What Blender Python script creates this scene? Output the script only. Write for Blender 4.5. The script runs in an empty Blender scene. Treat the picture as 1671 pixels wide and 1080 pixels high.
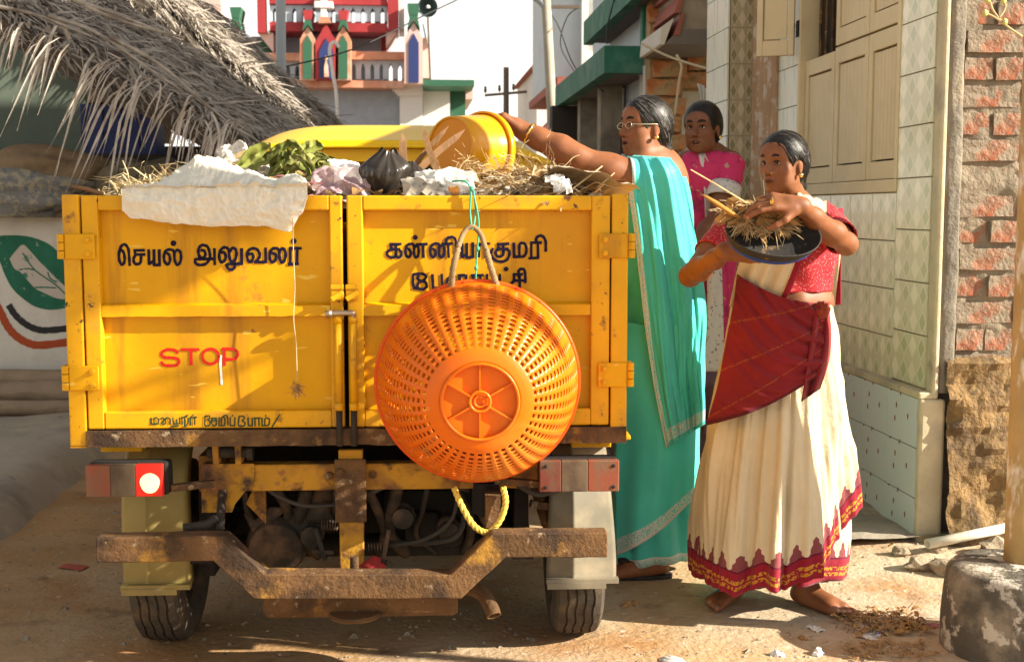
import bpy, bmesh, math, random
import numpy as np
from mathutils import Vector, Matrix, Euler, noise as mnoise
random.seed(7); np.random.seed(7)
SC = bpy.context.scene
COL = SC.collection
R = math.radians

# ------------------------------------------------------------------ camera
FPX, CXP, CYP, HC = 2000., 835.5, 540., 1.28          # focal length and centre of the 1671x1080 photograph, eye height
PSI, PIT = math.atan(167.5/FPX), math.atan(196./FPX)
cam = bpy.data.cameras.new('camera'); camo = bpy.data.objects.new('camera', cam); COL.objects.link(camo)
cam.sensor_width = 36.; cam.lens = 36.*FPX/1671.; cam.clip_start = .05; cam.clip_end = 3000.
camo.location = (0, 0, HC); camo.rotation_euler = (R(90)-PIT, 0, -PSI)
cam.dof.use_dof = True; cam.dof.focus_distance = 3.6; cam.dof.aperture_fstop = 7.1
SC.camera = camo

# ------------------------------------------------------------------ sky, sun, exposure
SUN = Vector((.86, -.29, .45)).normalized()            # towards the sun: right of and behind the camera, low
wd = bpy.data.worlds.new('World'); SC.world = wd; wd.use_nodes = True
wn, wl = wd.node_tree.nodes, wd.node_tree.links
bg = wn['Background']
sky = wn.new('ShaderNodeTexSky'); sky.sky_type = 'NISHITA'; sky.sun_disc = False
sky.sun_elevation = math.asin(SUN.z); sky.sun_rotation = math.atan2(SUN.x, SUN.y)
sky.dust_density = 1.2; sky.air_density = 1.; sky.ozone_density = .6
hsv = wn.new('ShaderNodeHueSaturation'); hsv.inputs['Saturation'].default_value = .15   # milky tropical haze
wl.new(sky.outputs[0], hsv.inputs['Color'])
_g = wn.new('ShaderNodeTexCoord'); _s = wn.new('ShaderNodeSeparateXYZ'); wl.new(_g.outputs['Generated'], _s.inputs[0])   # whitish dust haze, thickest at the horizon all round
_c = wn.new('ShaderNodeMapRange'); _c.inputs['From Min'].default_value = 0.; _c.inputs['From Max'].default_value = 1.; _c.inputs['To Min'].default_value = 1.; _c.inputs['To Max'].default_value = 0.
wl.new(_s.outputs['Z'], _c.inputs['Value'])
_p = wn.new('ShaderNodeMath'); _p.operation = 'POWER'; wl.new(_c.outputs[0], _p.inputs[0]); _p.inputs[1].default_value = 2.5
_m = wn.new('ShaderNodeMix'); _m.data_type = 'RGBA'; wl.new(_p.outputs[0], _m.inputs['Factor']); wl.new(hsv.outputs[0], _m.inputs['A']); _m.inputs['B'].default_value = (8.6, 8.2, 7.4, 1)
wl.new(_m.outputs['Result'], bg.inputs['Color'])
bg.inputs['Strength'].default_value = .066
sl = bpy.data.lights.new('sun', 'SUN'); sl.energy = 5.; sl.angle = R(.55); sl.color = (1., .91, .75)
so = bpy.data.objects.new('sun', sl); COL.objects.link(so)
so.rotation_euler = SUN.to_track_quat('Z', 'Y').to_euler()
SC.view_settings.view_transform = 'Standard'; SC.view_settings.look = 'None'
SC.view_settings.exposure = 1.48; SC.view_settings.gamma = 1.
SC.render.engine = 'CYCLES'; SC.cycles.use_denoising = True; SC.cycles.max_bounces = 8
SC.cycles.transparent_max_bounces = 12

# ------------------------------------------------------------------ photo geometry -> places
_fw = np.array([math.sin(PSI)*math.cos(PIT), math.cos(PSI)*math.cos(PIT), -math.sin(PIT)])
_rt = np.array([math.cos(PSI), -math.sin(PSI), 0.]); _up = np.cross(_rt, _fw); _C = np.array([0, 0, HC])
def ray(px, py): return _fw + _rt*(px-CXP)/FPX - _up*(py-CYP)/FPX
def at(px, py, Y): d = ray(px, py); return Vector(_C + d*(Y/d[1]))
def atx(px, py, X): d = ray(px, py); return Vector(_C + d*(X/d[0]))
def atz(px, py, Z=0.): d = ray(px, py); return Vector(_C + d*((Z-HC)/d[2]))
TAU = R(-2.0)
TO = at(564, 520, 3.27); TO.z = 0
_tx = np.array([math.cos(TAU), math.sin(TAU), 0]); _ty = np.array([-math.sin(TAU), math.cos(TAU), 0])
def tl(px, py, yl=0.):                                  # pixel -> truck coordinates on the plane y = yl
    d = ray(px, py); t = ((np.array(TO)-_C) @ _ty + yl)/(d @ _ty); p = _C + d*t - np.array(TO)
    return Vector((p @ _tx, yl, p[2]))
def t2w(l): return TO + Vector(_tx)*l[0] + Vector(_ty)*l[1] + Vector((0, 0, l[2]))

# ------------------------------------------------------------------ materials
MATS = {}
def M(name, base, rough=.6, metal=0., layers=(), bump=None, spec=.28, var=.0, vscale=6., coat=0., sss=0., trans=0., stretch=(1, 1, 1), sheen=0.):
    """principled material; layers = (colour, scale, lo, hi[, detail, stretch]) mixed on by a noise mask; bump = (scale, strength[, distance, stretch])"""
    if name in MATS: return MATS[name]
    m = bpy.data.materials.new(name); m.use_nodes = True; MATS[name] = m
    nt = m.node_tree; n, l = nt.nodes, nt.links; b = n['Principled BSDF']
    tc = n.new('ShaderNodeTexCoord')
    def nz(scale, detail=6., st=(1, 1, 1), rgh=.6):
        mp = n.new('ShaderNodeMapping'); mp.inputs['Scale'].default_value = st; l.new(tc.outputs['Object'], mp.inputs['Vector'])
        t = n.new('ShaderNodeTexNoise'); t.inputs['Scale'].default_value = scale; t.inputs['Detail'].default_value = detail; t.inputs['Roughness'].default_value = rgh
        l.new(mp.outputs[0], t.inputs['Vector']); return t.outputs['Fac']
    c = n.new('ShaderNodeRGB'); c.outputs[0].default_value = (*base, 1); cur = c.outputs[0]
    if var:
        h = n.new('ShaderNodeHueSaturation'); l.new(cur, h.inputs['Color'])
        mr = n.new('ShaderNodeMapRange'); mr.inputs['From Min'].default_value = .3; mr.inputs['From Max'].default_value = .7
        mr.inputs['To Min'].default_value = 1-var; mr.inputs['To Max'].default_value = 1+var
        l.new(nz(vscale, 5., stretch), mr.inputs['Value']); l.new(mr.outputs[0], h.inputs['Value']); cur = h.outputs[0]
    rsrc = None
    for L in layers:
        colr, s, lo, hi = L[:4]; det = L[4] if len(L) > 4 else 8.; st = L[5] if len(L) > 5 else (1, 1, 1)
        mr = n.new('ShaderNodeMapRange'); mr.inputs['From Min'].default_value = lo; mr.inputs['From Max'].default_value = hi
        l.new(nz(s, det, st), mr.inputs['Value'])
        mx = n.new('ShaderNodeMix'); mx.data_type = 'RGBA'
        l.new(mr.outputs[0], mx.inputs['Factor']); l.new(cur, mx.inputs['A']); mx.inputs['B'].default_value = (*colr, 1); cur = mx.outputs['Result']
    l.new(cur, b.inputs['Base Color'])
    b.inputs['Roughness'].default_value = rough; b.inputs['Metallic'].default_value = metal; b.inputs['Specular IOR Level'].default_value = spec
    b.inputs['Coat Weight'].default_value = coat; b.inputs['Sheen Weight'].default_value = sheen
    if sss: b.inputs['Subsurface Weight'].default_value = sss; b.inputs['Subsurface Radius'].default_value = (.012, .005, .003); b.inputs['Subsurface Scale'].default_value = 1.
    if bump:
        bp = n.new('ShaderNodeBump'); bp.inputs['Strength'].default_value = bump[1]; bp.inputs['Distance'].default_value = bump[2] if len(bump) > 2 else .01
        l.new(nz(bump[0], 8., bump[3] if len(bump) > 3 else (1, 1, 1)), bp.inputs['Height']); l.new(bp.outputs[0], b.inputs['Normal'])
    if trans:
        tr = n.new('ShaderNodeBsdfTranslucent'); l.new(cur, tr.inputs['Color']); ms = n.new('ShaderNodeMixShader'); ms.inputs[0].default_value = trans
        l.new(b.outputs[0], ms.inputs[1]); l.new(tr.outputs[0], ms.inputs[2]); l.new(ms.outputs[0], n['Material Output'].inputs['Surface'])
    return m
def nodes_of(m): return m.node_tree.nodes, m.node_tree.links, m.node_tree.nodes['Principled BSDF']
def mnode(nt, op, a, b=None, c=None):
    x = nt.nodes.new('ShaderNodeMath'); x.operation = op
    for i, v in enumerate((a, b, c)):
        if v is None: continue
        if isinstance(v, (int, float)): x.inputs[i].default_value = v
        else: nt.links.new(v, x.inputs[i])
    return x.outputs[0]

# ------------------------------------------------------------------ mesh collecting
class MB:
    def __init__(s): s.v = []; s.f = []; s.uv = None
    def add(s, vs, fs):
        o = len(s.v); s.v += [tuple(p) for p in vs]; s.f += [tuple(i+o for i in f) for f in fs]; return s
    def box(s, a, b, bev=0.):
        x0, x1 = sorted((a[0], b[0])); y0, y1 = sorted((a[1], b[1])); z0, z1 = sorted((a[2], b[2]))
        if bev <= 0:
            return s.add([(x0,y0,z0),(x1,y0,z0),(x1,y1,z0),(x0,y1,z0),(x0,y0,z1),(x1,y0,z1),(x1,y1,z1),(x0,y1,z1)],
                         [(0,3,2,1),(4,5,6,7),(0,1,5,4),(1,2,6,5),(2,3,7,6),(3,0,4,7)])
        bm = bmesh.new(); bmesh.ops.create_cube(bm, size=1.)
        for v in bm.verts: v.co = Vector(((x0+x1)/2+v.co.x*(x1-x0), (y0+y1)/2+v.co.y*(y1-y0), (z0+z1)/2+v.co.z*(z1-z0)))
        bmesh.ops.bevel(bm, geom=bm.edges[:], offset=min(bev, (x1-x0)*.45, (y1-y0)*.45, (z1-z0)*.45), segments=1, affect='EDGES', profile=.5)
        return s.bm(bm)
    def bm(s, bm):
        bm.verts.index_update(); s.add([v.co for v in bm.verts], [[v.index for v in f.verts] for f in bm.faces]); bm.free(); return s
    def beam(s, a, b, w, h, up=(0, 0, 1)):               # rectangular bar from a to b
        a, b = Vector(a), Vector(b); d = (b-a).normalized(); u = Vector(up)
        r = d.cross(u)
        if r.length < 1e-5: r = d.cross(Vector((1, 0, 0)))
        r.normalize(); u = r.cross(d)
        vs = [q + r*sx*w/2 + u*sz*h/2 for q in (a, b) for sx, sz in ((-1,-1),(1,-1),(1,1),(-1,1))]
        return s.add(vs, [(0,1,2,3),(7,6,5,4),(0,4,5,1),(1,5,6,2),(2,6,7,3),(3,7,4,0)])
    def tube(s, pts, r, seg=10, caps=True, squash=1., up0=None):
        pts = [Vector(p) for p in pts]; n = len(pts)
        rs = [r]*n if isinstance(r, (int, float)) else list(r)
        t0 = (pts[1]-pts[0]).normalized(); u = Vector(up0) if up0 else (Vector((0, 0, 1)) if abs(t0.z) < .9 else Vector((1, 0, 0)))
        vs, fs = [], []
        for i, p in enumerate(pts):
            t = (pts[min(i+1, n-1)]-pts[max(i-1, 0)]).normalized()
            u = (u - t*u.dot(t)); u = u.normalized() if u.length > 1e-6 else t.orthogonal().normalized()
            w = t.cross(u)
            vs += [p + (u*math.cos(2*math.pi*k/seg)*squash + w*math.sin(2*math.pi*k/seg))*rs[i] for k in range(seg)]
        for i in range(n-1):
            for k in range(seg):
                a = i*seg+k; b = i*seg+(k+1) % seg; fs.append((a, b, b+seg, a+seg))
        if caps: fs += [tuple(range(seg))[::-1], tuple(range((n-1)*seg, n*seg))]
        return s.add(vs, fs)
    def lathe(s, prof, seg=32, mat=None, close=False):   # profile (r, z) round z, then mat
        vs, fs = [], []
        for r_, z in prof:
            vs += [Vector((r_*math.cos(2*math.pi*k/seg), r_*math.sin(2*math.pi*k/seg), z)) for k in range(seg)]
        n = len(prof); m_ = n if close else n-1
        for i in range(m_):
            for k in range(seg):
                a = i*seg+k; b = i*seg+(k+1) % seg; c = (i+1) % n*seg
                fs.append((a, b, c+(k+1) % seg, c+k))
        if mat is not None: vs = [mat @ v for v in vs]
        return s.add(vs, fs)
    def prism(s, poly, d):                               # polygon extruded by vector d
        p = [Vector(q) for q in poly]; n = len(p); d = Vector(d)
        return s.add(p+[q+d for q in p], [tuple(range(n))[::-1], tuple(range(n, 2*n))]+[(i, (i+1) % n, (i+1) % n+n, i+n) for i in range(n)])
    def grid(s, rows, closed=False):                     # rows of points -> quads
        nr, nc = len(rows), len(rows[0]); fs = []
        for i in range(nr-1):
            for j in range(nc if closed else nc-1):
                a = i*nc+j; b = i*nc+(j+1) % nc; fs.append((a, b, b+nc, a+nc))
        return s.add([p for r_ in rows for p in r_], fs)
    def blob(s, c, rad, sub=2, amp=.15, freq=2., seed=0, rot=None):
        bm = bmesh.new(); bmesh.ops.create_icosphere(bm, subdivisions=sub, radius=1.)
        c = Vector(c); rad = Vector(rad)
        for v in bm.verts:
            k = 1+amp*2*(mnoise.noise(v.co*freq+Vector((seed*7.3, seed*3.1, seed)))); q = v.co*k
            q = Vector((q.x*rad.x, q.y*rad.y, q.z*rad.z))
            if rot: q = rot @ q
            v.co = c+q
        return s.bm(bm)
    def obj(s, name, mat, parent=None, smooth=False, solid=0., bev=0., sub=0, uvs=None):
        me = bpy.data.meshes.new(name); me.from_pydata(s.v, [], s.f); me.update()
        if mat is not None: me.materials.append(mat if not isinstance(mat, str) else MATS[mat])
        if smooth: me.shade_smooth()
        if uvs is not None:
            ul = me.uv_layers.new(name='UVMap'); li = np.zeros(len(me.loops), np.int32); me.loops.foreach_get('vertex_index', li)
            ul.data.foreach_set('uv', np.asarray(uvs, np.float32)[li].ravel())
        o = bpy.data.objects.new(name, me); COL.objects.link(o)
        if parent is not None: o.parent = parent
        if solid: md = o.modifiers.new('solid', 'SOLIDIFY'); md.thickness = solid; md.offset = 0
        if bev: md = o.modifiers.new('bev', 'BEVEL'); md.width = bev; md.segments = 2; md.limit_method = 'ANGLE'; md.angle_limit = R(40)
        if sub: md = o.modifiers.new('sub', 'SUBSURF'); md.levels = md.render_levels = sub
        return o
def tag(o, label=None, cat=None, group=None, kind=None):
    if label: o['label'] = label
    if cat: o['category'] = cat
    if group: o['group'] = group
    if kind: o['kind'] = kind
    return o
def empty(name, loc=(0, 0, 0), rz=0., label=None, cat=None, group=None):
    o = bpy.data.objects.new(name, None); COL.objects.link(o); o.location = loc; o.rotation_euler = (0, 0, rz); o.empty_display_size = .1
    return tag(o, label, cat, group)
def dup(o, name=None, parent=None, loc=None, rot=None, scale=None):
    c = o.copy(); COL.objects.link(c)
    if name: c.name = name
    if parent is not None: c.parent = parent
    if loc is not None: c.location = loc
    if rot is not None: c.rotation_euler = rot
    if scale is not None: c.scale = scale
    return c
def lerp(a, b, t): return a+(b-a)*t
def sm(t): t = max(0., min(1., t)); return t*t*(3-2*t)
def fbm(x, y, z=0., o=4):
    v, a = 0., .5
    for i in range(o): v += a*mnoise.noise(Vector((x, y, z))); x *= 2.03; y *= 2.03; z *= 2.03; a *= .5
    return v
def spline(pts, n=8):                                    # Catmull-Rom through points
    P = [Vector(p) for p in pts]; P = [P[0]*2-P[1]]+P+[P[-1]*2-P[-2]]; out = []
    for i in range(1, len(P)-2):
        for k in range(n):
            t = k/n; a, b, c, d = P[i-1], P[i], P[i+1], P[i+2]
            out.append(.5*((2*b)+(c-a)*t+(2*a-5*b+4*c-d)*t*t+(3*b-a-3*c+d)*t**3))
    return out+[P[-2]]
M('rust', (.135, .070, .028), .85, var=.35, layers=[((.045, .026, .015), 7., .46, .62, 12.), ((.36, .185, .03), 9., .58, .70, 10.), ((.32, .24, .15), 34., .62, .72, 6.)], bump=(80., .8, .008))
M('dark_grime', (.018, .015, .013), .85, bump=(40., .5, .006))

# ================================================================== ground, pavement
def gz(x, y):
    return .012*fbm(x*1.7, y*1.7)+.035*sm((x-1.25)/.6)*sm((y-3.6)/.8)+.004*fbm(x*9, y*9, 2.)
def ground_mat():
    m = M('street_dirt', (.44, .305, .17), .92, var=.2, vscale=1.3,
          layers=[((.50, .41, .30), .9, .42, .60, 6.), ((.38, .20, .08), 1.6, .50, .68, 8.), ((.20, .135, .085), 4.5, .57, .72, 10.), ((.13, .10, .075), 1.1, .60, .72, 12.), ((.54, .46, .36), 24., .62, .70, 3.), ((.15, .10, .065), 38., .66, .74, 3.)],
          bump=(34., .55, .02))
    nt = m.node_tree; n, l, b = nodes_of(m); src = b.inputs['Base Color'].links[0].from_socket      # multiplied browner on the truck's side of the street
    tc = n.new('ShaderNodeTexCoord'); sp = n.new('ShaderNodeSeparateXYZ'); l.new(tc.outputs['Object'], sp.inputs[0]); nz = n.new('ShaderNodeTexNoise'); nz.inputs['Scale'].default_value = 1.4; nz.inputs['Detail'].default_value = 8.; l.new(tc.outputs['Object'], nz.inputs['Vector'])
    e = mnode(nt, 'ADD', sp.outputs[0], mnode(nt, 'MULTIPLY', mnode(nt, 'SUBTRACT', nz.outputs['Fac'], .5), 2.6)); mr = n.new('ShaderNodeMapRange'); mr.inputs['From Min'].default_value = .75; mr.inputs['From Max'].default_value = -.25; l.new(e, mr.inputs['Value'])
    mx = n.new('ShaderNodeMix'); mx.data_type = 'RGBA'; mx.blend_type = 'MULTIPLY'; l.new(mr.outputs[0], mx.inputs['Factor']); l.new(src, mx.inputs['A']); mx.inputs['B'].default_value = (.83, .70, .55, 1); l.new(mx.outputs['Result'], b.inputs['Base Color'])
    return m
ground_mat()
def steps(a, b, fine0, fine1, st, far):
    c = list(np.arange(fine0, fine1+1e-6, st)); k = fine0; d = st
    while k > a: d *= 1.6; k -= d; c.insert(0, max(k, a))
    k = fine1; d = st
    while k < b: d *= 1.6; k += d; c.append(min(k, b))
    return c
gx, gy = steps(-500, 500, -2.6, 2.6, .055, 0), steps(-60, 900, 2.4, 9., .055, 0)
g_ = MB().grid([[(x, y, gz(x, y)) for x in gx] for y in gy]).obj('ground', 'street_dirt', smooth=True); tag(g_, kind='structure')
M('old_concrete', (.33, .28, .22), .9, var=.15, vscale=2., layers=[((.22, .185, .15), 3., .5, .68, 10.), ((.42, .33, .22), 7., .56, .7, 8.), ((.12, .10, .085), 16., .64, .74, 6.)], bump=(26., .4, .015))
pv = MB(); rows = []
for y in steps(-40, 60, 3.2, 10., .07, 0):
    e = -1.66+.06*fbm(y*2.3, 4.)+.02*fbm(y*9, 8.); row = []
    for t, z in ((.10, -.03), (.05, .03), (0, .09), (-.06, .125), (-.16, .138), (-.3, .135), (-.55, .12), (-1.0, .115), (-1.6, .12), (-3., .12), (-9, .12)):
        zz = z+(.022*fbm(y*5, t*6, 1.)+.010*fbm(y*15, t*15, 5.) if z > 0 else 0)
        row.append((e+t, y, zz))
    rows.append(row)
tag(pv.grid(rows).obj('pavement', 'old_concrete', smooth=True), kind='structure')
ap = MB(); rows = []                                         # broken concrete apron at the foot of the tiled house
for i in range(26):
    y = lerp(4.36, 7.4, i/25); e = 1.42+.12*fbm(y*3, 2.); row = []
    for k in range(9):
        x = lerp(e, 2.1, k/8); row.append((x, y, gz(x, y)+(.022 if k else -.02)+.014*fbm(x*7, y*7, 3.)*(k > 0)-.0+(.012 if fbm(x*2.5, y*2.5, 9.) > .05 else 0)))
    rows.append(row)
tag(ap.grid(rows).obj('apron', 'old_concrete', smooth=False), kind='structure')

# ================================================================== thatched hut on the left
M('thatch', (.36, .315, .27), .9, var=.35, vscale=14., layers=[((.18, .14, .11), 5., .5, .7), ((.50, .43, .36), 30., .58, .7)], trans=.15)
M('frond_leaf', (.54, .48, .42), .8, var=.25, vscale=9., layers=[((.36, .28, .21), 12., .52, .7)], trans=.2)
M('thatch_dark', (.12, .10, .08), .95, var=.3, bump=(30., .6, .03))
M('hut_whitewash', (.58, .54, .47), .9, var=.08, layers=[((.42, .34, .25), 2.2, .55, .75), ((.30, .24, .18), 9., .66, .76)], bump=(18., .25, .01))
M('hut_green', (.12, .15, .12), .9, var=.1, layers=[((.12, .13, .10), 3., .5, .75)])
M('hut_dark', (.05, .042, .036), .9)
M('jute', (.22, .15, .085), .95, var=.2, layers=[((.14, .09, .05), 7., .5, .7)], bump=(160., .6, .004))
M('net_blue', (.16, .155, .14), .9, layers=[((.28, .24, .17), 26., .48, .58, 3.), ((.05, .075, .14), 9., .58, .68, 6.)], bump=(70., .9, .01))
M('net_brown', (.17, .14, .09), .95, layers=[((.08, .065, .045), 22., .5, .62, 4.)], bump=(60., .9, .01))
M('crate_blue', (.03, .045, .17), .55, var=.1)
M('cane', (.16, .12, .08), .8, bump=(90., .8, .006))
M('log_bark', (.26, .19, .125), .9, var=.2, layers=[((.14, .10, .065), 10., .5, .68, 8., (.3, 1, 1))], bump=(24., .7, .015, (.2, 1, 1)))
M('mural_green', (.018, .12, .068), .8, var=.2, layers=[((.30, .36, .30), 26., .62, .70)]); M('mural_pale', (.46, .40, .34), .85, layers=[((.05, .17, .11), 16., .56, .66)])
M('mural_black', (.03, .028, .03), .85, layers=[((.3, .28, .25), 40., .66, .72)]); M('mural_red', (.36, .065, .02), .85, var=.1, layers=[((.45, .32, .24), 40., .66, .72)])
hut = empty('thatched_hut', (-2.4, 7.6, .1), 0, 'low hut with grey palm leaf thatch and a green leaf painted on its white wall', 'hut')
HL = Vector(hut.location)
def hobj(mb, name, mat, par=hut, **k): mb.v = [tuple(Vector(v)-HL) for v in mb.v]; return mb.obj(name, mat, par, **k)
YW = 7.6
wl_ = hobj(MB().box((-5.2, YW, .0), (-1.15, YW+.16, 1.27)), 'wall', 'hut_whitewash', bev=.015)
hobj(MB().box((-5.2, 9.3, 0), (-2.35, 9.42, 3.2)), 'back_wall', 'hut_green'); hobj(MB().box((-2.35, 9.25, 0), (-.95, 9.4, 1.75)), 'back_wall', 'hut_dark')
hobj(MB().box((-1.15, 7.76, 0), (-.99, 9.4, 1.45)), 'end_wall', 'hut_dark'); hobj(MB().box((-5.2, 7.6, 0), (-5.05, 9.4, 3.)), 'end_wall', 'hut_dark')
def mural(name, mat, pts, y=YW-.003, sc=5.14, w=None):
    P = lambda p: at(p[0]/sc, 370+p[1]/sc, y)
    mb = MB()
    if w is None:
        sp = spline([Vector((p[0], p[1], 0)) for p in pts+[pts[0]]], 5)[:-1]; c = sum((P(p) for p in sp), Vector())/len(sp)
        mb.add([c]+[P(p) for p in sp], [(0, i+1, (i+1) % len(sp)+1) for i in range(len(sp))])
    else:
        sp = spline([Vector((p[0], p[1], 0)) for p in pts], 6); A, B = [], []
        for i, p in enumerate(sp):
            t = (sp[min(i+1, len(sp)-1)]-sp[max(i-1, 0)]).normalized(); n = Vector((-t.y, t.x, 0))*w/2*(1+.08*math.sin(i*2.1))
            A.append(P(p+n)); B.append(P(p-n))
        mb.grid([A, B])
    return hobj(mb, name, mat, hut)
mural('mural', 'mural_green', [(-190,150),(-90,95),(0,76),(130,72),(250,85),(380,130),(480,205),(560,330),(640,480),(760,660),(620,668),(480,692),(380,692),(280,662),(180,592),(100,512),(40,402),(0,300),(-60,230)])
mural('mural', 'mural_pale', [(80,270),(130,205),(190,150),(250,200),(330,290),(400,360),(480,440),(560,520),(570,600),(480,600),(380,560),(300,520),(250,470),(170,380),(120,350)], YW-.0045)
for p in ([(190,220),(290,360),(470,490),(600,620)], [(160,360),(230,352),(285,362)], [(290,510),(380,508),(470,512)], [(400,380),(420,430),(475,468)], [(390,630),(480,640),(600,660)]): mural('mural', 'mural_green', p, YW-.006, w=11)
mural('mural', 'mural_black', [(72,655),(130,742),(220,820),(320,862),(430,866),(700,835)], w=54)
mural('mural', 'mural_red', [(-60,600),(10,730),(60,830),(130,912),(230,972),(350,992),(700,950)], w=64)
# roofs
def roof(name, L0, L1, U0, U1, n, seed, thick):
    rnd = random.Random(seed); L0, L1, U0, U1 = map(Vector, (L0, L1, U0, U1))
    nrm = (L1-L0).cross(U0-L0).normalized(); nrm = nrm if nrm.z > 0 else -nrm
    S = lambda u, v: lerp(lerp(L0, L1, u), lerp(U0, U1, u), v)+nrm*.06*fbm(u*6, v*4, seed)
    mb = MB(); rows = [[S(i/24, j/8)-nrm*.04 for i in range(25)] for j in range(9)]; mb.grid(rows)
    rows = [[S(i/24, j/8)-nrm*thick for i in range(25)] for j in range(9)]; mb.grid(rows)
    mb.grid([[S(i/24, 0)-nrm*.04 for i in range(25)], [S(i/24, 0)-nrm*thick for i in range(25)]]); mb.grid([[S(1, j/8)-nrm*.04 for j in range(9)], [S(1, j/8)-nrm*thick for j in range(9)]])
    ro = hobj(mb, name, 'thatch_dark')
    st = MB(); al = (L1-L0).normalized(); dn = (L0-U0).normalized()
    for i in range(n):
        u, v = rnd.random(), rnd.random()**1.25; p = S(u, v)+nrm*rnd.uniform(-.10 if v < .12 else -.03, .05)
        if v < .12: p -= nrm*rnd.uniform(0, thick*.7)
        d = (al*rnd.uniform(.1, 1.2)+dn*rnd.uniform(-.25, 1.)+nrm*rnd.uniform(-.12, .22)+Vector((0, 0, -.15 if v < .1 else 0))).normalized(); L = rnd.uniform(.08, .30)*(.6 if v < .12 else 1); w = rnd.uniform(.006, .016)
        s_ = d.cross(nrm).normalized()*w/2; s_ += nrm*rnd.uniform(-.4, .4)*w; b = nrm*rnd.uniform(-.05, .03)*L*2+Vector((0, 0, -rnd.uniform(0, .10)*L))
        st.grid([[p+s_, p-s_], [p+d*L*.5+s_-b*.2, p+d*L*.5-s_-b*.2], [p+d*L+s_*.2+b, p+d*L-s_*.2+b]])
    so_ = hobj(st, 'thatch', 'thatch', ro); so_['kind'] = 'stuff'
    return ro, S, nrm
r1, S1, n1 = roof('roof', at(-170, -75, 7.15), at(428, 243, 7.35), at(20, -120, 8.5), at(482, 214, 8.7), 7000, 1, .16)
r2, S2, n2 = roof('roof', at(170, -70, 9.0), at(505, 222, 9.2), at(245, -70, 10.6), at(552, 206, 10.8), 6000, 2, .3)
rnd = random.Random(5)
# fringe of dry leaflets hanging from the verge, each one a leaf
clusters = [(-5, 30, 12, .30, 80), (30, 45, 9, .28, 60), (75, 52, 8, .40, 80), (125, 65, 6, .50, 60), (120, 60, 3, .66, 20), (205, 98, 11, .80, 36), (255, 128, 12, .78, 40), (300, 160, 6, .40, 60), (340, 185, 11, .52, 50), (375, 205, 10, .40, 60), (412, 232, 9, .28, 50)]
for (cx, cy, n, L, sp) in clusters:
    lean = rnd.uniform(.25, .55)
    for i in range(int(n*1.1)):
        p0 = at(cx+rnd.uniform(-.5, .5)*sp, cy+rnd.uniform(-.1, .25)*sp, 7.05+rnd.uniform(0, .25)); l = L*rnd.uniform(.6, 1.25)
        d0 = Vector((rnd.uniform(-.9, .3)-.1, -rnd.uniform(.1, .6), rnd.uniform(-.3, .35))).normalized(); d1 = Vector((-lean*rnd.uniform(.4, 1.3), rnd.uniform(-.15, .15), -1)).normalized()
        pts = [p0]; m_ = 8
        for k in range(m_): t = (k+1)/m_; pts.append(pts[-1]+(d0*(1-sm(t*1.8))+d1*sm(t*1.8)).normalized()*l/m_)
        w = rnd.uniform(.008, .018); s_ = Vector((.9, rnd.uniform(-.7, .7), .15)).normalized(); rows = []
        for k, p in enumerate(pts):
            t = k/m_; ww = w*(.55+.7*math.sin(math.pi*min(1, t*.8+.12)))*(1-.85*max(0, t-.6)/.4); tw_ = s_*math.cos(t*.6)+Vector((0, -1, 0))*math.sin(t*.6)*.5
            rows.append([p-tw_*ww/2, p+Vector((0, .004, 0)), p+tw_*ww/2])
        hobj(MB().grid(rows), 'leaf', 'frond_leaf')
for a in ([(-20, 8), (60, 25), (150, 60)], [(80, 25), (160, 55), (240, 110), (300, 150)], [(180, 60), (260, 105), (330, 165), (400, 222)], [(140, 10), (200, 35), (300, 62)], [(120, 0), (180, 20), (262, 52)]):
    hobj(MB().tube(spline([at(x, y, 7.12) for x, y in a], 6), [.013-.0005*i for i in range(6*(len(a)-1)+1)], 6), 'stalk', 'thatch', smooth=True)
for i in range(3):                                            # roof beams under the thatch
    a, b = S1(.05+.02*i, .2+.3*i)-n1*.2, S1(.97, .2+.3*i)-n1*.2; hobj(MB().tube([a, b], .03, 8), 'rafter', 'log_bark')
for x, y in ((-1.3, 7.68), (-3.3, 7.68)): hobj(MB().tube([(x, y, 1.2), (x+.03, y, 1.62+(-1.3-x)*.33)], .04, 8), 'post', 'log_bark')
M('brick_old', (.30, .115, .06), .9, var=.25, vscale=9., layers=[((.40, .31, .22), 7., .52, .62, 8.), ((.16, .085, .05), 12., .58, .7)], bump=(40., .7, .01))
M('mortar', (.36, .28, .19), .95, var=.2, layers=[((.20, .15, .10), 8., .5, .7)], bump=(30., .9, .02))
bw = empty('gable_brick_wall', (-2.6, 9.6, 1.8), 0, 'dark red brick wall glimpsed between the two thatched roofs', 'wall')
bwl = Vector(bw.location)
MB().box((-.75, .06, 0), (.75, .3, 2.2)).obj('core', 'mortar', bw)
proto = None
for j in range(16):
    for i in range(6):
        p = (-.62+i*.245+(.12 if j % 2 else 0), 0, .05+j*.088)
        if proto is None: proto = MB().box((-.113, 0, 0), (.113, .1, .076)).obj('brick', 'brick_old', bw, bev=.006); proto.location = p
        else: dup(proto, 'brick', bw, p)
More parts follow.
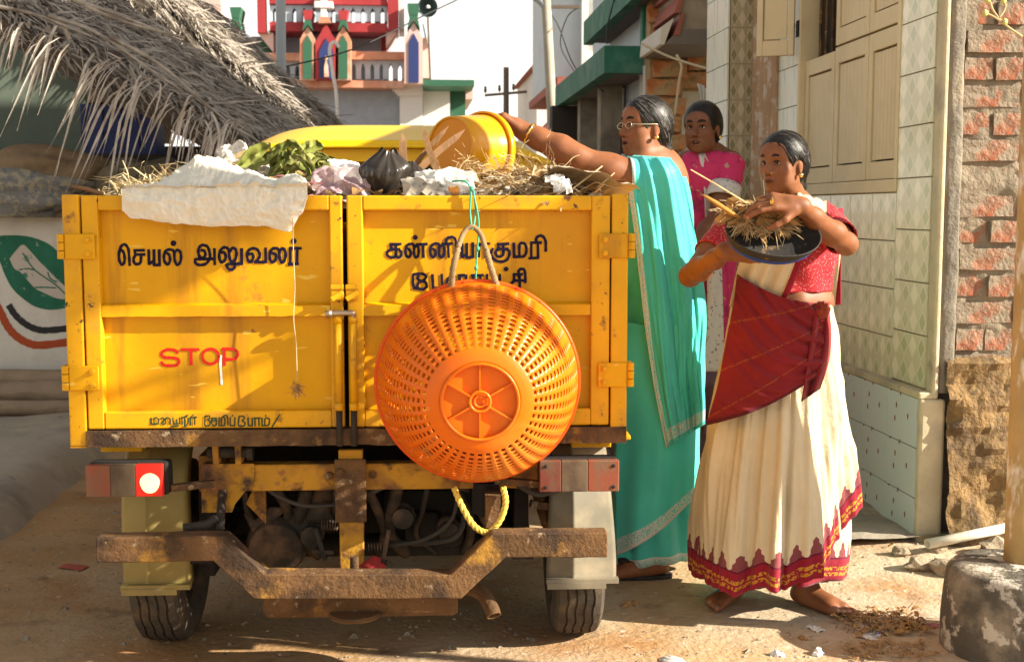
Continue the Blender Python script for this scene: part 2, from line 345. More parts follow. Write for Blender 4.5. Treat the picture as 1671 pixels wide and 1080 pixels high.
# things kept on and in the hut
def sack(name, mat, c, r_, label, cat, seed, amp=.16, freq=1.6):
    o = MB().blob((0, 0, 0), r_, 4, amp, freq, seed)
    o.v = [(x, y, max(z, -r_[2]*.8)) for x, y, z in o.v]
    q = o.obj(name, mat, smooth=True); q.location = c; return tag(q, label, cat)
c = at(62, 282, 7.7); sack('jute_sack', 'jute', (c.x, 7.72, 1.51), (.38, .24, .15), 'brown jute sack lying on top of the painted wall', 'sack', 3)
c = at(30, 330, 7.7); sack('fishing_net', 'net_blue', (c.x, 7.55, 1.36), (.46, .20, .15), 'faded blue and grey fishing net bundled over the painted wall', 'net', 8, .22, 2.6)
c = at(235, 300, 7.8); sack('net_bundle', 'net_brown', (c.x, 7.75, 1.40), (.46, .22, .19), 'brown net bundle on the wall below the hanging leaves', 'net', 11, .2, 2.2)
cr = empty('plastic_crate', at(196, 252, 8.5), 0, 'blue plastic crate stored under the thatched roof', 'crate')
def crate():
    w, h, d = .235, .33, .30
    MB().box((-w, 0, 0), (w, .02, h)).box((-w, .02, 0), (-w+.02, d, h)).box((w-.02, .02, 0), (w, d, h)).box((-w, d, 0), (w, d+.02, h)).obj('body', 'crate_blue', cr)
    for k in range(5): x = lerp(-w, w, k/4); MB().box((x-.012, -.014, 0), (x+.012, -.001, h)).obj('rib', 'crate_blue', cr)
    for k in range(3): z = lerp(.015, h-.015, k/2); MB().box((-w-.005, -.018, z-.014), (w+.005, -.0145, z+.014)).obj('rim', 'crate_blue', cr)
crate()
cl_ = Vector(cr.location); MBs = MB().box((-.6, -.1, -1.2), (.35, .5, -.002)); sh = MBs.obj('shelf', 'hut_dark', None); sh.location = cl_; tag(sh, 'dark wooden bench under the blue crate', 'bench')
cb = MB(); cb.lathe([(.02, .20), (.10, .19), (.17, .15), (.20, .08), (.205, 0), (.215, .0), (.215, .012), (.21, .085), (.175, .16), (.1, .2), (.02, .21)], 36); cbo = cb.obj('cane_basket', 'cane', smooth=True); cbo.location = cl_+Vector((-.02, .12, .335)); tag(cbo, 'upturned woven cane basket on the blue crate', 'basket')
for k, (y, z, r_, seed) in enumerate(((7.30, .22, .075, 1), (7.15, .16, .045, 2), (7.42, .29, .06, 3))):
    pts = [(x, y+.03*fbm(x*1.1, seed), z+.02*fbm(x*1.7, seed+9)) for x in np.linspace(-4.2, -1.35-.2*k, 14)]
    o = MB().tube(pts, [r_*(1+.12*fbm(p[0]*3, seed)) for p in pts], 12).obj('log', 'log_bark', smooth=True)
    tag(o, ['thick grey brown log lying along the foot of the painted wall', 'thin pale pole lying in front of the thick log by the wall', 'rough log leaning against the painted wall behind the others'][k], 'log')

# ================================================================== tiled house on the right
XW, YN = 1.95, 4.40
house = empty('tiled_house', (XW, YN, 0), 0, 'house with green diamond tiles, cream window shutters and a brick end wall', 'house')
HB = Vector(house.location)
def obj2(mb, name, mat, par=house, **k): mb.v = [tuple(Vector(v)-HB) for v in mb.v]; return mb.obj(name, mat, par, **k)
def tile_mat(name, light, mid, dark, rot=False):
    m = M(name, mid, .22, spec=.5, coat=.15); nt = m.node_tree; n, l, b = nodes_of(m)
    uv = n.new('ShaderNodeUVMap'); sp = n.new('ShaderNodeSeparateXYZ'); l.new(uv.outputs[0], sp.inputs[0])
    def dia(u, v):                                             # |frac-.5|+|frac-.5| : 0 at cell centre
        a = mnode(nt, 'ABSOLUTE', mnode(nt, 'SUBTRACT', mnode(nt, 'FRACT', u), .5)); c = mnode(nt, 'ABSOLUTE', mnode(nt, 'SUBTRACT', mnode(nt, 'FRACT', v), .5))
        return mnode(nt, 'ADD', a, c)
    U = mnode(nt, 'MULTIPLY', sp.outputs[0], 4.); V = mnode(nt, 'MULTIPLY', sp.outputs[1], 2.)
    d1 = dia(U, V)
    isA = mnode(nt, 'LESS_THAN', d1, .5)
    side = mnode(nt, 'FRACT', mnode(nt, 'MULTIPLY', U, .5)); alt = mnode(nt, 'LESS_THAN', side, .5)
    core = mnode(nt, 'MULTIPLY', mnode(nt, 'LESS_THAN', d1, .36), alt)
    ring = mnode(nt, 'MULTIPLY', mnode(nt, 'LESS_THAN', d1, .44), mnode(nt, 'SUBTRACT', 1., alt))
    nz = n.new('ShaderNodeTexNoise'); nz.inputs['Scale'].default_value = 7.
    def mix(f, a, bcol):
        x = n.new('ShaderNodeMix'); x.data_type = 'RGBA'; l.new(f, x.inputs['Factor'])
        if isinstance(a, tuple): x.inputs['A'].default_value = (*a, 1)
        else: l.new(a, x.inputs['A'])
        x.inputs['B'].default_value = (*bcol, 1); return x.outputs['Result']
    c = mix(isA, mid, tuple(.5*(p+q) for p, q in zip(light, mid))); c = mix(ring, c, light); c = mix(core, c, dark)
    dirt = mnode(nt, 'MULTIPLY', mnode(nt, 'SUBTRACT', nz.outputs['Fac'], .35), .5)
    tc = n.new('ShaderNodeTexCoord'); l.new(tc.outputs['Object'], nz.inputs['Vector'])
    c = mix(dirt, c, (.44, .34, .18)); l.new(c, b.inputs['Base Color']); return m
tile_mat('tile_green', (.80, .74, .54), (.62, .59, .40), (.47, .48, .29)); tile_mat('tile_brown', (.56, .48, .35), (.40, .34, .22), (.24, .21, .11))
M('tile_streak', (.58, .57, .43), .25, layers=[((.36, .42, .33), 18., .48, .62, 4., (1, 1, .12)), ((.6, .58, .48), 30., .55, .62, 4., (1, 1, .1))])
pm = M('tile_pale', (.55, .60, .57), .18, coat=.2); nt = pm.node_tree; n, l, b = nodes_of(pm)
uvn = n.new('ShaderNodeUVMap'); mp = n.new('ShaderNodeMapping'); mp.inputs['Scale'].default_value = (2.9, 1.1, 1); l.new(uvn.outputs[0], mp.inputs[0])
vo = n.new('ShaderNodeTexVoronoi'); vo.inputs['Scale'].default_value = 1.; vo.voronoi_dimensions = '2D'; l.new(mp.outputs[0], vo.inputs['Vector'])
fk = mnode(nt, 'LESS_THAN', vo.outputs['Distance'], .07); mx = n.new('ShaderNodeMix'); mx.data_type = 'RGBA'; l.new(fk, mx.inputs['Factor']); mx.inputs['A'].default_value = (.60, .64, .65, 1); mx.inputs['B'].default_value = (.26, .12, .09, 1); l.new(mx.outputs['Result'], b.inputs['Base Color'])
M('grout', (.50, .44, .30), .9); M('cream_plaster', (.50, .42, .28), .9, var=.15, layers=[((.34, .29, .22), 5., .50, .66), ((.24, .20, .15), 12., .60, .72)], bump=(40., .4, .008))
M('house_wall', (.50, .47, .36), .9)
M('shutter_paint', (.62, .50, .30), .5, var=.06, layers=[((.50, .39, .22), 3., .55, .75)], bump=(40., .1, .003, (1, 1, .1)))
# core walls with the window and the doorway left open
W0, W1, WZ0, WZ1, D0, D1 = 4.79, 6.08, 1.385, 2.52, 6.42, 6.86
HT = 2.70                                                   # the near bay is one storey, the far one two
obj2(MB().box((XW+.012, YN+.06, 0), (XW+.26, W0, HT)).box((XW+.012, W0, 0), (XW+.26, W1, WZ0)).box((XW+.012, W0, WZ1), (XW+.26, W1, HT)).box((XW+.012, W1, 0), (XW+.26, D0, HT)).box((XW+.012, D0, 2.6), (XW+.26, D1, 4.7)).box((XW+.012, D1, 0), (XW+.26, 7.6, 4.7)), 'wall', 'grout')
obj2(MB().box((XW+.26, YN+.06, HT-.15), (6.3, 5.7, HT)), 'roof_slab', 'cream_plaster'); obj2(MB().box((XW+.012, 5.7, HT), (XW+.26, D0, 4.7)), 'upper_wall', 'cream_plaster'); obj2(MB().box((XW+.26, 5.82, 4.5), (6.5, 7.6, 4.7)), 'roof_slab', 'cream_plaster'); obj2(MB().box((XW+.26, 5.7, HT-.15), (6.3, 5.82, 4.7)), 'upper_wall', 'cream_plaster'); obj2(MB().box((6.3, YN+.06, 0), (6.5, 7.6, 4.5)), 'rear_wall', 'house_wall'); obj2(MB().box((2.22, 7.4, 0), (6.3, 7.6, 4.5)), 'far_wall', 'house_wall')
obj2(MB().box((2.22, 6.0, 0), (2.26, 7.4, 2.5)), 'inner_wall', 'hut_dark'); obj2(MB().box((2.30, 4.6, .0), (2.34, 6.0, 2.5)), 'inner_wall', 'hut_dark')
def tile(w, h, mat, gap=.002, t=.010):
    mb = MB(); y0, y1, z0, z1 = gap/2, w-gap/2, gap/2, h-gap/2; e = .0015
    mb.add([(0, y0, z0), (0, y1, z0), (0, y1, z1), (0, y0, z1)], [(0, 3, 2, 1)]); mb.v = [(x-t+e, y, z) for x, y, z in mb.v]
    mb = MB().add([(-t, y0+e, z0+e), (-t, y1-e, z0+e), (-t, y1-e, z1-e), (-t, y0+e, z1-e), (0, y0, z0), (0, y1, z0), (0, y1, z1), (0, y0, z1)], [(0, 3, 2, 1), (0, 1, 5, 4), (1, 2, 6, 5), (2, 3, 7, 6), (3, 0, 4, 7)])
    o = mb.obj('tile', mat, house, uvs=[(v[1]/w, v[2]/h) for v in mb.v]); return o
def grid_tiles(mat, X, Y0, Y1, Z0, Z1, w, h, skip=lambda y, z: False):
    pr = None; nY = max(1, round((Y1-Y0)/w)); w = (Y1-Y0)/nY; nZ = round((Z1-Z0)/h); tr = random.Random(3)
    for i in range(nY):
        for j in range(nZ):
            y, z = Y0+i*w, Z0+j*h
            if skip(y+w/2, z+h/2): continue
            loc = Vector((X+.006+tr.uniform(-.0008, .0008), y, z))-HB
            if pr is None: pr = tile(w, h, mat); pr.location = loc
            else: dup(pr, 'tile', house, loc)
ZL = .577
grid_tiles('tile_green', XW, YN+.065, W0, ZL+.03, 2.607, .25, .2); grid_tiles('tile_green', XW, W0, W1, ZL+.0, WZ0-.02, .25, .194); grid_tiles('tile_streak', XW, W1, D0, ZL+.03, 2.607, .17, .2)
grid_tiles('tile_pale', XW-.045, YN+.02, D0, 0.005, ZL, .30, .191)
obj2(MB().box((XW-.033, YN+.015, 0), (XW+.012, D0, ZL)), 'plinth', 'cream_plaster'); obj2(MB().box((XW-.052, YN+.0, ZL), (XW+.012, D0, ZL+.026)), 'ledge', 'cream_plaster', bev=.006)
obj2(MB().box((XW-.004, YN-.005, ZL), (XW+.022, YN+.062, HT)), 'jamb', 'cream_plaster', bev=.01); obj2(MB().box((XW-.05, YN-.01, 0), (XW+.05, YN+.02, ZL)), 'jamb', 'cream_plaster', bev=.012)
# pilaster beyond the curtain
px0 = at(1190, 200, 6.86).x; 
obj2(MB().box((px0, 6.87, 0), (XW+.26, 7.35, 4.7)), 'pilaster', 'grout')
pr = None
for j in range(14):
    for i in range(2):
        w = (XW-px0+.03)/2; loc = Vector((px0+i*w, 6.87, .3+j*.2))-HB
        if pr is None:
            mb = MB().add([(.0015, -.004, .0015), (w-.003, -.004, .0015), (w-.003, -.004, .197), (.0015, -.004, .197), (.0, 0, .0), (w-.0015, 0, 0), (w-.0015, 0, .1985), (0, 0, .1985)], [(0, 1, 2, 3), (0, 4, 5, 1), (1, 5, 6, 2), (2, 6, 7, 3), (3, 7, 4, 0)])
            pr = mb.obj('tile', 'tile_brown', house, uvs=[(v[0]/w*.5, v[2]/.2) for v in mb.v]); pr.location = loc
        else: dup(pr, 'tile', house, loc)
grid_tiles('tile_streak', px0-.012, 6.862, 7.35, .3, 3.1, .24, .2)
# window: frame, bars, panelled shutters
M('window_dark', (.02, .018, .015), .6)
obj2(MB().box((XW+.10, W0, WZ0), (XW+.13, W1, WZ1)), 'window_room', 'window_dark')
fr = obj2(MB().box((XW-.012, W0-.0, WZ0-.03), (XW+.10, W1, WZ0+.022)).box((XW-.010, W0, WZ0+.022), (XW+.1, W0+.03, WZ1)).box((XW-.010, W1-.03, WZ0+.022), (XW+.1, W1, WZ1)), 'window_frame', 'shutter_paint', bev=.004)
def shutter(y0, y1, z0, z1, X=XW+.02, planks=7, par=fr):
    o = MB(); s_ = .042 if (y1-y0) > .2 else .03
    o.box((X, y0, z0), (X+.03, y0+s_, z1)).box((X, y1-s_, z0), (X+.03, y1, z1)).box((X, y0+s_, z0), (X+.03, y1-s_, z0+.075)).box((X, y0+s_, z1-.075), (X+.03, y1-s_, z1))
    sh_ = obj2(o, 'shutter', 'shutter_paint', house, bev=.003)
    n_ = planks; a, b = y0+s_+.006, y1-s_-.006
    for k in range(n_):
        u0, u1 = lerp(a, b, k/n_)+.0012, lerp(a, b, (k+1)/n_)-.0012
        obj2(MB().box((X+.008, u0, z0+.083), (X+.022, u1, z1-.083)), 'plank', 'shutter_paint', sh_)
    return sh_
ya = [W0+.034, 5.20, 5.62, W1-.034]
for k in range(3):
    shutter(ya[k]+.004, ya[k+1]-.004, WZ0+.026, 2.027 if k < 2 else 2.015); 
    if k < 2: shutter(ya[k]+.004, ya[k+1]-.004, 2.036, 2.50)
hsh = shutter(6.09, 6.10+.175, 2.05, 2.52, XW-.05, 1)       # the open upper leaf, folded out
bpy.context.view_layer.update()
# swing that leaf out towards the street round its hinge
piv = Vector((XW-.02, 6.085, 0))-HB
hsh.matrix_local = Matrix.Translation(piv) @ Matrix.Rotation(R(62), 4, 'Z') @ Matrix.Translation(-piv)
obj2(MB().box((XW-.016, 6.062, 2.14), (XW-.011, 6.10, 2.22)), 'hinge', 'dark_grime'); 
for z in (1.70, 1.78): pass
for k in range(4): obj2(MB().tube([(XW+.06, 5.68+k*.09, 1.88), (XW+.06, 5.68+k*.09, 2.50)], .008, 8), 'window_bar', 'rust')
for k in range(3): obj2(MB().tube([(XW+.06+.0, 5.66+.02*math.sin(a*.6), 1.95+a*.02+k*.25) for a in range(12)], .006, 6), 'window_scroll', 'rust')
# curtain in the doorway
M('curtain', (.50, .33, .20), .85, trans=.25, var=.1, layers=[((.66, .55, .44), 9., .52, .60, 3.)])
rows = []
for j in range(24):
    z = lerp(2.7, .35, j/23); rows.append([(XW-.01+.022*math.sin(i*.95+.6*math.sin(z*2))*(.6+.4*j/23)-(.05 if i > 20 else 0)*0, lerp(D0-.01, D1, i/40), z) for i in range(41)])
obj2(MB().grid(rows), 'curtain', 'curtain', smooth=True)
# brick end of the house
M('mortar_pale', (.24, .195, .14), .95, var=.25, layers=[((.20, .16, .115), 7., .5, .7)], bump=(30., .9, .02))
obj2(MB().box((XW+.26, YN+.036, 0), (4.4, YN+.25, HT)).box((XW+.022, YN+.055, 0), (XW+.26, YN+.06, HT)), 'end_wall', 'mortar_pale')
M('plaster_grey', (.19, .165, .13), .9, var=.25, layers=[((.30, .25, .18), 5., .54, .70, 10.), ((.15, .13, .11), 9., .58, .72), ((.62, .6, .55), 24., .66, .72, 5.)], bump=(22., .9, .02))
rows = []
for j in range(70):
    z = lerp(.60, HT, j/69); xr = at(1572, 300, YN).x+.02*fbm(z*3.1, 3.)+.008*fbm(z*13, 3.)
    rows.append([(lerp(XW+.020, xr, i/8), YN+.012-.014*math.sin(math.pi*i/8)**.5+.008*fbm(i*.7, z*9, 2.)+(.03 if i == 8 else 0), z) for i in range(9)])
obj2(MB().grid(rows), 'plaster_strip', 'plaster_grey', smooth=True)
bk = M('brick_washed', (.25, .20, .145), .92, var=.25, vscale=9., layers=[((.32, .085, .035), 6., .545, .64, 8.), ((.36, .30, .22), 11., .58, .72, 8.), ((.14, .105, .075), 8., .58, .74)], bump=(45., .9, .014))
br = random.Random(4); protos = []
for q in range(6):
    bm = bmesh.new(); bmesh.ops.create_cube(bm, size=1.); bmesh.ops.subdivide_edges(bm, edges=bm.edges[:], cuts=2, use_grid_fill=True)
    w = .215 if q < 3 else .105
    for v in bm.verts:
        v.co = Vector((v.co.x*w, v.co.y*.09, v.co.z*.078)); v.co += Vector((mnoise.noise(v.co*30+Vector((q*5, 0, 0))), mnoise.noise(v.co*30+Vector((0, q*5, 3))), mnoise.noise(v.co*30+Vector((9, 0, q*5)))))*.006
    me = bpy.data.meshes.new('brick'); bm.to_mesh(me); bm.free(); me.materials.append(bk); protos.append(me)
xb = at(1570, 300, YN).x+.005
obj2(MB().grid([[(lerp(xb-.02, 3.3, i/100), YN+.030+.030*fbm(lerp(xb, 3.3, i/100)*7, lerp(.62, HT, j/170)*7, 3.)+.010*fbm(lerp(xb, 3.3, i/100)*24, lerp(.62, HT, j/170)*24, 8.), lerp(.62, HT, j/170)) for i in range(101)] for j in range(171)]), 'mortar_smears', 'mortar_pale', smooth=True)
for j in range(20):
    z = .70+j*.1; x = xb
    for i in range(6):
        long_ = (j % 2 == 0); w = .215 if long_ else .105
        o = bpy.data.objects.new('brick', protos[br.randrange(3)+(0 if long_ else 3)]); COL.objects.link(o); o.parent = house
        o.location = Vector((x+w/2, YN+.068+br.uniform(-.016, .010), z+br.uniform(-.004, .004)))-HB; o.rotation_euler = (0, br.uniform(-.02, .02), br.uniform(-.03, .03)); x += w+.014
M('earth_base', (.25, .155, .065), .95, var=.35, vscale=5., layers=[((.13, .085, .05), 6., .46, .62, 10.), ((.34, .24, .12), 9., .58, .70, 10.), ((.05, .038, .028), 9., .62, .72, 8.), ((.26, .225, .17), 2.2, .56, .68, 8.)], bump=(20., 1., .05))
rows = []
for j in range(30):
    z = lerp(-.02, .74, j/29); rows.append([(lerp(XW+.045, 3.6, i/60), YN-.02-.06*(1-z/.74)+.085*fbm(lerp(XW, 3.6, i/60)*4.5, z*8, 5.)+.02*abs(fbm(lerp(XW, 3.6, i/60)*12, z*16, 7.))+(.06 if j == 29 else 0), z) for i in range(61)])
obj2(MB().grid(rows), 'stone_base', 'earth_base', smooth=False)
# painted steps before the doorway
M('step_mauve', (.16, .085, .10), .8, var=.15, layers=[((.28, .20, .18), 6., .55, .7)])
st_ = empty('door_steps', (1.5, 6.4, 0), 0, 'mauve painted steps under the woman in pink', 'steps')
MB().box((-.45, -1.0, 0), (.40, .7, .27)).obj('step', 'step_mauve', st_, bev=.02); MB().box((-.15, -.6, .27), (.40, .7, .45)).obj('step', 'step_mauve', st_, bev=.02)

# post on a worn pedestal, far right
M('pedestal_stone', (.10, .088, .07), .95, layers=[((.26, .22, .165), 6., .45, .58, 12.), ((.52, .47, .39), 14., .53, .58, 8.)], bump=(30., .9, .02))
M('post_paint', (.40, .27, .11), .8, var=.2, layers=[((.70, .66, .56), 12., .54, .62, 8., (1, 1, .35)), ((.20, .13, .06), 9., .58, .7, 6., (1, 1, .3))], bump=(30., .6, .01, (1, 1, .4)))
pc = at(1672, 915, 3.32); pcx, pcy = pc.x, 3.36
ped = empty('pedestal', (pcx, pcy, 0), 0, 'rounded black stained stone pedestal at the right edge', 'pedestal')
mb = MB(); prof = [(.207, -.02), (.208, .09), (.205, .17), (.198, .232), (.186, .246), (.15, .250), (0, .252)]
mb.lathe(prof, 40); mb.v = [(x*(1+.04*fbm(x*6, y*6, z*6)), y*(1+.04*fbm(x*6+3, y*6, z*6)), z+.008*fbm(x*9, y*9)) for x, y, z in mb.v]; mb.obj('body', 'pedestal_stone', ped, smooth=True)
pp = at(1658, 500, 3.40); mb = MB().tube([(0, 0, z) for z in np.linspace(.24, 3.4, 26)], [.043+.004*fbm(z*4, 1.) for z in np.linspace(.24, 3.4, 26)], 14)
po = mb.obj('wooden_post', 'post_paint', smooth=True); po.location = (pp.x+.04, 3.40, 0); tag(po, 'flaking painted wooden post standing on the pedestal', 'post')

# ================================================================== houses further along on the right
rb = empty('brick_house', (2.2, 8.6, 0), 0, 'half built orange brick house with a tiled canopy behind the woman in pink', 'house'); RB = Vector(rb.location)
def obj3(mb, name, mat, par, base, **k): mb.v = [tuple(Vector(v)-base) for v in mb.v]; return mb.obj(name, mat, par, **k)
M('brick_orange', (.52, .19, .07), .9, var=.3, vscale=7., layers=[((.44, .31, .16), 5., .50, .60, 8.), ((.22, .12, .07), 10., .58, .7)], bump=(30., .9, .02))
M('mortar_tan', (.40, .28, .15), .95, var=.2, bump=(24., .9, .03)); M('plaster_brown', (.22, .155, .11), .9, var=.1); M('concrete_tan', (.29, .245, .185), .9, var=.2, layers=[((.17, .14, .11), 4., .5, .7)])
M('roof_tile_red', (.30, .10, .075), .8, var=.15); M('slab_under', (.16, .135, .12), .9)
yb_ = 8.7; xa, xb_, xc = at(1058, 150, yb_).x, at(1118, 150, yb_).x, at(1180, 150, yb_+.2).x
obj3(MB().box((xa+.015, yb_+.03, 0), (xb_-.015, yb_+.3, 3.4)).box((xb_-.02, yb_+.22, 2.15), (xc+.3, yb_+.4, 3.4)), 'core', 'mortar_tan', rb, RB)
bo = random.Random(9); pm_ = []
for q in range(4):
    bm = bmesh.new(); bmesh.ops.create_cube(bm, size=1.); bmesh.ops.subdivide_edges(bm, edges=bm.edges[:], cuts=2, use_grid_fill=True)
    for v in bm.verts:
        v.co = Vector((v.co.x*.235, v.co.y*.1, v.co.z*.105)); v.co += Vector((mnoise.noise(v.co*22+Vector((q*5, 0, 0))), mnoise.noise(v.co*22+Vector((0, q*5, 3))), mnoise.noise(v.co*22+Vector((9, 0, q*5)))))*.014
    me = bpy.data.meshes.new('brick'); bm.to_mesh(me); bm.free(); me.materials.append(MATS['brick_orange']); pm_.append(me)
def brick_at(p): o = bpy.data.objects.new('brick', pm_[bo.randrange(4)]); COL.objects.link(o); o.parent = rb; o.location = Vector(p)-RB; o.rotation_euler = (0, bo.uniform(-.03, .03), bo.uniform(-.06, .06))
for j in range(26): brick_at(((xa+xb_)/2+(.02 if j % 2 else -.02), yb_+.03, .1+j*.128))
for j in range(8):
    for i in range(2): brick_at((xb_+.08+i*.25+(.1 if j % 2 else 0), yb_+.22, 2.22+j*.128))
obj3(MB().box((xb_-.02, yb_+.45, 0), (xc+.4, yb_+.55, 2.3)), 'door_wall', 'plaster_brown', rb, RB)
obj3(MB().box((xb_+.0, yb_+.28, 1.98), (xc+.3, yb_+.4, 2.13)), 'lintel', 'concrete_tan', rb, RB)
yc_ = 8.0; xl, xr_ = at(1083, 60, yc_).x, at(1185, 60, yc_).x
obj3(MB().box((xl+.10, yc_, at(1100, 55, yc_).z), (xr_+.2, yc_+.72, 3.1)), 'canopy', 'concrete_tan', rb, RB)
cz = at(1100, 74, yc_).z
obj3(MB().prism([(xl+.0, yc_-.02, cz), (xr_+.2, yc_-.02, cz+.02), (xr_+.2, yc_-.02, cz+.1), (xl+.10, yc_-.02, cz+.1)], (0, .74, 0)), 'canopy_slab', 'slab_under', rb, RB)
for k in range(5): obj3(MB().prism([(xl+.06+.0*k, yc_-.03, cz+.06+k*.14), (xl+.11, yc_-.03, cz+.20+k*.14), (xl+.13, yc_-.03, cz+.20+k*.14), (xl+.10, yc_-.03, cz+.06+k*.14)], (0, .7, 0)), 'roof_tile', 'roof_tile_red', rb, RB)
obj3(MB().prism([(xl-.03, yc_-.025, cz), (xl+.0, yc_-.025, cz), (xl+.06, yc_-.025, cz+.17), (xl-.02, yc_-.025, cz+.11)], (0, .7, 0)), 'canopy_edge', 'hut_whitewash', rb, RB)
# washing line with a towel
def rope(name, pts, r_, mat, label, cat, grp=None): o = MB().tube(spline(pts, 6), r_, 6).obj(name, mat, smooth=True); return tag(o, label, cat, grp)
M('rope_pale', (.52, .44, .30), .9); M('cable_black', (.03, .03, .03), .7); M('cloth_white', (.62, .60, .54), .9)
rope('washing_line', [at(1047, 72, 8.0), at(1100, 96, 7.9), at(1180, 120, 7.7)], .008, 'rope_pale', 'pale rope strung from the green balcony to the tiled pilaster', 'rope')
rope('knotted_rope', [at(1104, 90, 7.9), at(1112, 108, 7.88), at(1108, 135, 7.88), at(1101, 190, 7.9)], .009, 'rope_pale', 'knotted rope end hanging from the washing line', 'rope')
rows = []
for j in range(14):
    t = j/13; rows.append([at(lerp(1138+8*t, 1176, i/10)+3*math.sin(i*1.1+t*3), lerp(136+i*2.2, 196+i*1.5, t), 7.75+.03*math.sin(i*1.5)) for i in range(11)])
tag(MB().grid(rows).obj('towel', 'cloth_white', smooth=True, solid=.006), 'white towel hanging above the woman in pink', 'towel')
# green balcony house
M('green_paint', (.028, .145, .095), .7, var=.15, layers=[((.10, .21, .15), 3., .5, .7), ((.02, .06, .05), 5., .6, .75)]); M('wall_white', (.62, .62, .60), .85, var=.08); M('wall_bluewhite', (.50, .57, .62), .85, var=.05, layers=[((.42, .44, .44), 2., .55, .75)])
gb = empty('green_balcony_house', (2.2, 11, 0), 0, 'two storey house with dark green balcony fascias on the right', 'house'); GB = Vector(gb.location)
Xf = 1.42
def ypx(px, X=Xf): return atx(px, 100, X).y
y0g, y1g = ypx(986), ypx(906); z0g, z1g = atx(986, 119, Xf).z, atx(986, 75, Xf).z; xe = at(1056, 95, y0g).x
obj3(MB().box((Xf, y0g, z0g), (xe, y0g+.1, z1g)).box((Xf, y0g+.1, z0g), (Xf+.1, y1g, z1g)), 'balcony_fascia', 'green_paint', gb, GB)
obj3(MB().box((Xf+.1, y0g+.1, z0g+.02), (xe+.6, y1g, z0g+.12)), 'balcony_floor', 'slab_under', gb, GB)
obj3(MB().box((xe-.03, y0g-.06, 0), (xe+.03, y0g-.0, z0g+.05)), 'drain_pipe', 'wall_white', gb, GB); obj3(MB().box((xe-.045, y0g-.05, z1g), (xe+.03, y0g+.05, z1g+1.3)), 'corner_strip', 'green_paint', gb, GB)
obj3(MB().box((xe, y0g+.02, 0), (xe+2.5, y0g+.3, 5.6)), 'end_wall', 'wall_white', gb, GB); obj3(MB().box((xe+.05, y0g+.3, 0), (xe+.3, y1g, 5.6)), 'wall', 'wall_bluewhite', gb, GB)
Xu = 1.55; ya_, yb2 = ypx(1046, Xu)-.5, ypx(952, Xu)
zu0, zu1 = atx(1010, 42, Xu).z, atx(1010, 14, Xu).z
obj3(MB().box((Xu, ya_+.8, zu0+.1), (Xu+.08, yb2, zu0+.30)), 'upper_fascia', 'green_paint', gb, GB); obj3(MB().box((Xu+.08, ya_+.8, zu0+.12), (xe+.5, yb2, zu0+.2)), 'upper_floor', 'slab_under', gb, GB)
for k in range(3): yk = lerp(y0g+.8, y1g-.3, k/2); obj3(MB().box((xe+.0, yk-.35, .3), (xe+.06, yk+.35, 2.0)), 'door', 'hut_dark', gb, GB)
for k in range(2): yk = lerp(y0g+1.2, y1g-.6, k); obj3(MB().box((Xf+.15, yk-.09, 0), (Xf+.33, yk+.09, z0g+.03)), 'column', 'concrete_tan', gb, GB)
obj3(MB().box((Xf-.05, y1g-.2, 0), (xe+.2, y1g, z0g)), 'cross_wall', 'hut_dark', gb, GB)
b_ = atx(963, 172, Xf+.3); obj3(MB().tube([b_+Vector((0, 0, .12)), b_], .012, 6).lathe([(0, -.07), (.03, -.05), (.04, -.01), (.02, .03), (.05, .04), (.05, .05)], 12, Matrix.Translation(b_)), 'bulb_holder', 'concrete_tan', gb, GB)
aw = MB().prism([at(884, 214, 13.2), at(908, 190, 13.2), at(912, 200, 13.2), at(908, 222, 13.2)], (0, 1., 0)).obj('awning', M('awning_red', (.30, .07, .05), .8, layers=[((.5, .3, .25), 14., .5, .56, 2., (1, 1, .1))])); tag(aw, 'small red striped awning beyond the green balcony', 'awning')
# pale blue house and red roof beyond
bh = empty('pale_blue_house', (2.2, 15, 0), 0, 'pale blue and white house rising behind the lamp pole', 'house'); BH = Vector(bh.location)
Yb = 14.2; xA, xB, xC, xD = at(912, 50, Yb).x, at(947, 50, Yb).x, at(958, 50, Yb).x, at(1010, 50, Yb).x
obj3(MB().box((xA, Yb, at(930, 130, Yb).z), (xB, Yb+3, 6.5)), 'wall', 'wall_bluewhite', bh, BH); obj3(MB().box((xB, Yb-.12, 0), (xC, Yb+3, 6.5)), 'pillar', 'wall_white', bh, BH); obj3(MB().box((xC, Yb+.05, 0), (xD+1.5, Yb+3, 6.5)), 'wall', 'wall_white', bh, BH)
obj3(MB().box((xA-.05, Yb-.3, at(930, 130, Yb).z-.1), (xB, Yb+3, at(930, 130, Yb).z)), 'slab', 'roof_tile_red', bh, BH); obj3(MB().box((xA+.2, Yb+.2, 0), (xB, Yb+3, at(930, 130, Yb).z-.1)), 'ground_floor', 'slab_under', bh, BH)
obj3(MB().box((xC+.08, Yb-.01, 3.2), (xC+.42, Yb+.04, 4.3)), 'window', 'wall_bluewhite', bh, BH)
obj3(MB().box((xC+.1, Yb-.16, at(980, 40, Yb).z), (xC+.32, Yb-.02, at(980, 34, Yb).z)), 'sunshade', 'roof_tile_red', bh, BH)
rh = empty('red_roof_house', (1.8, 22, 0), 0, 'far white house with a red tiled roof behind the lamp pole', 'house'); RH = Vector(rh.location); Yr = 22.
a, b, c, d = at(866, 110, Yr), at(912, 55, Yr), at(960, 60, Yr), at(960, 116, Yr)
